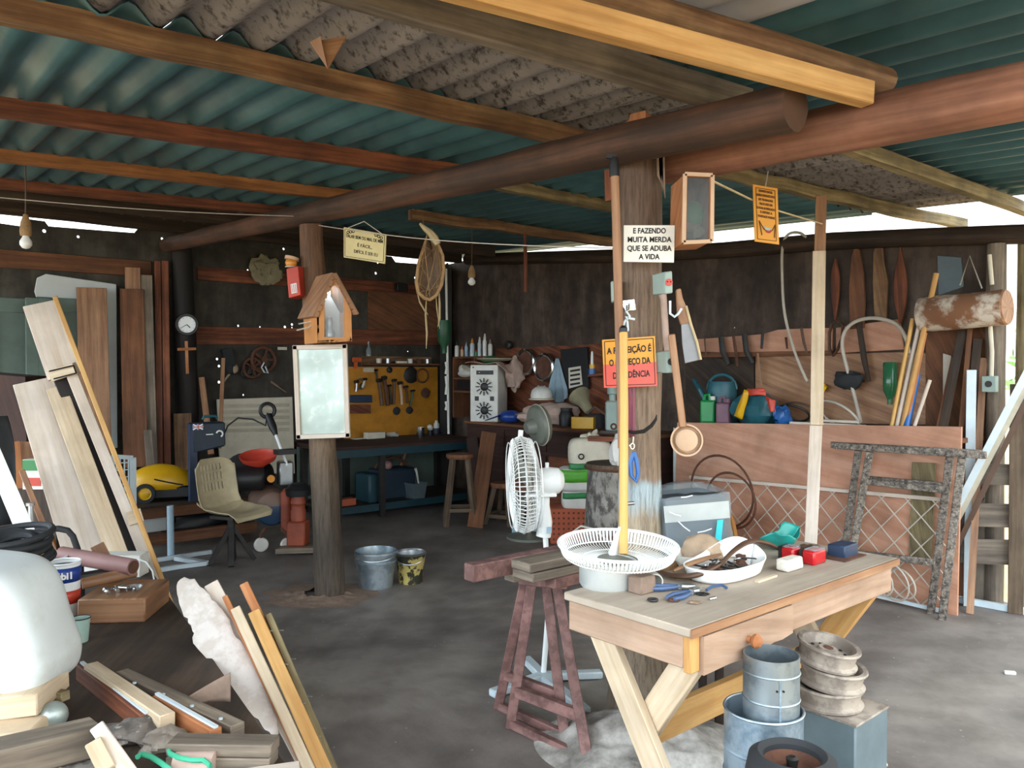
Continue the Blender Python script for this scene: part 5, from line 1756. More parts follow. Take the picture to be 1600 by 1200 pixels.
build('mesh_guard', MB().lathe([(0.05, -0.065), (0.12, -0.06), (0.17, -0.035), (0.185, 0.0), (0.17, 0.04), (0.10, 0.06), (0, 0.06)], 36, gc, gn), 'old fan grey', t)
# orange crate, sacks and tree stump
c = FL(888, 826)
c = V3((c.x + 0.0, 6.95, 0))
t = thing('orange_crate', 'orange crate with small dots on the floor behind the white fan', 'crate', c)
build('crate_box', MB().obox(c + ZX * 0.15, V3((0.20, 0, 0)), V3((0, 0.15, 0)), ZX * 0.15), 'terracotta', t, bev=0.008)
mb = MB()
for i in range(9):
    for j in range(6):
        mb.obox(c + V3((-0.17 + i * 0.042, -0.152, 0.04 + j * 0.045)), V3((0.008, 0, 0)), V3((0, 0.002, 0)), ZX * 0.008)
build('dot_pattern', mb, 'rust', t)
def sackbox(c, w, d, h, lump, mats, label, name='feed_bag', tie=False, band=None):
    t = thing(name, label, 'bag', c)
    def f(s, q):
        a, b = 2 * PI * q, PI * s
        x = math.copysign(abs(math.cos(a)) ** 0.45, math.cos(a)) * math.sin(b) ** 0.35
        y = math.copysign(abs(math.sin(a)) ** 0.45, math.sin(a)) * math.sin(b) ** 0.35
        z = -math.cos(b)
        z = math.copysign(abs(z) ** 0.6, z)
        p = V3((x * w / 2, y * d / 2, h / 2 + z * h / 2))
        return c + p + noise.noise_vector((c + p) * 6) * lump
    build('sack', MB().sheet(f, 18, 36), mats, t)
    if band:
        mt, z0, z1 = band
        build('printed_band', MB().lathe([(1, z0), (1.0, z1)], 4, c), mt, t) if False else build('printed_band', MB().sheet(lambda s, q: c + V3(((q - 0.5) * w * 1.0, -d / 2 * (1.03 - 0.25 * abs(2 * q - 1) ** 4), (z0 + (z1 - z0) * s) * h)) + noise.noise_vector((c + V3(((q - 0.5) * w, -d / 2, h / 2))) * 6) * lump, 3, 20), mt, t, solid=0.004)
    return t
zc = 0.27
sackbox(V3((c.x + 0.05, 6.92, zc)), 0.30, 0.22, 0.18, 0.015, 'white dusty', 'white feed bag with a dark green band lying on the orange crate', band=('green stripe', 0.62, 0.90))
sackbox(V3((c.x + 0.03, 6.90, zc + 0.17)), 0.34, 0.24, 0.21, 0.015, 'white dusty', 'white feed bag with a bright green top lying on the lower bag', band=('green bag', 0.45, 0.95))
j = V3((c.x + 0.14, 6.90, zc + 0.36))
j = sackbox(j, 0.37, 0.24, 0.27, 0.012, 'cream', 'big off white bag with a green foot band on top of the bag pile', band=('green stripe', 0.03, 0.22))
q = V3((c.x + 0.16, 6.90, zc + 0.63))
build('knot', MB().ball(q, 0.07, 0.05, 0.05, lump=0.8).rough(0.02, 15), 'cream', j)
build('logo', MB().torus(V3((c.x + 0.06, 6.772, zc + 0.48)), 0.022, 0.006, V3((0, 1, 0)), 12, 5), 'dark metal', j)
sc_ = V3((P(965, 730, 6.0).x, 6.0, 0))
t = thing('tree_stump', 'tall tree stump with peeling grey bark and a flat wooden lid', 'stump', sc_)
build('trunk', MB().tube([sc_, sc_ + ZX * 0.35, sc_ + ZX * 0.74], [0.25, 0.235, 0.225], 26, wob=0.1), 'stump bark', t)
build('lid', MB().lathe([(0, 0.74), (0.235, 0.74), (0.245, 0.76), (0.235, 0.785), (0, 0.785)], 32, sc_), 'wood stool', t)
build('lid_edge', MB().torus(sc_ + ZX * 0.755, 0.244, 0.009, ZX, 36, 6), 'rust', t)
c = P(968, 702, 5.75)
one('white_rag', 'white rag bundled on the stump behind the yellow broom handle', 'rag', MB().ball(V3((c.x, 5.85, 0.785 + 0.10)), 0.06, 0.06, 0.13, lump=0.5).rough(0.02, 14), 'white cloth')
c = FL(822, 833)
one('tray_box', 'flat white and blue box on the floor behind the white fan', 'box', MB().obox(V3((c.x, 7.3, 0.03)), V3((0.13, 0, 0)), V3((0, 0.1, 0)), ZX * 0.03), 'light blue', bev=0.004)
# ---------------------------------------------------------------- hung on the thick post
QD = 3.12
one('hoe_stick', 'long smooth wooden tool handle with a black ferrule standing against the thick post', 'tool handle', MB().tube([P(x, y, 3.05) for x, y in ((960, 262), (963, 350), (966, 470), (971, 640), (972, 700))], 0.0165, 12), 'wood handle')
one('ferrule', 'black iron head of the long tool handle just under the log beam', 'tool head', MB().tube([P(960, 246, 3.05), P(959.5, 256, 3.05), P(960.3, 276, 3.05)], [0.014, 0.019, 0.019], 12).beam(P(948, 244, 3.05), P(962, 246, 3.05), 0.016, 0.016), 'black plastic')
a = [P(x, y, 3.14) for x, y in ((945, 266), (955, 264), (956, 312), (946, 314))]
one('wood_scrap', 'small splintered board hanging beside the tool handle on the thick post', 'board', MB().prism(a, V3((0, 0.02, 0))).rough(0.003, 20), 'wood red brown')
t = thing('broom', 'yellow broom handle hanging from a hook, its foot reaching the wire fan grille', 'broom', P(974, 866, 2.72))
build('handle', MB().tube([P(974, 520, 2.98), P(975, 640, 2.90), P(974, 866, 2.72)], 0.0155, 14), 'wood broom', t)
build('cap', MB().lathe([(0.0155, 0), (0.015, 0.02), (0.006, 0.03), (0, 0.03)], 12, P(974, 521, 2.98)), 'black plastic', t)
build('plastic_sleeve', MB().sheet(lambda s, q: P(969 - 13 * s + 2 * math.sin(6 * q), 822 + 52 * s, 2.75) + V3((0.012 * math.cos(2 * PI * q) * (0.5 + 1.3 * s), 0.015 * math.sin(2 * PI * q), 0)), 8, 12), 'white plastic', t, solid=0.002)
hp = P(983, 477, QD + 0.02)
t = thing('wall_hook', 'chromed hook plate with a white wire loop on the thick post', 'hook', hp)
build('plate', MB().obox(hp, V3((0.024, 0, 0.003)), V3((0, 0.004, 0)), V3((-0.003, 0, 0.022))), 'chrome', t, bev=0.002)
build('hook', MB().tube([P(x, y, QD - 0.02) for x, y in ((984, 474), (983, 484), (977, 486), (975, 481))], 0.006, 8), 'chrome', t)
build('wire_loop', MB().tube([P(x, y, QD - 0.05) for x, y in ((978, 486), (984, 494), (976, 502), (972, 516), (976, 521), (981, 516), (980, 502), (977, 496), (992, 499))], 0.005, 7), 'white metal', t)
sg = sign('wall_sign', 'white sign with four lines of bold black lettering on the thick post', ((975, 352), (1054.5, 352), (1053, 410), (974.5, 409)), QD - 0.02, 'sign white', 0.008, border=False)
write(sg, [('E FAZENDO', 0.5, 0.16, 0.205, 0.64), ('MUITA MERDA', 0.5, 0.40, 0.205, 0.86), ('QUE SE ADUBA', 0.5, 0.64, 0.205, 0.87), ('A VIDA', 0.5, 0.87, 0.205, 0.41)], 'sign ink', 0.005)
lettering('(autor)', 0.011, sg[1][2] - sg[2] * 0.022 + sg[3] * 0.010 + sg[4] * 0.0015, sg[2], sg[3], 'sign ink', sg[0]) if False else None
sg = sign('wall_sign', 'orange and red sign with three lines of lettering behind the yellow broom handle', ((941, 531), (1023.5, 525), (1027, 603), (944, 606)), QD + 0.02, 'sign orange', 0.008, inset=0.045)
t, c4, X, Y, N, w, h = sg
m0, m1 = c4[0].lerp(c4[3], 0.52), c4[1].lerp(c4[2], 0.52)
build('red_half', MB().prism([m0 + N * 0.0006, m1 + N * 0.0006, c4[2] + N * 0.0006, c4[3] + N * 0.0006], N * 0.0006), 'sign red', t)
write(sg, [('A PERFEIÇÃO É', 0.5, 0.25, 0.185, 0.84), ('O COMEÇO DA', 0.5, 0.50, 0.185, 0.78), ('DECADÊNCIA', 0.52, 0.77, 0.185, 0.70)], 'sign ink', 0.006)
def ebox(x0, y0, x1, y1, sx_, label, red):
    f = [P(x, y, QD - 0.03) for x, y in ((x0, y0), (x1, y0 - 2), (x1 + 1, y1), (x0 + 1, y1 + 1))]
    t = thing('socket_box', label, 'electric box', f[3])
    back = V3((-sx_ * QD / F, 0.075, 0))
    build('box', MB().prism(f, back), 'box grey green', t, bev=0.004)
    c = (f[0] + f[1] + f[2] + f[3]) / 4 - V3((0, 0.003, 0))
    build('socket_face', MB().cyl(c + V3((0, 0.002, 0)), 0.014, 0.005, V3((0, -1, 0)), 18), 'red paint' if red else 'dark metal', t)
    mb = MB()
    for s in (-1, 1):
        mb.cyl(c + V3((0.006 * s, -0.002, 0.002)), 0.0025, 0.003, V3((0, -1, 0)), 8)
    build('socket_holes', mb, 'dark void', t)
ebox(1038, 425, 1051, 458, 14, 'grey green electric box with a red socket, the upper of two on the thick post', True)
ebox(1041, 549, 1055, 582, 14, 'grey green electric box with a dark socket, the lower of two on the thick post', False)
one('conduit_pipe', 'dusty conduit pipe joining the two electric boxes on the thick post', 'pipe', MB().tube([P(1035, 460, QD), P(1037, 468, QD), P(1041, 535, QD), P(1044, 549, QD)], [0.016, 0.013, 0.013, 0.016], 12), 'pvc dirty')
one('socket_box', 'narrow grey box on the far side of the thick post behind the tool handle', 'electric box', MB().prism([P(x, y, 3.2) for x, y in ((954, 440), (962, 438), (962, 470), (955, 472))], V3((0.01, 0.06, 0))), 'box grey green', bev=0.003)
LD = 2.98
f = [P(x, y, LD) for x, y in ((1070, 272), (1113, 274), (1112, 377), (1068, 379))]
bk = V3((-0.012, 0.20, 0.0))
t = thing('lantern_box', 'narrow wooden glass fronted box hanging under the big log beam beside the thick post', 'lantern box', f[3])
mb = MB()
mb.prism([f[0], f[3], f[3] + bk, f[0] + bk], V3((0.010, 0, 0))).prism([f[1], f[2], f[2] + bk, f[1] + bk], V3((-0.010, 0, 0)))
mb.prism([f[2], f[3], f[3] + bk, f[2] + bk], ZX * 0.008).prism([f[0], f[1], f[1] + bk, f[0] + bk], -ZX * 0.008).prism([p + bk for p in f], V3((0, -0.008, 0)))
build('case', mb, 'wood orange', t)
mb = MB()
for i in range(4):
    mb.beam(f[i], f[(i + 1) % 4], 0.014, 0.012, V3((0, 1, 0)))
build('front_frame', mb, 'copper', t)
build('glass', MB().prism([p.lerp((f[0] + f[2]) / 2, 0.08) + V3((0, 0.004, 0)) for p in f], V3((0, 0.003, 0))), 'lantern glass', t)
MATS['glass pane'].node_tree.nodes['Principled BSDF'].inputs['Alpha'].default_value = 0.45
q = (f[2] + f[3]) / 2 + bk * 0.3
build('green_jar', MB().ball(q + ZX * 0.11, 0.040, 0.03, 0.055), 'green stripe', t)
build('crumpled_foil', MB().ball(q + ZX * 0.05, 0.04, 0.03, 0.03, lump=0.6).rough(0.01, 30), 'khaki cloth', t)
# blade tool, ladle, leash, sickle
bd = 3.10
up_ = [P(x, y, bd) for x, y in ((1056, 452), (1064, 450), (1067, 466), (1072, 478), (1078, 505), (1064, 508), (1058, 490))]
lo_ = [P(x, y, bd) for x, y in ((1064, 507), (1078, 504), (1088, 535), (1094, 562), (1070, 568), (1066, 540))]
t = thing('cutting_tool', 'wide grey blade with a brown wooden head hanging beside the upper electric box', 'blade tool', lo_[4])
build('wooden_head', MB().prism(up_, V3((0.004, 0.03, 0))), 'wood handle', t, bev=0.004)
build('blade', MB().prism(lo_, V3((0.004, 0.02, 0))), 'blade grey', t, bev=0.002)
build('edge_strip', MB().tube([P(1072, 478, bd - 0.01), P(1080, 508, bd - 0.01), P(1089, 535, bd - 0.01), P(1095, 562, bd - 0.01)], 0.005, 6), 'reed', t)
build('strap_hook', MB().tube([P(x, y, bd - 0.03) for x, y in ((1047, 470), (1047, 490), (1054, 495), (1060, 490), (1065, 482))], 0.005, 6), 'white metal', t)
ld = 3.06
a, b = P(1049, 522, ld), P(1067, 668, ld)
t = thing('dipper', 'tan long handled dipper with a round bowl hanging on the thick post', 'ladle', P(1073, 712, ld))
build('handle', MB().facing(a, b, 0.028, 0.014), 'wood handle', t, bev=0.004)
c = P(1073, 688, ld)
build('bowl', MB().lathe([(0.045, -0.05), (0.058, -0.03), (0.062, 0.0), (0.056, 0.0), (0.05, -0.028), (0.0, -0.035), (0.0, -0.05)], 28, c, V3((-0.30, -0.95, 0.05)).normalized()), 'copper', t)
build('bowl_bottom', MB().lathe([(0, 0.004), (0.03, 0.006), (0.042, 0.0)], 24, c, V3((-0.30, -0.95, 0.05)).normalized()), 'copper', t)
t = thing('leash', 'purple strap leash with a chrome clip hanging behind the broom handle', 'leash', P(987, 752, QD))
build('strap', MB().sheet(lambda s, q: P(979 + 7 * q + 4 * s, 606 + 78 * s, QD - 0.015 + 0.004 * math.sin(5 * q)), 10, 3), 'leash purple', t, solid=0.003)
build('strap', MB().sheet(lambda s, q: P(988 + 4 * q, 606 + 76 * s, QD - 0.022), 10, 2), 'leash purple', t, solid=0.003)
build('clip', MB().torus(P(988, 697, QD - 0.02), 0.011, 0.004, V3((0, 1, 0)), 14, 6, sx=0.7).tube([P(989, 682, QD - 0.02), P(988, 692, QD - 0.02)], 0.006, 8), 'chrome', t)
build('blue_tag', MB().tube([P(x, y, QD - 0.03) for x, y in ((990, 706), (994, 718), (997, 738), (994, 752), (986, 742), (985, 722), (990, 708))], 0.009, 7), 'blue tube', t)
one('sickle', 'dark curved sickle hooked round the thick post above the leash clip', 'sickle', MB().tube([P(x, y, 3.08) for x, y in ((978, 673), (990, 676), (1006, 674), (1018, 665), (1025, 655), (1026, 648))], [0.010, 0.014, 0.016, 0.015, 0.011, 0.004], 8, flat=0.5), 'dark metal')
one('screw_peg', 'short metal peg sticking out of the thick post above the fan grille', 'peg', MB().cyl(P(990, 786, 3.14), 0.008, 0.06, V3((-0.9, -0.5, 0)), 10), 'steel')
# orange hammock sign on its string
sg = sign('hanging_sign', 'tall orange sign with a small hammock drawing hanging under the side roof', ((1176.5, 288), (1215, 294.5), (1217.5, 382), (1179.5, 377)), 3.6, 'sign orange', 0.008, inset=0.07, ink='sign brown ink')
write(sg, [('QUANDO BATER', 0.5, 0.095, 0.055, 0.56), ('AQUELA VONTADE LOUCA', 0.5, 0.17, 0.055, 0.80), ('DE TRABALHAR', 0.5, 0.245, 0.055, 0.58), ('PROCURE UM', 0.5, 0.32, 0.055, 0.52), ('LUGAR SOSSEGADO', 0.5, 0.395, 0.055, 0.74), ('E ESPERE A', 0.5, 0.465, 0.055, 0.48), ('VONTADE PASSAR', 0.5, 0.54, 0.055, 0.70)], 'sign brown ink', 0.008)
t, c4, X, Y, N, w, h = sg
o = lambda x, y: c4[0] + X * (w * x) - Y * (h * y) + N * 0.002
build('hammock_posts', MB().tube([o(0.2, 0.62), o(0.3, 0.87)], 0.0025, 5).tube([o(0.85, 0.65), o(0.8, 0.88)], 0.0025, 5).tube([o(0.2, 0.62), o(0.36, 0.75), o(0.55, 0.81), o(0.72, 0.76), o(0.85, 0.65)], 0.0018, 4), 'sign brown ink', t)
build('hammock_shape', MB().prism([o(0.38, 0.75), o(0.72, 0.755), o(0.63, 0.815), o(0.48, 0.815)], N * 0.0005), 'red paint', t)
build('figure_shape', MB().prism([o(0.36, 0.70), o(0.45, 0.72), o(0.66, 0.725), o(0.62, 0.77), o(0.44, 0.77)], N * 0.0012), 'mint', t)
wire('pale cord running from the lantern box past the orange sign to the tall pole', [P(1114, 283, 3.0), P(1172, 311, 3.6), P(1218, 330, 3.9), P(1285, 350, 4.66)], 0.0045, 'reed')
one('wire', 'short cord holding the orange sign up to the mossy purlin', 'wire', MB().tube([P(1196, 291, 3.6), P(1200, 268, 3.7)], 0.003, 5), 'hose white')
# tall pole
PD_ = 4.68
a, m, b = P(1283, 306, PD_), P(1275, 664, PD_), P(1267, 850, PD_)
b.z = 0
b.x = m.x + (P(1267, 850, PD_).x - m.x) * 1.75
t = thing('tall_pole', 'tall squared pole, bare wood above and flaking white below, standing behind the table', 'pole', b)
build('upper_pole', MB().facing(m, a, 0.062, 0.05), 'wood amber' if False else 'wood handle', t, bev=0.003)
build('lower_pole', MB().facing(b, m, 0.070, 0.055), 'wood white', t, bev=0.003)
build('splint', MB().facing(P(1276, 664, PD_ - 0.03), P(1280, 392, PD_ - 0.03), 0.072, 0.03), 'wood pale', t, bev=0.003)

# ---------------------------------------------------------------- counter and panel along the side wall
PU_ = 5.18
tl, tr = PU(1058, 660, PU_), PU(1502, 667, PU_)
v0, v1 = tr.dot(VX), tl.dot(VX)
pan = [W(PU_ - 0.04, v0, 0), W(PU_ - 0.04, v1, 0), W(PU_, v1, tl.z), W(PU_, v0, tr.z)]
t = thing('plywood_panel', 'big reddish plywood panel standing on edge before the side wall', 'panel', W(PU_, (v0 + v1) / 2))
build('upper_sheet', MB().prism([pan[0].lerp(pan[3], 0.6), pan[1].lerp(pan[2], 0.6), pan[2], pan[3]], UX * 0.02), 'wood plywood', t)
build('lower_sheet', MB().prism([pan[0], pan[1], pan[1].lerp(pan[2], 0.6), pan[0].lerp(pan[3], 0.6)], UX * 0.02), 'wood plywood', t)
q = [PU(x, y, PU_ - 0.05) for x, y in ((1425, 722), (1462, 724), (1455, 876), (1420, 868))]
build('patch_board', MB().prism(q, UX * 0.012), 'wood mossy', t)
CH = min(tl.z, tr.z) - 0.004
t = thing('counter_shelf', 'plain wooden counter shelf behind the plywood panel', 'shelf', W(5.45, 3.4))
build('counter_top', MB().ubox(PU_ + 0.03, 5.69, v0 + 0.05, v1, CH - 0.03, CH), 'wood shelf', t)
for v in (v0 + 0.15, v1 - 0.1):
    build('leg', MB().ubox(5.58, 5.64, v, v + 0.06, 0, CH - 0.03), 'wood shelf', t)
# wire mesh gate
GU = 5.10
g0, g1 = PU(1078, 745, GU), PU(1478, 781, GU)
gb0, gb1 = PU(1300, 912, GU), PU(1478, 951, GU)
ga = V3((g0.x, g0.y, 0.06))
t = thing('mesh_gate', 'wire mesh gate with white rails leaning on the plywood panel', 'gate', V3(((g0.x + g1.x) / 2, (g0.y + g1.y) / 2, 0)))
build('top_rail', MB().beam(g0, g1, 0.022, 0.022), 'wood white', t)
build('bottom_rail', MB().beam(ga, V3((g1.x, g1.y, 0.02)), 0.022, 0.022), 'white metal', t)
L_ = (g1 - g0).length
mb = MB()
st = 0.165
n = int(L_ / st) + 6
def clip_wire(x0, s):
    # diagonal wire in the gate plane from the top rail down
    H = 0.60
    x1 = x0 + s * H
    a0, a1 = 0.0, 1.0
    if s > 0:
        if x0 < 0: a0 = -x0 / H
        if x1 > L_: a1 = (L_ - x0) / H
    else:
        if x0 > L_: a0 = (x0 - L_) / H
        if x1 < 0: a1 = x0 / H
    if a1 <= a0 or a0 >= 1 or a1 <= 0:
        return
    pt = lambda a: g0.lerp(g1, (x0 + s * H * a) / L_) - ZX * (a * (g0.lerp(g1, (x0 + s * H * a) / L_).z - 0.03)) - UX * 0.004 * s
    mb.tube([pt(a0), pt((a0 + a1) / 2), pt(a1)], 0.0042, 5)
for k in range(-5, n):
    clip_wire(k * st, 1)
    clip_wire(k * st + 0.05, -1)
build('wire_mesh', mb, 'hose white', t)
for k, (px, py, r, lb) in enumerate(((1127, 768, 57, 'thin rusty wire hoop leaning on the plywood panel behind the plastic wrapped box'), (1142, 782, 44, 'smaller rusty wire hoop overlapping the larger one'))):
    c = PU(px, py, GU - 0.10 - 0.03 * k)
    one('wire_hoop', lb, 'hoop', MB().torus(c, r * c.y / F, 0.009, (UX + ZX * 0.10), 36, 6), 'rust')
mb = MB()
c0 = PU(1137, 765, GU - 0.075)
a_, s_, u_ = frame((UX * 0.9 - VX * 0.35 + ZX * 0.2).normalized())
c = PU(1158, 842, 4.6)
one('round_board', 'round yellowish wooden board standing on edge behind the plastic wrapped box', 'board', MB().lathe([(0, -0.01), (0.25, -0.01), (0.26, 0), (0.25, 0.01), (0, 0.01)], 36, V3((PU(1140, 850, 4.7).x, PU(1140, 850, 4.7).y, 0.155 + 0.02)) if False else V3((PU(1133, 860, 4.8).x, PU(1133, 860, 4.8).y, 0.26)), (UX * 0.80 - VX * 0.6).normalized()), 'ochre wood')
q = [PU(x, y, PU_ + 0.1) for x, y in ((1052, 668), (1066, 676), (1086, 768), (1052, 790))]
one('white_board', 'white board edge showing between the thick post and the plywood panel', 'board', MB().prism([q[0], q[1], q[2], V3((q[2].x, q[2].y, 0)), V3((q[3].x, q[3].y, 0))], UX * 0.01), 'card white')
t = thing('cable_coil', 'loose brown cable loops lying at the foot of the mesh gate', 'cable', PU(1390, 940, 4.98))
for px, py, r, s in ((1372, 905, 27, 1.0), (1392, 908, 32, 0.9), (1410, 912, 24, 1.1)):
    c = PU(px, py, 5.0)
    build('loop', MB().torus(c, r * c.y / F, 0.006, (UX - VX * 0.3 * s + ZX * 0.25).normalized(), 26, 6), 'hose white', t)
# metal trestle frames
def tframe(label, dx, U, legs):
    pts = lambda x, y: PU(x, y, U)
    t = thing('metal_trestle', label, 'trestle', V3((pts(1400, 950).x, pts(1400, 950).y, 0)), 'crusted metal trestles by the plywood panel')
    build('top_bar', MB().beam(pts(1299 + dx, 695 + dx * 0.2), pts(1535 + dx, 709 + dx * 0.4), 0.03, 0.042), 'frame metal', t, bev=0.004)
    for (x0, y0, x1, y1) in legs:
        a, b = pts(x0, y0), pts(x1, y1)
        if b.z > 0.02:
            k = (a.z - 0.0) / (a.z - b.z)
            b = a.lerp(b, k)
        b.z = max(b.z, 0.0)
        build('leg', MB().facing(b, a, 0.045, 0.035), 'frame metal', t, bev=0.004)
    return t, pts
t, pts = tframe('crusted metal trestle frame leaning on the mesh gate, the front one of two', 6, 4.98, ((1359, 706, 1322, 920), (1503, 716, 1473, 958)))
build('cross_bar', MB().beam(pts(1352, 752), pts(1482, 766), 0.03, 0.04), 'frame metal', t, bev=0.004)
build('cross_bar', MB().beam(pts(1335, 864), pts(1460, 879), 0.03, 0.04), 'frame metal', t, bev=0.004)
t, pts = tframe('crusted metal trestle frame leaning on the mesh gate, the one behind', 0, 5.06, ((1341, 704, 1312, 920), (1484, 714, 1455, 952)))
build('cross_bar', MB().beam(pts(1352, 748), pts(1482, 760), 0.03, 0.04), 'frame metal', t, bev=0.004)

# things on the counter
def cp(px, U=5.36, h=None):
    r = ray(px, 600)
    k = U / (r.x * UX.x + r.y * UX.y)
    return V3((r.x * k, r.y * k, CH if h is None else h))
fx_, fy_ = V3((0.9, -0.43, 0)).normalized(), V3((0.43, 0.9, 0)).normalized()
def jerry(px, w, hpx, mat, label):
    c = cp(px)
    k = c.y / F
    t = thing('jerrycan', label, 'jerrycan', c)
    h = hpx * k
    w = w * k
    build('body', MB().obox(c + ZX * h * 0.42, fx_ * w / 2, fy_ * w * 0.4, ZX * h * 0.42), mat, t, bev=0.018, segs=3)
    build('neck', MB().cyl(c + ZX * h * 0.84 + fx_ * w * 0.3, 0.022, 0.03, ZX, 12), 'white dusty' if mat != 'purple plastic' else mat, t)
    build('handle', MB().tube([c + ZX * h * 0.82 - fx_ * w * 0.3, c + ZX * h * 1.02 - fx_ * w * 0.22, c + ZX * h * 1.04 + fx_ * w * 0.05, c + ZX * h * 0.84 + fx_ * w * 0.12], 0.014, 8), mat, t)
jerry(1107, 23, 43, 'green plastic', 'green plastic jerrycan on the counter under the watering can')
jerry(1131, 22, 40, 'purple plastic', 'dull purple plastic jerrycan beside the green one')
c = cp(1128, 5.52)
k = c.y / F
t = thing('watering_can', 'blue watering can with a long spout behind the two jerrycans', 'watering can', c)
zt = PU(1128, 596, 5.52).z - c.z
build('body', MB().lathe([(0, 0), (0.125, 0), (0.125, 0.03), (0.118, zt * 0.85), (0.105, zt), (0.02, zt + 0.005), (0, zt)], 26, c), 'teal plastic', t)
build('spout', MB().tube([c + ZX * 0.12 - fx_ * 0.10, c + ZX * (zt * 0.8) - fx_ * 0.18, PU(1084, 593, 5.52)], [0.03, 0.022, 0.016], 10), 'teal plastic', t)
build('handle', MB().tube([c + fx_ * (0.115 * math.cos(a)) + ZX * (zt * 0.75 + 0.12 * math.sin(a) + 0.02) for a in [PI * (1.0 - i / 12) - 0.0 for i in range(13)]], 0.013, 8), 'teal plastic', t)
c = cp(1180, 5.42)
t = thing('shopping_bag', 'plump teal plastic bag with red and yellow flaps on the counter', 'bag', c)
build('bag_body', MB().ball(c + ZX * 0.115, 0.17, 0.13, 0.125, lump=0.35, X=fx_, Y=fy_, n=24).rough(0.008, 14), 'teal plastic', t)
def flap(px0, py0, px1, py1, px2, py2, px3, py3, mat):
    p = [PU(x, y, 5.27) for x, y in ((px0, py0), (px1, py1), (px2, py2), (px3, py3))]
    build('flap', MB().sheet(lambda s, q: p[0].lerp(p[1], q).lerp(p[3].lerp(p[2], q), s) - UX * 0.02 * math.sin(PI * q) + noise.noise_vector(V3((s * 3, q * 3, px0))) * 0.008, 8, 8), mat, t, solid=0.005)
flap(1163, 609, 1172, 611, 1160, 654, 1147, 650, 'yellow paint')
flap(1166, 608, 1194, 607, 1198, 618, 1168, 617, 'red paint')
flap(1196, 618, 1212, 625, 1210, 643, 1204, 644, 'red paint')
c = cp(1222, 5.40)
one('blue_bag', 'small crumpled blue plastic bag beside the plump teal bag', 'bag', MB().ball(c + ZX * 0.07, 0.06, 0.06, 0.075, lump=0.6).rough(0.015, 18), 'blue tube')
for k, (x0, x1, y0, y1, mt, lb) in enumerate(((1214, 1330, 657, 648, 'wood white', 'white lath lying longest among the sticks on the counter'), (1236, 1352, 650, 656, 'paper', 'flat pale strip lying across the sticks on the counter'), (1280, 1345, 654, 651, 'wood white', 'short white lath near the pole on the counter'))):
    a, b = cp(x0, 5.30 + 0.05 * k, CH + 0.016 + 0.024 * k), cp(x1, 5.34 + 0.05 * k, CH + 0.016 + 0.024 * k)
    one('lath', lb, 'stick', MB().beam(a, b, 0.05, 0.018), mt, bev=0.002)
for k, (px, r, lb) in enumerate(((1238, 0.09, 'dark loop of cable on the counter beside the blue bag'), (1256, 0.12, 'brown loop of cable on the counter next to the pole'), (1310, 0.14, 'wide loop of cable lying on the laths on the counter'))):
    c = cp(px, 5.5, CH + 0.10)
    one('cable_loop', lb, 'cable', MB().torus(c, r, 0.009, (UX * 0.7 + ZX * 0.7 - VX * 0.2 * k).normalized(), 24, 6, sx=1.5), ('dark metal', 'brown leather', 'hose white')[k])

# ---------------------------------------------------------------- on the side wall
WU = UR - 0.02
def wallU(label, pts, mat, th=0.022, U=WU, name='wall_board', cat='board'):
    return one(name, label, cat, MB().prism([PU(x, y, U) for x, y in pts], UX * th), mat, bev=0.003)
wallU('reddish rail board along the side wall from the blade tool to the tall pole', ((1086, 530), (1192, 522), (1215, 515), (1232, 514), (1300, 512), (1300, 548), (1180, 552), (1088, 550)), 'wood plywood')
wallU('narrow dark ledge under the reddish rail board', ((1088, 551), (1300, 548), (1300, 555), (1088, 559)), 'wood shelf', 0.035, UR - 0.05)
wallU('reddish rail board behind the white hose between the tall pole and the leaning handles', ((1306, 512), (1405, 498), (1412, 546), (1306, 552)), 'wood plywood')
wallU('tan plywood sheet on the side wall above the counter', ((1180, 556), (1412, 550), (1470, 552), (1465, 664), (1180, 660)), 'wood handle', 0.015, UR - 0.015, 'wall_panel')
wallU('dark board standing on the side wall behind the watering can', ((1070, 562), (1178, 558), (1178, 660), (1072, 660)), 'wood dark', 0.015, UR - 0.015, 'wall_panel')
wallU('grey plastic sheet patch on the side wall over the log', ((1464, 399), (1502, 402), (1506, 448), (1466, 462)), 'blue grey', 0.008, UR - 0.012, 'wall_patch', 'sheet')
wallU('brown boards closing the side wall below the log', ((1446, 510), (1540, 500), (1540, 700), (1446, 690)), 'wood shelf', 0.02, UR - 0.02, 'wall_panel')
wallU('white strip coloured as daylight in the gap between the dark sticks on the side wall', ((1473, 552), (1486, 556), (1484, 590), (1478, 655), (1473, 640)), 'paper', 0.006, UR - 0.045, 'daylight_strip', 'paper')  # white sheet standing in for daylight seen through a gap in the wall
def blade(label, pts, mat, U=UR - 0.05, name='hanging_board', cat='carved board'):
    return one(name, label, cat, MB().prism([PU(x, y, U) for x, y in pts], UX * 0.025), mat, 'carved boards on the side wall', bev=0.004)
def spindle(cx, y0, y1, w, k=0.5):
    o = []
    n = 10
    for i in range(n + 1):
        t = i / n
        o.append((cx - w / 2 * max(0.12, math.sin(PI * min(1, t / (2 * k))) if t < k else math.cos((t - k) / (1 - k) * PI / 2 * 0.92)), y0 + (y1 - y0) * t))
    return o + [(2 * cx - x, y) for x, y in o[::-1]]
blade('small dark carved board on the side wall beside the tall pole', spindle(1304, 404, 500, 13, 0.35), 'wood red brown')
blade('broad brown carved board on the side wall, second from the tall pole', ((1330, 400), (1335, 386), (1342, 390), (1348, 425), (1351, 470), (1349, 512), (1327, 514), (1326, 450)), 'wood shelf')
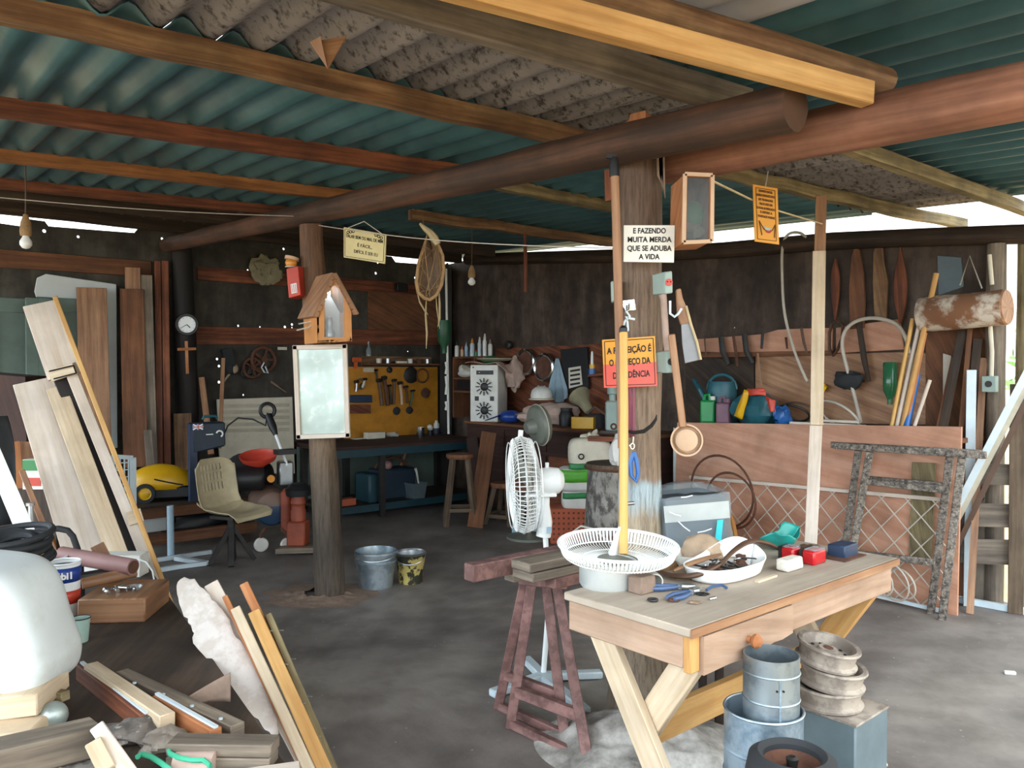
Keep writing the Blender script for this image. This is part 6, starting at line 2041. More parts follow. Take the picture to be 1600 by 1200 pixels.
blade('tallest carved board on the side wall with a rounded head', ((1364, 395), (1370, 381), (1378, 386), (1380, 410), (1386, 440), (1384, 500), (1366, 500), (1363, 440)), 'wood rustic')
blade('spindle shaped dark red carved board nearest the log', spindle(1406, 386, 505, 21, 0.55), 'wood red brown')
for lb, pts, r, mt, nm in (
    ('dark hanging knife tool first along the reddish rail', ((1101, 529), (1103, 556)), 0.010, 'brown leather', 'hand_tool'),
    ('grey iron blade hanging second along the reddish rail', ((1127, 527), (1129, 548), (1138, 570)), 0.028, 'dark metal', 'hand_tool'),
    ('rusty pair of shears hanging on the reddish rail', ((1146, 525), (1150, 552), (1152, 572)), 0.014, 'rust', 'hand_tool'),
    ('broad grey iron hanging in the middle of the reddish rail', ((1163, 522), (1166, 548), (1176, 568)), 0.026, 'dark metal', 'hand_tool'),
    ('black handled tool hanging last before the hose on the reddish rail', ((1192, 520), (1190, 545)), 0.016, 'black plastic', 'hand_tool'),
    ('thin hammer hanging below the reddish rail', ((1184, 552), (1187, 590), (1190, 602)), 0.010, 'wood handle', 'hand_tool'),
    ('short rusty spike hanging by the white hose', ((1228, 527), (1230, 545)), 0.012, 'rust', 'hand_tool'),
    ('curved brown strap hanging next to the tall pole', ((1252, 512), (1256, 535), (1261, 552)), 0.012, 'brown leather', 'hand_tool'),
    ('brown wooden stake hanging inside the white hose loop', ((1342, 505), (1350, 560), (1358, 596)), 0.022, 'wood dark', 'hand_tool')):
    ps = [PU(x, y, UR - 0.07) for x, y in pts]
    one(nm, lb, 'tool', MB().tube(ps, [r] + [r * 1.05] * (len(ps) - 2) + [r * 0.7], 8, flat=0.55, up=UX), mt, 'tools hanging on the side wall rail')
one('leather_belt', 'dark leather belt looped over the rail beside the tall pole', 'belt', MB().tube([PU(x, y, UR - 0.08) for x, y in ((1296, 520), (1300, 506), (1309, 501), (1317, 508), (1316, 528), (1308, 548), (1302, 556), (1296, 545))], 0.022, 8, closed=True, flat=0.35), 'brown leather')
def hose(label, pts, r=0.011, mat='hose white', U=UR - 0.10):
    raw = [PU(x, y, U) for x, y in pts]
    out = []
    for i in range(len(raw) - 1):
        p0, p1, p2, p3 = raw[max(i - 1, 0)], raw[i], raw[i + 1], raw[min(i + 2, len(raw) - 1)]
        for k in range(5):
            t = k / 5
            out.append(0.5 * ((2 * p1) + (p2 - p0) * t + (2 * p0 - 5 * p1 + 4 * p2 - p3) * t * t + (3 * p1 - p0 - 3 * p2 + p3) * t ** 3))
    out.append(raw[-1])
    return one('hose', label, 'hose', MB().tube(out, r, 8), mat)
hose('pale hose hanging in a long curve from the eave behind the tall pole', ((1262, 374), (1250, 364), (1232, 366), (1223, 385), (1222, 430), (1226, 490), (1240, 545), (1256, 585), (1262, 596)))
hose('thick pale hose bent in an arch over the carved boards', ((1345, 660), (1334, 615), (1322, 570), (1316, 540), (1320, 518), (1336, 503), (1362, 497), (1388, 501), (1404, 510), (1415, 528), (1421, 552)), 0.013)
c = PU(1391, 566, UR - 0.09)
t = thing('bottle', 'green plastic bottle hanging upside down on the tan plywood', 'bottle', PU(1391, 632, UR - 0.09))
k = c.y / F
build('body', MB().lathe([(0, 0), (9 * k, 0), (10.5 * k, -0.01), (10 * k, -24 * k), (10.5 * k, -26 * k), (10 * k, -44 * k), (4 * k, -58 * k), (0, -58 * k)], 18, c), 'glass bottle green', t)
build('neck', MB().cyl(c - ZX * 66 * k, 4 * k, 9 * k, ZX, 12), 'glass bottle green', t)
c = PU(1326, 594, UR - 0.09)
one('black_pouch', 'black and grey pouch hanging behind the pale hose arch', 'pouch', MB().ball(c, 0.12, 0.04, 0.065, lump=0.4, X=VX, Y=UX), 'black rubber')
c = PU(1281, 606, UR - 0.06)
one('yellow_ribbon', 'small yellow ribbon on the tan plywood beside the tall pole', 'ribbon', MB().ball(c, 0.05, 0.02, 0.03, lump=0.8, X=VX, Y=UX), 'yellow paint')
# leaning handles
for x0, y0, x1, y1, r, mt, lb in (
    (1463, 427, 1410, 668, 0.017, 'wood fresh', 'longest orange brown tool handle leaning before the log'), (1426, 498, 1393, 668, 0.014, 'wood broom', 'yellow broom handle leaning first in the row beside the green bottle'),
    (1440, 489, 1401, 668, 0.013, 'wood white', 'white painted stick leaning between the yellow and orange handles'), (1446, 520, 1415, 668, 0.012, 'wood orange', 'thin orange stick leaning behind the blue tube'),
    (1433, 585, 1416, 668, 0.022, 'blue tube', 'short bright blue tube leaning among the handles'), (1453, 594, 1428, 668, 0.012, 'wood white', 'short cream stick leaning past the blue tube')):
    a, b = PU(x0, y0, 5.40), PU(x1, y1, 5.30)
    k = (a.z - CH) / max(1e-3, (a.z - b.z))
    b = a.lerp(b, k)
    one('tool_stick', lb, 'stick', MB().tube([b, a], r, 10), mt, 'handles leaning on the side wall')
for x0, y0, x1, y1, w, mt, lb in (
    (1505, 510, 1470, 690, 0.05, 'wood dark', 'dark stick slanting under the log'), (1528, 530, 1512, 690, 0.05, 'wood dark', 'dark plank leaning next to the white channel bar'),
    (1490, 560, 1462, 690, 0.03, 'wood shelf', 'thin brown stick slanting under the log'), (1516, 510, 1500, 690, 0.03, 'wood shelf', 'slim brown batten standing under the log'), (1537, 560, 1530, 690, 0.04, 'wood handle', 'short tan batten standing beside the switch box')):
    a, b = PU(x0, y0, 5.60), PU(x1, y1, 5.48)
    k = a.z / (a.z - b.z)
    b = a.lerp(b, min(k, 3))
    b.z = max(0, b.z)
    one('batten', lb, 'stick', MB().facing(b, a, w, 0.03), mt, 'sticks under the log on the side wall')
a, b = PU(1518, 578, 5.45), PU(1515, 690, 5.40)
b = V3((b.x, b.y, 0))
one('channel_bar', 'white metal channel bar standing upright under the log end', 'metal bar', MB().facing(b, a, 0.055, 0.03), 'white metal', bev=0.003)
a, b = PU(1440, 492, 5.42), PU(1572, 480, 5.42)
t = thing('hung_log', 'split log with white bark below hanging on the side wall by the opening', 'log', (a + b) / 2 - ZX * 0.1)
r_ = 31 * a.y / F
build('trunk', MB().log(a, b, r_ * 0.86, 18, 12, 0.08, r2=r_ * 0.86), 'log cut bark', t)
d = (b - a).normalized()
build('cut_face', MB().lathe([(0, 0.012), (r_ * 0.80, 0.010), (r_ * 0.84, 0.0)], 24, b, d), 'wood handle', t)
build('hanging_wire', MB().tube([PU(1500, 445, 5.35), PU(1515, 400, 5.55), PU(1534, 450, 5.40)], 0.005, 5), 'hose white', t)
one('conduit_pipe', 'cream conduit pipe down the jamb with a switch box at its foot', 'pipe', MB().tube([PU(x, y, 5.52) for x, y in ((1546, 398), (1550, 445))], 0.013, 8).tube([PU(x, y, 5.50) for x, y in ((1547, 505), (1550, 550), (1549, 592))], 0.013, 8), 'cream')
c = PU(1547, 600, 5.48)
t = thing('switch_box', 'grey square switch box on the cream conduit by the opening', 'electric box', c - ZX * 0.05)
build('box', MB().obox(c, VX * 0.04 + UX * 0.0, UX * 0.025, ZX * 0.05), 'box grey green', t, bev=0.004)
build('socket_face', MB().cyl(c - UX * 0.026, 0.02, 0.004, -UX, 16), 'dark metal', t)
for x0, y0, x1, y1, w, mt, lb in ((1618, 556, 1478, 826, 0.04, 'white metal', 'long pale aluminium bar slanting across the open side'), (1618, 578, 1487, 830, 0.03, 'cream dim', 'cream slanting bar beside the long pale aluminium one'), (1616, 600, 1492, 862, 0.03, 'brown leather', 'dark brown slanting bar lowest of the three at the open side')):
    a, b = P(x0, y0, 4.75), P(x1, y1, 5.0)
    k = a.z / (a.z - b.z)
    b = a.lerp(b, k)
    one('slanting_bar', lb, 'metal bar', MB().facing(b, a, w, 0.025), mt, 'slanting bars at the open side')
# pallet, bag, box and sill by the opening
PQ = 5.05
pz = lambda x, y: P(x, y, PQ - (x - 1500) * 0.0018)
t = thing('pallet', 'brown wooden pallet standing on edge in the side opening', 'pallet', V3((pz(1545, 940).x, pz(1545, 940).y, 0)))
for y0, y1, x0, x1 in ((724, 756, 1502, 1590), (786, 822, 1496, 1588), (842, 880, 1494, 1585)):
    ym = (y0 + y1) / 2
    build('slat', MB().facing(pz(x0, ym), pz(x1, ym + 2), (y1 - y0) * PQ / F, 0.025), 'wood grey', t, bev=0.003)
a = pz(1582, 600)
build('upright', MB().facing(V3((a.x, a.y - 0.05, 0)), a - V3((0, 0.05, 0)), 0.08, 0.05), 'wood stool', t, bev=0.003)
for x0, x1 in ((1538, 1552), (1556, 1570)):
    a, b = P(x0, 728, 5.10), P(x0, 920, 5.10)
    build('back_board', MB().facing(V3((a.x, a.y, 0.0)), a, 0.09, 0.02), 'wood grey', t)
c = P(1526, 772, 5.12)
one('rubber_roll', 'black rubber roll showing between the slats of the pallet', 'roll', MB().torus(c, 0.045, 0.02, V3((-0.3, -1, 0)), 20, 8), 'black rubber')
c = FL(1524, 938)
one('blue_crate', 'light blue plastic box on the floor behind the pallet', 'box', MB().obox(c + V3((0.02, 0.20, 0.10)), V3((0.15, -0.02, 0)), V3((0.02, 0.09, 0)), ZX * 0.10), 'light blue', bev=0.008)
a, b = FL(1484, 934, 0.02), FL(1640, 962, 0.02)
one('sill_bar', 'pale metal sill bar along the floor of the side opening', 'sill', MB().beam(a, b, 0.035, 0.04), 'white metal', bev=0.003)
# ---------------------------------------------------------------- work table
TH = 0.76
TN, TE, TW = V3((0.493, 2.20, 0)), V3((0.757, 0.653, 0)).normalized(), V3((-0.653, 0.757, 0)).normalized()
TL_, TD = 1.30, 0.50
def T(s, w, z=0.0):
    return TN + TE * s + TW * w + ZX * z
def tbox(mb, s0, s1, w0, w1, z0, z1):
    return mb.obox(T((s0 + s1) / 2, (w0 + w1) / 2, (z0 + z1) / 2), TE * (s1 - s0) / 2, TW * (w1 - w0) / 2, ZX * (z1 - z0) / 2)
t = thing('work_table', 'wooden work table with one drawer and crossed legs, cluttered with oddments', 'table', T(TL_ / 2, TD / 2))
build('tabletop', tbox(MB(), 0, TL_, 0, TD, TH - 0.026, TH), 'wood table top', t, bev=0.004)
build('edge_strip', tbox(MB(), 0, TL_, -0.006, 0.0, TH - 0.026, TH - 0.001), 'wood handle', t)
build('apron', tbox(MB(), 0.535, TL_ - 0.03, 0.012, 0.034, TH - 0.125, TH - 0.026), 'wood table', t, bev=0.003)
build('apron', tbox(MB(), 0.02, TL_ - 0.03, TD - 0.034, TD - 0.012, TH - 0.125, TH - 0.026), 'wood table', t, bev=0.003)
build('apron', tbox(MB(), 0.012, 0.036, 0.034, TD - 0.012, TH - 0.122, TH - 0.026), 'wood table', t, bev=0.003)
build('apron', tbox(MB(), TL_ - 0.05, TL_ - 0.026, 0.034, TD - 0.034, TH - 0.125, TH - 0.026), 'wood table', t, bev=0.003)
build('corner_block', tbox(MB(), 0.012, 0.055, 0.008, 0.034, TH - 0.132, TH - 0.026), 'wood fresh', t, bev=0.003)
d = build('drawer', tbox(MB(), 0.060, 0.530, 0.0, 0.42, TH - 0.125, TH - 0.034), 'wood table', t, bev=0.003)
build('drawer_front', MB().prism([T(s, -0.004, z) for s, z in ((0.058, TH - 0.032), (0.532, TH - 0.032), (0.532, TH - 0.122), (0.47, TH - 0.130), (0.42, TH - 0.128), (0.36, TH - 0.136), (0.30, TH - 0.134), (0.24, TH - 0.140), (0.18, TH - 0.138), (0.058, TH - 0.142))], TW * 0.02), 'wood table', d)
build('knob', MB().lathe([(0.010, 0), (0.010, 0.014), (0.020, 0.022), (0.022, 0.032), (0.014, 0.042), (0, 0.044)], 18, T(0.275, -0.004, TH - 0.085), -TW), 'wood orange', d)
for s in (0.075, TL_ - 0.17):
    zt = TH - 0.04
    build('leg', MB().beam(T(s, 0.00, 0.0), T(s, TD - 0.05, zt), 0.032, 0.09, TW), 'wood pale', t, bev=0.003)
    build('leg', MB().beam(T(s + 0.034, 0.275, 0.33), T(s + 0.034, 0.05, zt - 0.05), 0.032, 0.09, TW), 'wood pale' if s < 0.5 else 'wood fresh', t, bev=0.003)
build('stretcher', MB().obox(T(TL_ / 2, TD / 2, 0.36), TE * (TL_ / 2 - 0.13), TW * 0.016, ZX * 0.052), 'wood fresh', t, bev=0.003)
def on(px, py, h=TH):
    return FL(px, py, h)
# pot and grille
c = on(949, 914)
t = thing('cooking_pot', 'round aluminium pot under the white fan grille on the work table', 'pot', c)
build('body', MB().lathe([(0, 0), (0.088, 0), (0.094, 0.01), (0.095, 0.082), (0.097, 0.084), (0.092, 0.085), (0.090, 0.012), (0, 0.012)], 36, c), 'pot aluminium', t)
one('kitchen_knife', 'flat metal strip lying in the aluminium pot under the fan grille', 'strip', MB().beam(c + V3((-0.085, -0.05, 0.080)), c + V3((0.03, -0.075, 0.072)), 0.016, 0.004), 'steel')
gn = V3((0.02, -0.06, 1.0)).normalized()
gc = P(965, 876, c.y + 0.02)
t = thing('fan_grille', 'white wire fan grille lying upturned like a bowl on the aluminium pot', 'fan grille', gc)
a_, s_, u_ = frame(gn)
RG = 0.200
mb = MB()
for k in range(96):
    an = 2 * PI * k / 96
    d = s_ * math.cos(an) + u_ * math.sin(an)
    mb.tube([gc + d * RG + gn * 0.055, gc + d * RG * 0.93 + gn * 0.020, gc + d * RG * 0.84 + gn * 0.008, gc + d * RG * 0.32], 0.0013, 4)
build('wires', mb, 'white enamel', t)
mb = MB()
mb.torus(gc + gn * 0.055, RG, 0.0055, gn, 56, 8).torus(gc + gn * 0.016, RG * 0.90, 0.0026, gn, 48, 6).torus(gc + gn * 0.004, RG * 0.6, 0.0022, gn, 40, 5)
build('rings', mb, 'white enamel', t)
build('hub_plate', MB().lathe([(0, 0.002), (RG * 0.30, 0.002), (RG * 0.34, 0.006), (RG * 0.34, -0.002), (0, -0.004)], 30, gc, gn), 'old fan grey', t)
build('front_band', MB().sheet(lambda s, q: gc + (s_ * math.cos(2 * PI * q) + u_ * math.sin(2 * PI * q)) * (RG * (0.905 + 0.10 * s)) + gn * (0.018 + 0.036 * s), 3, 192, hole=lambda s, q: int(q * 192) % 2 == 1 or (s < 0.34 and False)), 'white enamel', t, solid=0.002)
# oddments on the table
c = on(1003, 925)
one('stone_block', 'rough brown block beside the aluminium pot on the work table', 'block', MB().obox(c + ZX * 0.028, TE * 0.036, TW * 0.030, ZX * 0.028).rough(0.004, 22), 'block brown', bev=0.005)
a, b = on(1012, 892, TH + 0.03), on(1030, 917, TH + 0.024)
one('pipe_elbow', 'short white plastic pipe with a flared end lying behind the blue pliers', 'pipe', MB().lathe([(0.013, 0), (0.013, 0.07), (0.024, 0.09), (0.026, 0.125), (0.022, 0.125), (0.020, 0.09), (0.010, 0.07), (0.010, 0)], 22, a, (b - a).normalized(), close=True), 'pvc grey')
def pliers(px, py, ang, label, mat='pliers blue'):
    c = on(px, py, TH + 0.012)
    d = V3((math.cos(ang), math.sin(ang), 0))
    n = V3((-d.y, d.x, 0))
    t = thing('pliers', label, 'pliers', c - ZX * 0.012)
    for s in (-1, 1):
        build('handle', MB().tube([c, c - d * 0.03 + n * 0.012 * s, c - d * 0.07 + n * 0.020 * s, c - d * 0.11 + n * 0.014 * s], [0.006, 0.007, 0.008, 0.006], 8), mat, t)
        build('jaw', MB().tube([c, c + d * 0.02 - n * 0.009 * s, c + d * 0.05 - n * 0.003 * s], [0.007, 0.009, 0.004], 8), 'steel', t)
    build('pivot', MB().cyl(c - ZX * 0.008, 0.010, 0.016, ZX, 12), 'steel', t)
pliers(1062, 916, 0.15, 'blue handled pliers lying between the pipe and the white tray')
pliers(1080, 924, 0.75, 'second blue handled pliers lying nearest the table edge')
one('blue_clip', 'blue curved clip under the near side of the white tray', 'clip', MB().tube([on(1104, 922, TH + 0.006), on(1112, 916, TH + 0.012), on(1128, 914, TH + 0.012), on(1136, 919, TH + 0.006)], 0.005, 7), 'pliers blue')
one('metal_pin', 'short shiny metal pin on the work table in front of the pliers', 'pin', MB().tube([on(1108, 936, TH + 0.005), on(1118, 934, TH + 0.005)], 0.005, 8), 'chrome')
one('iron_ring', 'small grey iron ring beside the rough brown block', 'ring', MB().torus(on(1020, 937, TH + 0.006), 0.014, 0.004, ZX, 18, 6), 'dark metal')
for k, (px, py, lb) in enumerate(((1052, 938, 'dark crumb of rust near the table edge'), (1085, 941, 'brown flake of bark by the shiny pin'), (1098, 928, 'thin dark splinter below the white tray'))):
    one('debris_chip', lb, 'chip', MB().ball(on(px, py, TH + 0.005), 0.020, 0.010, 0.005, lump=0.7), ('rust', 'bone', 'dark metal')[k])
# white tray
c = on(1133, 899)
LX, LW = 0.180, 0.098
def tray(s, q):
    an = 2 * PI * q
    ca, sa = math.cos(an), math.sin(an)
    x = math.copysign(abs(ca) ** 0.75, ca)
    y = math.copysign(abs(sa) ** 0.85, sa)
    rim = 0.048 + 0.058 * max(0, x * 0.8 + y * 0.45) ** 2.2
    r = min(1, s / 0.45)
    z = 0 if s < 0.45 else rim * ((s - 0.45) / 0.55) ** 0.9
    k = r * 0.86 + (0.14 * max(0, (s - 0.45) / 0.55))
    return c + TE * (LX * x * k) + TW * (LW * y * k) + ZX * (0.004 + z)
t = thing('oval_tray', 'white oval plastic tray full of small scrap on the work table', 'tray', c)
build('tray_body', MB().sheet(tray, 14, 60), 'white enamel', t, solid=0.005, sharp=1.2)
for k in range(16):
    x, y = (RND.random() - 0.5) * 0.22, (RND.random() - 0.5) * 0.085
    p = c + TE * x + TW * y + ZX * (0.030 + 0.018 * RND.random())
    an = RND.random() * PI
    d = TE * math.cos(an) + TW * math.sin(an)
    kind = k % 4
    if kind == 0:
        one('scrap_strip', 'bent brassy strip in the white oval tray' if k == 0 else 'small flat scrap strip among the scrap in the white tray', 'scrap', MB().beam(p - d * 0.035, p + d * 0.035 + ZX * 0.008, 0.014, 0.003), 'reed' if k == 0 else 'dark metal', None if k == 0 else 'scrap strips in the tray')
    elif kind == 1:
        one('scrap_rod', 'thin rod lying among the scrap in the white tray', 'scrap', MB().tube([p - d * 0.05, p + d * 0.04 + ZX * 0.006], 0.004, 6), 'dark metal', 'scrap rods in the tray')
    elif kind == 2:
        one('scrap_lump', 'rusty lump among the scrap in the white tray', 'scrap', MB().ball(p, 0.018, 0.014, 0.012, lump=0.6), 'rust', 'scrap lumps in the tray')
    else:
        one('scrap_ring', 'small metal ring among the scrap in the white tray', 'scrap', MB().torus(p, 0.012, 0.003, (ZX + d * 0.6).normalized(), 14, 5), 'steel', 'scrap rings in the tray')
p = c - TE * 0.02 + ZX * 0.030
one('dust_fill', 'brown dust and filings filling the white tray', 'filings', MB().ball(c + ZX * 0.020, 0.13, 0.062, 0.016, X=TE, Y=TW, lump=0.3, n=22), 'bone', kind='stuff')
# gourd, straps
c = on(1074, 887)
one('white_bowl', 'small milky white bowl behind the curved straps', 'bowl', MB().lathe([(0, 0), (0.03, 0), (0.052, 0.035), (0.055, 0.05), (0.050, 0.05), (0.028, 0.008), (0, 0.008)], 26, c), 'white dusty')
c = on(1098, 881)
one('gourd', 'round tan gourd half beside the milky white bowl', 'gourd', MB().ball(c + ZX * 0.052, 0.078, 0.07, 0.058, lump=0.25, n=24), 'gourd')
def strap(label, pts, r, mat, lift):
    ps = [on(x, y, TH + l) for (x, y), l in zip(pts, lift)]
    out = []
    for i in range(len(ps) - 1):
        p0, p1, p2, p3 = ps[max(i - 1, 0)], ps[i], ps[i + 1], ps[min(i + 2, len(ps) - 1)]
        for k in range(6):
            u = k / 6
            out.append(0.5 * ((2 * p1) + (p2 - p0) * u + (2 * p0 - 5 * p1 + 4 * p2 - p3) * u * u + (3 * p1 - p0 - 3 * p2 + p3) * u ** 3))
    out.append(ps[-1])
    n = len(out)
    return one('curved_strap', label, 'strap', MB().tube(out, [r * (0.45 + 0.55 * math.sin(PI * min(0.95, max(0.06, i / (n - 1))))) for i in range(n)], 9, flat=0.6), mat)
strap('thick dark brown curved strap sweeping in front of the gourd and into the white tray', ((1022, 889), (1050, 899), (1085, 899), (1118, 886), (1142, 866)), 0.016, 'brown leather', (0.015, 0.015, 0.03, 0.055, 0.075))
strap('brown curved strap arching over the raised end of the white tray', ((1128, 878), (1150, 858), (1172, 846), (1196, 848), (1222, 860), (1246, 872)), 0.014, 'brown leather', (0.075, 0.095, 0.10, 0.075, 0.03, 0.015))
strap('light brown flat strap slanting across the front of the gourd', ((1052, 892), (1075, 882), (1105, 872), (1126, 866)), 0.013, 'wood handle', (0.03, 0.045, 0.055, 0.06))
c = on(1234, 890)
one('white_stone', 'rough white pumice like block beside the red lamps', 'stone', MB().obox(c + ZX * 0.024, TE * 0.055, TW * 0.024, ZX * 0.022).rough(0.006, 30), 'stone white', bev=0.008, segs=2)
for px, py, lb, wl in ((1236, 876, 'red vehicle lamp with a grey back standing behind the other red lamp', 0.030), (1272, 880, 'red vehicle lamp with a clear window beside the rough white block', 0.044)):
    c = on(px, py)
    t = thing('vehicle_lamp', lb, 'vehicle lamp', c)
    build('lens', MB().obox(c + ZX * 0.026, TE * wl, TW * 0.026, ZX * 0.026), 'red lens', t, bev=0.008, segs=2)
    build('clear_window', MB().obox(c + ZX * 0.053 + TE * 0.004, TE * wl * 0.86, TW * 0.022, ZX * 0.004), 'clear plastic', t, bev=0.002)
    build('back_plate', MB().obox(c + ZX * 0.026 + TW * 0.030, TE * wl, TW * 0.006, ZX * 0.028), 'dark metal', t)
c = on(1317, 868)
one('blue_grey_box', 'small blue grey metal box on the far corner of the work table', 'box', MB().obox(c + ZX * 0.024, TE * 0.055, TW * 0.035, ZX * 0.024), 'blue deep', bev=0.004)
one('dark_plate', 'thin dark plate under the blue grey box at the table corner', 'plate', MB().obox(on(1318, 869, TH + 0.0025), TE * 0.085, TW * 0.05, ZX * 0.0025), 'rust')
c = on(1221, 858)
t = thing('teal_plastic_bag', 'open crumpled teal plastic bag at the back of the work table', 'bag', c)
def tbag(s, q):
    an = 2 * PI * q
    r = (0.35 + 0.65 * s) * (1 + 0.22 * math.sin(3 * an + 1) * s)
    p = TE * (0.105 * r * math.cos(an)) + TW * (0.055 * r * math.sin(an)) + ZX * (0.004 + 0.06 * s ** 1.5 * (1 + 0.35 * math.sin(2 * an + 0.5)))
    return c + p + noise.noise_vector(p * 22 + V3((3, 1, 0))) * 0.012 * s
build('bag_skin', MB().sheet(tbag, 12, 40), 'teal bag', t, solid=0.003)
one('brown_lump', 'brown leather lump between the teal bag and the tall white pole', 'lump', MB().ball(on(1264, 859, TH + 0.02), 0.045, 0.03, 0.022, lump=0.5), 'brown leather')
one('lath', 'short pale stick lying beside the white tray', 'stick', MB().beam(on(1182, 909, TH + 0.004), on(1212, 899, TH + 0.004), 0.014, 0.007), 'wood pale')
one('wood_offcut', 'brown wood offcut lying behind the thick curved strap', 'offcut', MB().obox(on(1040, 882, TH + 0.014), TE * 0.06, TW * 0.03, ZX * 0.014), 'wood rustic', bev=0.002)
# plastic wrapped tote
c = on(1091, 862)
f = [P(x, y, d) for x, y, d in ((1036, 778, 3.20), (1140, 769, 3.28), (1146, 850, 3.28), (1044, 862, 3.20))]
zb = 0.72
f[2].z = zb
f[3].z = zb
bk = TW * 0.22 + TE * 0.10
t = thing('wrapped_box', 'grey plastic box wrapped in clear crinkled plastic with a cyan tape label', 'box', V3(((f[2] + f[3]) / 2).to_tuple()))
inner = [p.lerp((f[0] + f[2]) / 2, 0.07) + bk * 0.06 for p in f]
inner[2].z = inner[3].z = zb
build('box_body', MB().prism(inner, bk * 0.88), 'grey tote', t, bev=0.008)
inn2 = [f[0].lerp(f[3], 0.14) + bk * 0.02, f[1].lerp(f[2], 0.14) + bk * 0.02, f[1].lerp(f[2], 0.42) + bk * 0.02, f[0].lerp(f[3], 0.42) + bk * 0.02]
build('white_band', MB().prism([p.lerp((f[0] + f[1]) / 2 - ZX * 0.05, 0.02) for p in inn2], bk * 0.01), 'white dusty', t)
def wrap(s, q):
    # sleeve round the box: q around, s up
    ring = [f[3], f[2], f[2] + bk, f[3] + bk]
    rtop = [f[0], f[1], f[1] + bk + ZX * 0.01, f[0] + bk + ZX * 0.01]
    a = q * 4
    i = int(a) % 4
    u = a - int(a)
    p = ring[i].lerp(ring[(i + 1) % 4], u).lerp(rtop[i].lerp(rtop[(i + 1) % 4], u), s)
    n = noise.noise_vector(p * 14 + V3((0, 0, 3))) * 0.008
    return p + n - bk * 0.012 + ZX * 0.0
build('plastic_wrap', MB().sheet(wrap, 10, 48), 'clear plastic', t)
build('wrap_top', MB().sheet(lambda s, q: f[0].lerp(f[1], q).lerp((f[0] + bk).lerp(f[1] + bk, q), s) + ZX * (0.012 + 0.02 * math.sin(PI * q) * math.sin(PI * s)) + noise.noise_vector(V3((q * 6, s * 5, 2))) * 0.010, 10, 20), 'clear plastic', t)
tq = [P(x, y, 3.235) for x, y in ((1121, 813), (1130, 812), (1127, 846), (1117, 847))]
build('tape_label', MB().prism(tq, V3((0, 0.002, 0))), 'cyan tape', t)
mb = MB()
for x0, y0, x1, y1 in ((1060, 815, 1078, 830), (1090, 832, 1112, 826), (1046, 800, 1064, 806), (1064, 777, 1082, 774)):
    mb.tube([P(x0, y0, 3.19), P((x0 + x1) / 2, (y0 + y1) / 2 + 1, 3.185), P(x1, y1, 3.19)], 0.0025, 5)
build('crease_glint', mb, 'white plastic', t)  # white strands along the creases stand in for highlights on the wrap

q = (f[2] + f[3]) / 2 + bk * 0.5
t = thing('crate_stand', 'dark slatted stand under the plastic wrapped box behind the table', 'stand', V3((q.x, q.y, 0)))
build('stand_top', MB().obox(V3((q.x, q.y, zb - 0.02)), V3((0.13, 0.03, 0)), V3((-0.02, 0.10, 0)), ZX * 0.018), 'wood dark', t)
for sx_ in (-1, 1):
    for sy_ in (-1, 1):
        p = V3((q.x, q.y, 0)) + V3((0.11, 0.025, 0)) * sx_ + V3((-0.015, 0.08, 0)) * sy_
        build('leg', MB().beam(p, p + ZX * (zb - 0.04), 0.03, 0.03), 'wood dark', t)

# ---------------------------------------------------------------- under and around the table
c = V3((P(1193, 1100, 2.33).x, 2.33, 0))
t = thing('galvanised_pipe', 'wide galvanised sheet pipe standing on the floor in front of the work table', 'duct pipe', c)
R0 = 60 * 2.33 / F
build('pipe_wall', MB().lathe([(R0 - 0.004, 0), (R0, 0), (R0, 0.37), (R0 + 0.004, 0.375), (R0, 0.38), (R0, 0.485), (R0 - 0.004, 0.485)], 44, c, close=True), 'galvanised blue', t)
build('rolled_rim', MB().torus(c + ZX * 0.487, R0, 0.004, ZX, 44, 6), 'galvanised', t)
for z in (0.22, 0.30):
    build('bead', MB().torus(c + ZX * z, R0, 0.004, ZX, 44, 6), 'galvanised blue', t)
c2 = V3((P(1203, 1100, 2.32).x, 2.31, 0))
R1 = 43 * 2.30 / F
t = thing('galvanised_pipe', 'narrow galvanised sheet pipe standing inside the wide one', 'duct pipe', c2 + ZX * 0.0)
ztop = 0.655
build('pipe_wall', MB().lathe([(R1 - 0.003, 0.02), (R1, 0.02), (R1, ztop), (R1 - 0.003, ztop)], 40, c2, close=True), 'galvanised', t)
for z in (ztop - 0.048, ztop - 0.125, ztop - 0.20):
    build('bead', MB().torus(c2 + ZX * z, R1, 0.003, ZX, 40, 6), 'galvanised', t)
fr2 = V3((0.0, -1, 0))
build('seam', MB().beam(c2 + fr2 * (R1 + 0.001) + ZX * 0.30, c2 + fr2 * (R1 + 0.001) + ZX * (ztop - 0.05), 0.006, 0.003, fr2), 'galvanised blue', t)
for z in (ztop - 0.08, ztop - 0.19):
    for s in (-1, 1):
        build('rivet', MB().cyl(c2 + fr2 * (R1 - 0.001) + ZX * z + V3((0.009 * s, 0, 0)), 0.003, 0.004, fr2, 8), 'dark void', t)
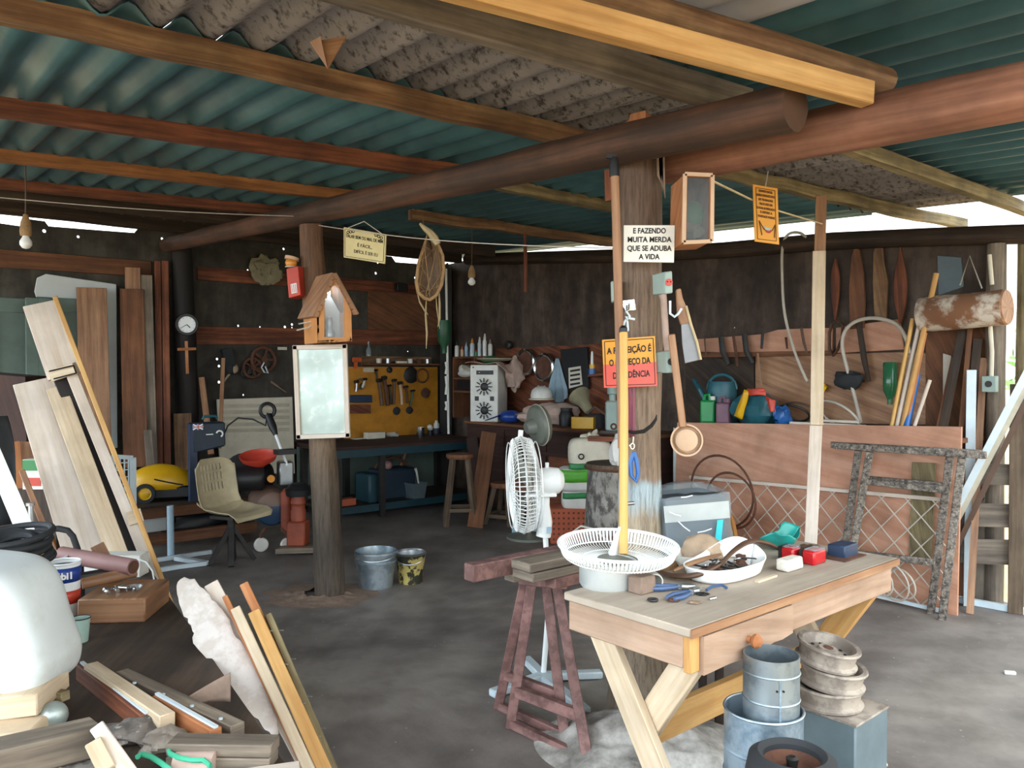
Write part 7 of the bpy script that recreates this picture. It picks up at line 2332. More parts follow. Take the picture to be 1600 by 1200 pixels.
# wheel in front
c = V3((P(1240, 1190, 2.02).x, 2.03, 0.40))
t = thing('cart_wheel', 'small black wheel with a rubber tyre lying flat in front of the galvanised pipes', 'wheel', c)
build('tyre', MB().lathe([(0.070, 0.02), (0.085, 0.0), (0.108, 0.012), (0.116, 0.045), (0.108, 0.085), (0.085, 0.100), (0.072, 0.088)], 40, c, close=True), 'black rubber', t)
build('wheel_disc', MB().lathe([(0.0, 0.06), (0.022, 0.062), (0.030, 0.048), (0.060, 0.050), (0.072, 0.075), (0.074, 0.08), (0.074, 0.03), (0, 0.03)], 36, c), 'rust', t)
build('hub', MB().lathe([(0.012, 0.055), (0.016, 0.085), (0.008, 0.09), (0.006, 0.07), (0, 0.07)], 16, c), 'dark metal', t)
one('timber_block', 'upright timber block carrying the small black wheel', 'block', MB().obox(V3((c.x, c.y, 0.20)), V3((0.07, 0, 0)), V3((0, 0.07, 0)), ZX * 0.20), 'wood grey', bev=0.004)
# box with rims
c = V3((P(1312, 1150, 2.70).x, 2.72, 0))
t = thing('metal_box', 'blue grey metal box on the floor carrying the stack of dusty wheel rims', 'box', c)
build('box_shell', MB().obox(c + ZX * 0.165, TE * 0.115, TW * 0.12, ZX * 0.165), 'blue grey', t, bev=0.006)
build('dusty_lid', MB().obox(c + ZX * 0.333, TE * 0.118, TW * 0.123, ZX * 0.004), 'rim dusty', t)
def rim(c, n, R_, label, mat):
    t = thing('wheel_rim', label, 'wheel rim', c)
    build('rim_dish', MB().lathe([(0, 0.045), (R_ * 0.30, 0.045), (R_ * 0.36, 0.035), (R_ * 0.70, 0.030), (R_ * 0.80, 0.052), (R_ * 0.86, 0.06), (R_, 0.062), (R_ * 1.02, 0.055), (R_ * 0.92, 0.040), (R_ * 0.88, 0.012), (R_ * 1.0, 0.004), (R_ * 0.98, -0.004), (R_ * 0.84, 0.0), (0, 0.0)], 40, c, n), mat, t)
    a, s, u = frame(n)
    mb = MB()
    for k in range(10):
        d = s * math.cos(k * 0.628) + u * math.sin(k * 0.628)
        mb.cyl(c + d * R_ * 0.55 + n * 0.031, 0.006, 0.004, n, 8)
    build('bolt_holes', mb, 'dark void', t)
    build('centre_hole', MB().cyl(c + n * 0.043, R_ * 0.16, 0.004, n, 16), 'rust', t)
q = c + ZX * 0.345
rim(q + V3((-0.03, 0.0, 0.0)), V3((0.0, 0.0, 1)).normalized(), 0.112, 'lowest dusty wheel rim of the stack on the metal box', 'rim dusty')
rim(q + V3((-0.025, -0.005, 0.070)), V3((0.10, -0.05, 1)).normalized(), 0.110, 'middle dusty wheel rim of the stack on the metal box', 'rim dusty')
rim(q + V3((-0.045, -0.01, 0.145)), V3((0.16, -0.10, 1)).normalized(), 0.102, 'topmost dusty wheel rim of the stack, tilted, with bolt holes showing', 'rim dusty')
# ash heap at the post
hc_ = V3((0.50, 3.12, 0))
def heap(s, q):
    r = 0.50 * s * (1 + 0.22 * noise.noise(V3((math.cos(2 * PI * q) * 1.7, math.sin(2 * PI * q) * 1.7, 4))))
    an = 2 * PI * q
    p = hc_ + V3((math.cos(an) * r * 0.85, math.sin(an) * r * 0.75, 0))
    h = 0.15 * (1 - s) ** 1.1 + (1 - s) ** 0.5 * 0.07 * max(0, 0.3 + noise.noise(p * 9)) + 0.02 * noise.noise(p * 26) * (1 - s)
    return p + ZX * max(0.002 * (1 - s), h)
one('ash_heap', 'pale ash and plaster rubble heaped round the foot of the thick post', 'rubble', MB().sheet(heap, 34, 90), 'ash', kind='stuff')
# painted trestle and beams
tops = [P(822, 900, 3.28), P(832, 905, 3.26), P(852, 903, 3.28), P(868, 900, 3.24)]
A, B, Cc, D = FL(778, 1108), FL(797, 1137), FL(883, 1157), FL(920, 1197)
t = thing('saw_trestle', 'purple brown painted folding wooden trestle beside the work table', 'trestle', (A + D) / 2)
for (a, tp_) in ((A, tops[0]), (B, tops[1]), (Cc, tops[2]), (D, tops[3])):
    build('leg', MB().facing(a, tp_, 0.042, 0.035), 'trestle paint', t, bev=0.003)
build('bottom_rail', MB().beam(A + ZX * 0.02, Cc + ZX * 0.02, 0.03, 0.035), 'trestle paint', t, bev=0.003)
build('bottom_rail', MB().beam(B + ZX * 0.02, D + ZX * 0.02, 0.03, 0.035), 'trestle paint', t, bev=0.003)
build('middle_rail', MB().beam(A.lerp(tops[0], 0.27), Cc.lerp(tops[2], 0.27), 0.03, 0.04), 'trestle paint', t, bev=0.003)
build('middle_rail', MB().beam(B.lerp(tops[1], 0.25), D.lerp(tops[3], 0.25), 0.03, 0.045), 'trestle paint', t, bev=0.003)
a, b = P(816, 896, 3.3), P(893, 898, 3.22)
zt = a.z - 0.01
build('top_cap', MB().beam(V3((a.x, a.y, zt)), V3((b.x, b.y, zt)), 0.10, 0.05), 'trestle paint', t, bev=0.004)
def ubeam(label, U0, U1, V, z, w, h, mat):
    one('timber_beam', label, 'timber', MB().beam(W(U0, V, z), W(U1, V, z), w, h), mat, bev=0.004)
zz = zt + 0.025
ubeam('red brown square beam lying along the trestle, farthest and longest', 1.80, 2.75, 2.40, zz + 0.065, 0.06, 0.065, 'trestle paint')
ubeam('short dark red beam under the grey planks on the trestle', 2.05, 2.44, 2.22, zz + 0.022, 0.06, 0.044, 'trestle paint')
ubeam('lower grey plank of two on the trestle', 1.93, 2.44, 2.24, zz + 0.064, 0.12, 0.034, 'wood grey')
ubeam('upper grey plank of two on the trestle', 1.92, 2.43, 2.24, zz + 0.101, 0.11, 0.034, 'wood grey')
one('timber_beam', 'short packing timber between the trestle cap and the long red brown beam', 'timber', MB().beam(W(2.0, 2.40, zz + 0.015), W(2.4, 2.40, zz + 0.015), 0.06, 0.03), 'wood grey')
one('bar_piece', 'pale metal bar lying on the floor under the painted trestle', 'metal bar', MB().beam(FL(842, 1072, 0.012), FL(768, 1086, 0.012), 0.03, 0.02), 'light blue') if False else None
# ---------------------------------------------------------------- low bench and what lies on it
LB = 0.45
pa, pb = FL(212, 856, LB), FL(418, 1150, LB)
dn = (pb - pa).normalized()
sd = V3((-0.80, -0.60, 0))
pb2 = pb + dn * 0.35
mb = MB().prism([pa, pb2, pb2 + sd * 1.6, pa + sd * 1.25 + V3((-0.2, 0.25, 0))], -ZX * 0.045)
t = thing('low_bench', 'low dark wooden bench top covered with offcuts near the viewer', 'bench', V3(((pa + pb2) / 2 + sd * 0.7).to_tuple()) * 1.0)
build('bench_top', mb, 'wood bench dark', t, bev=0.004)
for p in (pa + sd * 0.15 + dn * 0.15, pb2 + sd * 0.15 - dn * 0.15, pb2 + sd * 1.3 - dn * 0.15, pa + sd * 1.1 + dn * 0.2):
    build('leg', MB().beam(V3((p.x, p.y, 0)), V3((p.x, p.y, LB - 0.045)), 0.08, 0.08), 'wood dark', t)
build('rail', MB().beam(pa + sd * 0.04 - ZX * 0.09, pb2 + sd * 0.04 - ZX * 0.09, 0.03, 0.09), 'wood bench dark', t)
def lb(px, py, h=0.0):
    return FL(px, py, LB + h)
# tall leaning boards
def lean(name, label, top, bot, w, th, mat, cat='board', group='boards leaning at the low bench', notch=None):
    return one(name, label, cat, MB().facing(bot, top, w, th), mat, group, bev=0.003)
lean('plank', 'wide pale plank leaning on the low bench, the thickest of the leaning row', P(52, 596, 4.62), lb(133, 868), 0.205, 0.035, 'wood white')
lean('plank', 'narrower cream plank leaning close beside the wide pale one', P(88, 606, 4.58), lb(186, 872), 0.105, 0.035, 'wood pale')
lean('batten', 'thin pale batten showing in the gap between the two leaning planks', P(107, 725, 4.55), lb(147, 860), 0.032, 0.03, 'wood pale')
lean('batten', 'thin grey brown batten slanting in front of the dark cupboard', P(34, 735, 4.3), lb(92, 880), 0.030, 0.025, 'wood handle')
bt = FL(283, 1000)
t = thing('long_board', 'long white washed board with a wide head leaning far over the low bench', 'board', bt)
h0, h1 = P(64, 474, 4.60), P(103, 588, 4.57)
build('wide_head', MB().facing(h1, h0, 0.185, 0.03), 'wood white', t, bev=0.003)
build('end_clamp', MB().facing(P(80, 587, 4.53), P(119, 575, 4.53), 0.065, 0.04), 'wood pale', t, bev=0.002)
cl = MB()
for a, b in (((77, 580), (115, 571)), ((115, 571), (119, 583)), ((119, 583), (84, 592))):
    cl.facing(P(*a, 4.50), P(*b, 4.50), 0.008, 0.006)
build('clamp_line', cl, 'dark void', t)
build('long_strip', MB().facing(FL(277, 994), P(112, 585, 4.55), 0.058, 0.03), 'wood white', t, bev=0.003)
build('joining_block', MB().facing(P(214, 818, 4.43), P(208, 798, 4.44), 0.075, 0.03), 'wood pale', t)
bb = FL(292, 1008)
lean('long_stick', 'thin golden stick running down the edge of the long white washed board', P(86, 464, 4.52), bb, 0.026, 0.026, 'wood fresh', 'stick')
lean('dark_board', 'black board filling the gap behind the long white washed board', P(97, 592, 4.585), FL(261, 985), 0.085, 0.02, 'wood black')  # black board filling the gap between the cream plank and the strip
# dark things at the far left
c = [P(x, y, 5.1) for x, y in ((-60, 580), (40, 588), (44, 692), (-60, 700))]
one('dark_cupboard', 'dark brown cupboard at the edge behind the leaning planks', 'cupboard', MB().prism([c[0], c[1], V3((c[2].x, c[2].y, 0.0)), V3((c[3].x, c[3].y, 0.0))], V3((-0.1, 0.4, 0))), 'wood sideboard', bev=0.004)
one('brown_strip', 'reddish brown slat hanging in front of the dark cupboard', 'slat', MB().facing(P(30, 768, 4.85), P(22, 690, 4.85), 0.055, 0.02), 'wood orange')
one('tan_panel', 'tan panel board standing behind the wide pale plank', 'panel', MB().facing(V3((P(43, 800, 4.95).x, 4.95, 0)), P(43, 690, 4.95), 0.12, 0.02), 'wood handle')
q = P(57, 740, 4.85)
t = thing('printed_carton', 'small carton with green white and red print half hidden by the wide pale plank', 'carton', q - ZX * 0.09)
build('carton_box', MB().obox(q, V3((0.06, 0, 0)), V3((0, 0.04, 0)), ZX * 0.09), 'white dusty', t)
build('green_print', MB().obox(q + ZX * 0.055 - V3((0, 0.042, 0)), V3((0.058, 0, 0)), V3((0, 0.002, 0)), ZX * 0.032), 'green stripe', t)
build('red_print', MB().obox(q - ZX * 0.045 - V3((0, 0.042, 0)), V3((0.05, 0, 0)), V3((0, 0.002, 0)), ZX * 0.025), 'red paint', t)
one('crate_stand', 'dark crate under the printed carton', 'crate', MB().obox(V3((q.x, q.y + 0.01, (q.z - 0.09) / 2)), V3((0.14, 0, 0)), V3((0, 0.05, 0)), ZX * (q.z - 0.09) / 2), 'wood dark')
one('brass_valve', 'upright brass valve stem in front of the dark crate', 'valve', MB().tube([P(50, 884, 4.2), P(49, 812, 4.2), P(48, 788, 4.2)], [0.010, 0.016, 0.012], 10).cyl(P(48, 790, 4.2), 0.022, 0.015), 'steel')
q = lb(74, 866)
one('amber_pot', 'round amber brown pot behind the paint buckets', 'pot', MB().lathe([(0, 0), (0.03, 0), (0.045, 0.04), (0.04, 0.085), (0.03, 0.095), (0, 0.095)], 20, q + ZX * 0.0), 'amber lens')
a, b = P(-40, 640, 3.75), P(45, 842, 3.45)
one('white_strip', 'broad white metal strip slanting down behind the hose coil', 'metal strip', MB().facing(b, a, 0.068, 0.006), 'white plastic', bev=0.001)
one('dark_sheet', 'black plastic sheet hanging slack behind the white metal strip', 'sheet', MB().sheet(lambda s, q: P(-30 + 38 * q + 32 * s, 650 + 170 * s, 3.85) + V3((0, 0.03 * math.sin(7 * q + 5 * s), 0)), 12, 12), 'black rubber', solid=0.005)
# frame and hose coil
t = thing('tube_frame', 'black bent tube frame behind the hose coil', 'frame', lb(100, 900))
build('bent_tube', MB().tube([P(x, y, d) for x, y, d in ((-30, 832, 3.2), (40, 828, 3.2), (92, 826, 3.2), (106, 829, 3.2), (114, 838, 3.2), (121, 858, 3.2), (126, 890, 3.2))] + [lb(128, 985)] if False else [P(x, y, 3.62) for x, y in ((-30, 832), (40, 828), (92, 826), (106, 829), (114, 838), (121, 858), (126, 886), (128, 944))], 0.014, 10), 'black rubber', t)
hcn = P(16, 862, 2.95)
t = thing('hose_coil', 'coil of ribbed black hose lying behind the white tank', 'hose', hcn - ZX * 0.05)
for k in range(5):
    z = -0.03 + 0.022 * k
    build('hose_turn', MB().torus(hcn + ZX * z + V3((0.006 * math.sin(k * 2), 0.008 * math.cos(k * 3), 0)), 0.135 - 0.006 * (k % 3), 0.0125, V3((0.08 * math.sin(k), 0.05 * math.cos(k * 2) - 0.12, 1)).normalized(), 40, 8), 'black rubber', t)
for k in range(3):
    build('hose_turn', MB().torus(hcn + ZX * 0.02, 0.10 - 0.012 * k, 0.0125, V3((0.3 - 0.2 * k, -0.35, 1)).normalized(), 36, 8), 'black rubber', t)
one('dark_crate', 'dark crate standing under the hose coil', 'crate', MB().obox(V3((hcn.x - 0.10, hcn.y + 0.03, (LB + hcn.z - 0.06) / 2)), V3((0.11, 0, 0)), V3((0, 0.12, 0)), ZX * ((hcn.z - 0.06 - LB) / 2)), 'wood black')
# white tank
TKD = 2.32
tr_ = P(125, 1000, TKD)
cx = tr_.x - 0.375
zt0, zt1 = P(100, 1088, TKD).z, P(30, 876, TKD).z
cc = V3((cx, TKD + 0.06, (zt0 + zt1) / 2))
hx_, hy_, hz_ = 0.30, 0.16, (zt1 - zt0) / 2
def tank(s, q):
    th, ph = PI * s, 2 * PI * q
    ex_, e2 = 0.30, 0.40
    sg = lambda v, e: math.copysign(abs(v) ** e, v)
    st = abs(math.sin(th)) ** ex_
    p = V3((hx_ * st * sg(math.cos(ph), e2), hy_ * st * sg(math.sin(ph), e2), hz_ * sg(math.cos(th), ex_)))
    if p.z > 0:
        p.z -= 0.02 * max(0, p.x) / hx_ * (p.z / hz_)
    p.x -= max(0, p.x) * 0.36 * max(0, (p.z / hz_ + 0.5) / 1.5) ** 1.2
    groove = 0.012 * math.exp(-((p.z + 0.02) / 0.018) ** 2)
    k = 1 - groove / 0.2
    return cc + V3((p.x * k, p.y * k, p.z))
t = thing('plastic_tank', 'big white plastic fuel tank with rounded shoulders close to the viewer', 'tank', cc - ZX * hz_)
build('tank_shell', MB().sheet(tank, 44, 72), 'tank white', t, sharp=1.2)
fz = cc - V3((0, hy_ * 0.985, 0))
build('moulded_frame', MB().tube([fz + V3((x, -0.002, z)) for x, z in ((-0.20, 0.0), (-0.02, 0.0), (0.10, -0.03), (0.17, -0.10), (0.18, -0.155))], 0.010, 8, flat=0.5, up=V3((0, 1, 0))), 'tank white', t)
mb = MB()
for x0, z0, x1, z1 in ((0.035, -0.045, 0.035, -0.085), (0.0, -0.088, 0.06, -0.086), (0.02, -0.11, 0.075, -0.108), (0.03, -0.098, 0.07, -0.099)):
    mb.beam(fz + V3((x0 - 0.03, 0.002, z0)), fz + V3((x1 - 0.03, 0.002, z1)), 0.007, 0.008, V3((0, 1, 0)))
build('moulded_marks', mb, 'cream dim', t)
# blocks under the tank
one('split_log', 'pinkish split wood lump with a torn end under the white tank', 'wood block', MB().obox(P(-10, 1108, 2.20) + V3((0, 0.10, 0)), V3((0.098, 0.02, 0.006)), V3((-0.01, 0.10, 0)), ZX * 0.032).rough(0.006, 14), 'wood pale', bev=0.004)
one('block', 'smooth beige block under the pinkish split lump', 'block', MB().obox(V3((P(-20, 1150, 2.12).x, 2.2, LB + 0.028)), V3((0.10, 0.015, 0)), V3((-0.01, 0.09, 0)), ZX * 0.028), 'block beige', bev=0.012, segs=3)
a = P(87, 1093, 2.34)
one('short_stick', 'short yellowish stick end poking out under the white tank', 'stick', MB().beam(a + V3((-0.12, 0.06, 0)), a + V3((0.03, 0, 0.01)), 0.03, 0.028), 'wood mossy', bev=0.002)
one('support_block', 'dark packing block under the back of the white tank', 'block', MB().obox(V3((cc.x, cc.y + 0.08, (LB + zt0) / 2)), V3((0.15, 0, 0)), V3((0, 0.05, 0)), ZX * ((zt0 - LB) / 2)), 'wood dark')
c = lb(83, 1140)
one('silver_ball', 'dull silver ball lying under the corner of the white tank', 'ball', MB().ball(c + ZX * 0.040, 0.040, n=28), 'silver ball')
a, b = P(-60, 1200, 1.84), P(152, 1150, 2.06)
one('timber_beam', 'thick grey squared timber along the near edge of the low bench', 'timber', MB().beam(a, b, 0.10, 0.075), 'wood grey', bev=0.006)
one('timber_block', 'grey timber block holding up the thick grey timber', 'block', MB().obox(V3(((a.x + b.x) / 2 - 0.02, (a.y + b.y) / 2 + 0.02, LB + 0.02)), V3((0.12, 0.04, 0)), V3((-0.02, 0.04, 0)), ZX * 0.02), 'wood grey')
one('offcut', 'pale slant cut offcut standing askew in front of the grey timber', 'offcut', MB().facing(P(208, 1215, 1.93), P(152, 1136, 2.0), 0.035, 0.03), 'wood white', bev=0.003)
one('offcut', 'smaller pale wedge offcut leaning on the slant cut one', 'offcut', MB().facing(P(168, 1205, 1.92), P(146, 1160, 1.96), 0.040, 0.025), 'wood pale', bev=0.003)
a, b = lb(100, 1215, 0.02), lb(165, 1185, 0.02)
one('bark_slab', 'dark cracked bark slab lying in front of the grey timber', 'bark', MB().beam(a, b, 0.10, 0.05).rough(0.012, 16), 'stump bark')
# paint buckets
def bucket(px, pyb, rpx, top, label, text):
    c = lb(px, pyb)
    k = c.y / F
    R_ = rpx * k
    H = P(px, top, c.y).z - LB
    t = thing('paint_bucket', label, 'bucket', c)
    z = lambda a: H * a
    build('wall', MB().lathe([(0, 0), (R_ * 0.88, 0), (R_ * 0.90, z(0.03)), (R_, z(1)), (R_ * 0.95, z(1)), (R_ * 0.86, z(0.05)), (0, z(0.05))], 36, c), 'white plastic', t)
    rr = lambda a: R_ * (0.90 + 0.10 * a) + 0.0012
    build('blue_band', MB().lathe([(rr(0.66), z(0.66)), (rr(0.93), z(0.93))], 36, c), 'blue paint', t, solid=0.0012)
    build('red_band', MB().lathe([(rr(0.26), z(0.26)), (rr(0.50), z(0.50))], 36, c), 'red paint', t, solid=0.0012)
    build('rim', MB().torus(c + ZX * z(1.0), R_ * 0.985, 0.005, ZX, 36, 6), 'white plastic', t)
    build('contents', MB().lathe([(0, z(0.93)), (R_ * 0.96, z(0.93))], 30, c), 'dark metal', t)
    if text:
        nrm = V3((-c.x, -c.y, 0)).normalized()
        X_ = ZX.cross(nrm)
        for k2, ch in enumerate(text):
            an = (k2 - 2.0) * 0.20
            d = nrm * math.cos(an) + X_ * math.sin(an)
            lettering(ch, H * 0.17, c + d * (rr(0.8) + 0.0035) + ZX * z(0.79), ZX.cross(d), ZX, 'white ink', t, bold=0.0015)
bucket(100, 962, 24.5, 878, 'white plastic bucket with blue and red bands and white lettering on the low bench', 'Mobil')
bucket(82, 940, 21, 871, 'second banded white bucket half hidden behind the lettered one', None)
c = lb(126, 1002)
t = thing('enamel_cup', 'small pale mint enamel cup with a dark rim beside the white tank', 'cup', c)
build('body', MB().lathe([(0, 0), (0.026, 0), (0.034, 0.088), (0.036, 0.09), (0.031, 0.088), (0.023, 0.006), (0, 0.006)], 28, c), 'mint', t)
build('rim', MB().torus(c + ZX * 0.09, 0.0345, 0.0022, ZX, 28, 6), 'black plastic', t)
# chopping block with bolts
c = lb(174, 974)
bx_ = V3((0.97, 0.10, 0)).normalized()
by_ = V3((-0.10, 0.97, 0)).normalized()
one('wood_block', 'chunky cracked wood block with bolts lying on it', 'wood block', MB().obox(c + by_ * 0.15 + ZX * 0.05, bx_ * 0.132, by_ * 0.15, ZX * 0.05).rough(0.006, 9), 'wood handle', bev=0.006)
for k, (x, y) in enumerate(((-0.06, 0.06), (-0.03, 0.09), (-0.01, 0.05), (0.02, 0.08), (0.05, 0.06), (-0.045, 0.03))):
    p = c + bx_ * x + by_ * (y + 0.04) + ZX * 0.112
    t = thing('bolt', ('bright bolt first from the buckets on the cracked wood block', 'bright bolt at the back of the cracked wood block', 'bright bolt in the middle of the little heap on the cracked wood block', 'bright bolt behind the glassy dish end of the block', 'bright bolt farthest from the buckets on the cracked wood block', 'bright bolt nearest the front edge of the cracked wood block')[k], 'bolt', p - ZX * 0.008, 'bolts on the wood block')
    an = k * 1.1
    d = V3((math.cos(an), math.sin(an), 0.1)).normalized()
    build('shank', MB().tube([p, p + d * 0.035], 0.005, 8), 'chrome', t)
    build('head', MB().cyl(p - d * 0.008, 0.010, 0.009, d, 6), 'chrome', t)
one('glass_dish', 'small clear dish beside the bolts on the wood block', 'dish', MB().lathe([(0, 0), (0.03, 0), (0.038, 0.012), (0.035, 0.012), (0.028, 0.003), (0, 0.003)], 22, c + bx_ * 0.04 + by_ * 0.13 + ZX * 0.103), 'clear plastic')
# rolls behind the block
def roll(label, a, b, r, mat, end):
    a, b = V3(a), V3(b)
    t = thing('roll', label, 'roll', a.lerp(b, 0.5) - ZX * r)
    build('roll_body', MB().tube([a, b], r, 18), mat, t)
    build('roll_end', MB().cyl(b, r * 0.8, 0.004, (b - a).normalized(), 16), end, t)
a, b = P(96, 866, 3.62), P(208, 886, 3.50)
roll('purple brown round roll lying behind the wood block', a, b, 0.036, 'pink', 'rust')
a, b = P(128, 912, 3.42), P(212, 893, 3.54)
roll('brown wooden roller lying on the back of the wood block', a, b, 0.024, 'wood handle', 'bone')
a, b = P(124, 902, 3.48), P(206, 888, 3.60)
roll('dark grey rod lying behind the brown wooden roller', a, b, 0.020, 'dark metal', 'dark metal')
one('white_slab', 'white board stack under the purple brown roll', 'board', MB().obox(lb(165, 885, 0.055) + V3((0, 0.05, 0)), V3((0.17, 0.0, 0)), V3((0, 0.05, 0)), ZX * 0.055), 'white dusty', bev=0.003)
one('wood_chip', 'flat light wood scrap standing between the roll and the cream plank', 'offcut', MB().facing(lb(190, 925), P(152, 852, 3.75), 0.06, 0.02), 'wood handle')
wire('loop of white wire hanging over the bench edge by the long board', [P(x, y, 3.9) for x, y in ((200, 876), (212, 873), (228, 878), (238, 892), (241, 908))], 0.004, 'white plastic')
# battens lying on the bench
def lying(label, x0, y0, x1, y1, w, h, mat, lift=0.0, name='batten'):
    a, b = lb(x0, y0, h / 2 + lift), lb(x1, y1, h / 2 + lift)
    return one(name, label, 'timber', MB().beam(a, b, w, h), mat, 'battens lying on the low bench', bev=0.003)
lying('pale square batten with a clean cut end lying on the low bench', 142, 1046, 262, 1128, 0.045, 0.045, 'wood pale', 0.02)
lying('grey nailed batten lying farthest right of the battens on the bench' if False else 'long grey batten with nail heads lying on the low bench', 190, 1056, 372, 1142, 0.045, 0.04, 'wood grey', 0.0)
t = thing('metal_edged_batten', 'reddish batten with a shiny metal edge lying nearest the white tank', 'timber', lb(185, 1090))
a, b = lb(126, 1050, 0.02), lb(228, 1132, 0.02)
build('batten', MB().beam(a, b, 0.03, 0.06), 'wood red brown', t, bev=0.003)
build('metal_edge', MB().beam(a + ZX * 0.033 + V3((0.004, 0, 0)), b + ZX * 0.033 + V3((0.004, 0, 0)), 0.012, 0.006), 'white metal', t)
t = thing('metal_edged_batten', 'orange batten with a shiny metal edge lying next to the long grey batten', 'timber', lb(300, 1140))
a, b = lb(245, 1098, 0.03), lb(338, 1152, 0.03)
build('batten', MB().beam(a, b, 0.035, 0.05), 'wood orange', t, bev=0.003)
build('metal_edge', MB().beam(a + ZX * 0.028, b + ZX * 0.028, 0.012, 0.006), 'white metal', t)
for k, (px, py) in enumerate(((210, 1068), (255, 1086), (300, 1104), (345, 1124))):
    p = lb(px, py, 0.042)
    one('nail', 'bright nail head on the long grey batten', 'nail', MB().cyl(p, 0.006, 0.004, ZX, 10), 'white metal', 'nails in the long grey batten')
t = thing('lumber_piece', 'doubled pale lumber piece lying across the near end of the bench', 'timber', lb(350, 1185))
a, b = lb(268, 1183, 0.018), lb(428, 1186, 0.018)
build('lower_piece', MB().beam(a, b, 0.07, 0.032), 'wood grey', t, bev=0.003)
build('upper_piece', MB().beam(a + ZX * 0.034, b + ZX * 0.034 + V3((0.004, 0, 0)), 0.068, 0.032), 'wood grey', t, bev=0.003)
one('white_offcut', 'whitish flat offcut board at the nearest bench corner', 'board', MB().beam(lb(330, 1232, 0.012), lb(470, 1212, 0.012), 0.12, 0.022), 'wood white', bev=0.003)
c = lb(205, 1152)
one('grey_sack', 'dusty grey lump of cloth lying under the metal edged battens', 'cloth', MB().ball(c + ZX * 0.018, 0.085, 0.07, 0.026, lump=0.5, n=24), 'tile grey')
c = lb(255, 1168)
one('clay_lump', 'dusty brownish lump beside the green rope', 'lump', MB().ball(c + ZX * 0.02, 0.06, 0.05, 0.028, lump=0.5, n=22), 'rim dusty')
c = lb(345, 1102)
one('leather_scrap', 'dull pinkish scrap of leather standing behind the long grey batten', 'scrap', MB().sheet(lambda s, q: c + V3((-0.11 + 0.13 * q, 0.03 * math.sin(2 * q), 0.07 * s * (0.3 + q))), 6, 8), 'block brown', solid=0.004)
c = lb(305, 1208)
one('cord_reel', 'pinkish grey tied bundle at the near edge of the bench', 'bundle', MB().tube([c + V3((-0.05, 0, 0.025)), c + V3((0.05, 0.0, 0.025))], [0.028, 0.030], 14), 'pink cloth')
for k, (pts, lbl) in enumerate(((((268, 1160), (262, 1168), (266, 1178), (280, 1184), (300, 1188), (318, 1188), (328, 1196), (326, 1208)), 'green rope loop tied round the end of the doubled lumber piece'),
                                (((214, 1183), (222, 1178), (236, 1182), (252, 1192), (268, 1204)), 'loose green rope end lying near the dusty lump'))):
    ps = [lb(x, y, 0.05 if k == 0 else 0.04) for x, y in pts]
    one('rope', lbl, 'rope', MB().tube(ps, 0.0065, 8, wob=0.3), 'rope green')
# broken plywood and nailed battens leaning on the bench edge
def pd(y):
    return 3.02 - (y - 905) / 245 * 0.36
poly = [(276, 914), (283, 905), (296, 908), (318, 930), (340, 955), (352, 972), (362, 1000), (372, 1010), (384, 1030), (398, 1060), (414, 1092), (424, 1120), (432, 1152), (412, 1140), (398, 1120), (368, 1085), (340, 1055), (318, 1022), (305, 1010), (300, 985), (292, 965), (284, 958), (278, 935)]
jag = []
for i in range(len(poly)):
    (x0, y0), (x1, y1) = poly[i], poly[(i + 1) % len(poly)]
    m = max(2, int(math.hypot(x1 - x0, y1 - y0) / 6))
    for k in range(m):
        u = k / m
        jag.append((x0 + (x1 - x0) * u + RND.uniform(-2.4, 2.4), y0 + (y1 - y0) * u + RND.uniform(-2.0, 2.0)))
pp = [P(x, y, pd(y)) for x, y in jag]
one('broken_plywood', 'broken white faced plywood piece with a jagged edge leaning at the bench end', 'plywood', MB().prism(pp, V3((0.008, 0.016, 0.004))), 'ply white')
def batten2(label, x0, y0, x1, y1, w, th, mat, off=0.0, nails=()):
    a, b = P(x0, y0, pd(y0) - off), P(x1, y1, pd(y1) - off)
    k = a.z / (a.z - b.z)
    e = a.lerp(b, k)
    t = thing('leaning_batten', label, 'batten', e, 'battens leaning at the bench end')
    build('batten', MB().facing(e, a, w, th), mat, t, bev=0.003)
    for (u, s) in nails:
        p = a.lerp(b, u)
        build('nail', MB().tube([p + V3((w * 0.4 * s, -0.01, 0)), p + V3((w * 0.4 * s + 0.03 * s, -0.03, 0.006))], 0.0022, 5), 'steel', t)
    return t
batten2('grey white broken slat leaning behind the nailed battens', 330, 912, 400, 1045, 0.055, 0.018, 'wood white', -0.05)
batten2('orange sided batten leaning first beside the broken plywood', 353, 935, 462, 1170, 0.022, 0.05, 'wood orange', 0.0)
batten2('long pale brown batten leaning in the middle of the bundle', 369, 953, 482, 1200, 0.036, 0.045, 'wood pale', 0.02)
batten2('short topped grey batten standing highest behind the bundle', 382, 914, 470, 1100, 0.034, 0.04, 'wood orange', -0.03)
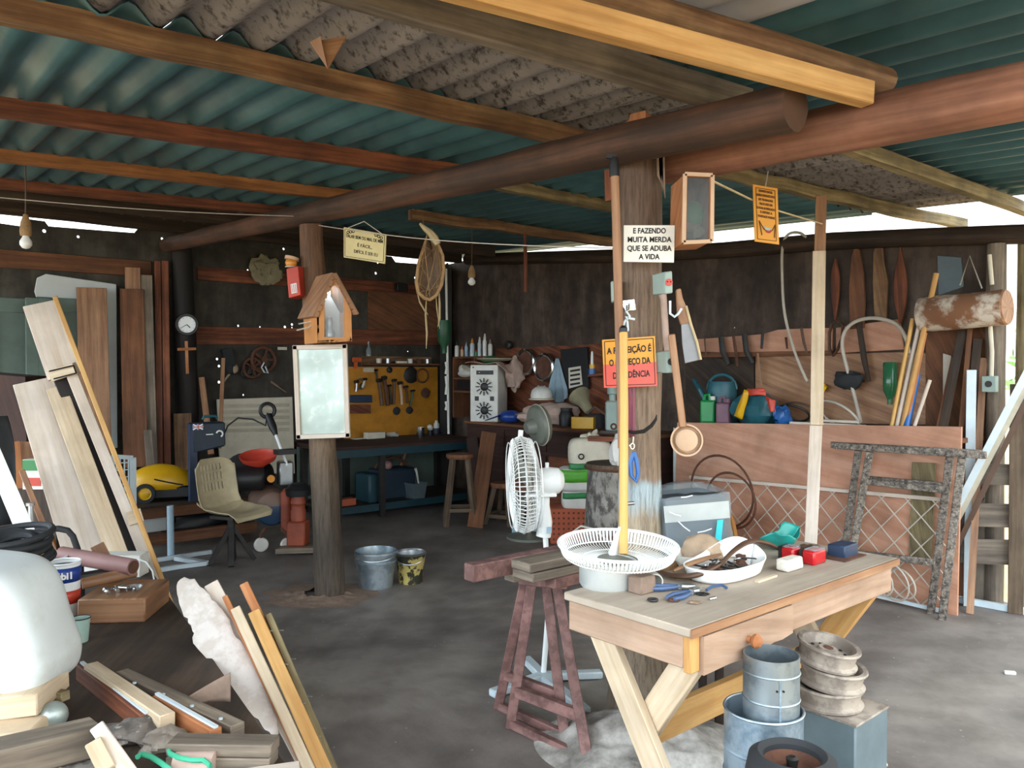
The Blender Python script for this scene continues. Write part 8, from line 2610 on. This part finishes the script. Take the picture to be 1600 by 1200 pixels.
batten2('bright yellow rough sawn batten with nails sticking out', 398, 958, 506, 1200, 0.044, 0.045, 'wood fresh', 0.02, ((0.12, 1), (0.35, 1), (0.6, 1), (0.8, 1)))
batten2('grey green batten with nails leaning outermost of the bundle', 420, 962, 521, 1200, 0.026, 0.04, 'wood mossy', 0.0, ((0.1, 1), (0.3, 1), (0.55, 1), (0.75, 1)))
# leaf caught in the roof
a = [P(x, y, 2.72) for x, y in ((484, 66), (541, 56), (512, 108))]
one('dry_leaf', 'dry curled brown leaf caught under the weathered roof sheets', 'leaf', MB().prism([a[0], a[1], a[2]], V3((0, 0.006, 0))).prism([a[0], a[2], a[0].lerp(a[1], 0.35) + V3((0, -0.03, 0))], V3((0, 0.004, 0))), 'wood handle')

# small things on the floor and wall
one('white_chip', 'small white chip lying alone on the bare floor beyond the work table', 'chip', MB().obox(FL(1578, 1051, 0.008), V3((0.025, -0.006, 0)), V3((0.003, 0.010, 0)), ZX * 0.008), 'white dusty', bev=0.003)
def shav(s, q):
    r = (0.10 + 0.20 * s) * (1 + 0.3 * noise.noise(V3((math.cos(2 * PI * q) * 2, math.sin(2 * PI * q) * 2, 1))))
    p = b1 + V3((-0.05 + math.cos(2 * PI * q) * r * 1.25, math.sin(2 * PI * q) * r, 0))
    return p + ZX * max(0.001, (0.022 * (1 - s) + 0.016 * noise.noise(p * 30)) * (1 - s))
one('bark_litter', 'bark litter and shavings scattered round the foot of the small post', 'litter', MB().sheet(shav, 12, 60), 'block brown', kind='stuff')
q = PV(418, 424, VL - 0.08)
one('plastic_scrap', 'crumpled pale plastic scrap hanging high on the tool wall near the red box', 'scrap', MB().ball(q, 0.16, 0.05, 0.13, lump=0.8, X=UX, Y=VX, n=22).rough(0.03, 11), 'khaki cloth')
q = RF(820, 364, 0.09)
one('hanging_stick', 'thin brown stick hanging straight down from the purlin before the side wall', 'stick', MB().tube([q, P(821, 400, q.y), P(821, 456, q.y)], [0.012, 0.016, 0.02], 8), 'wood red brown')
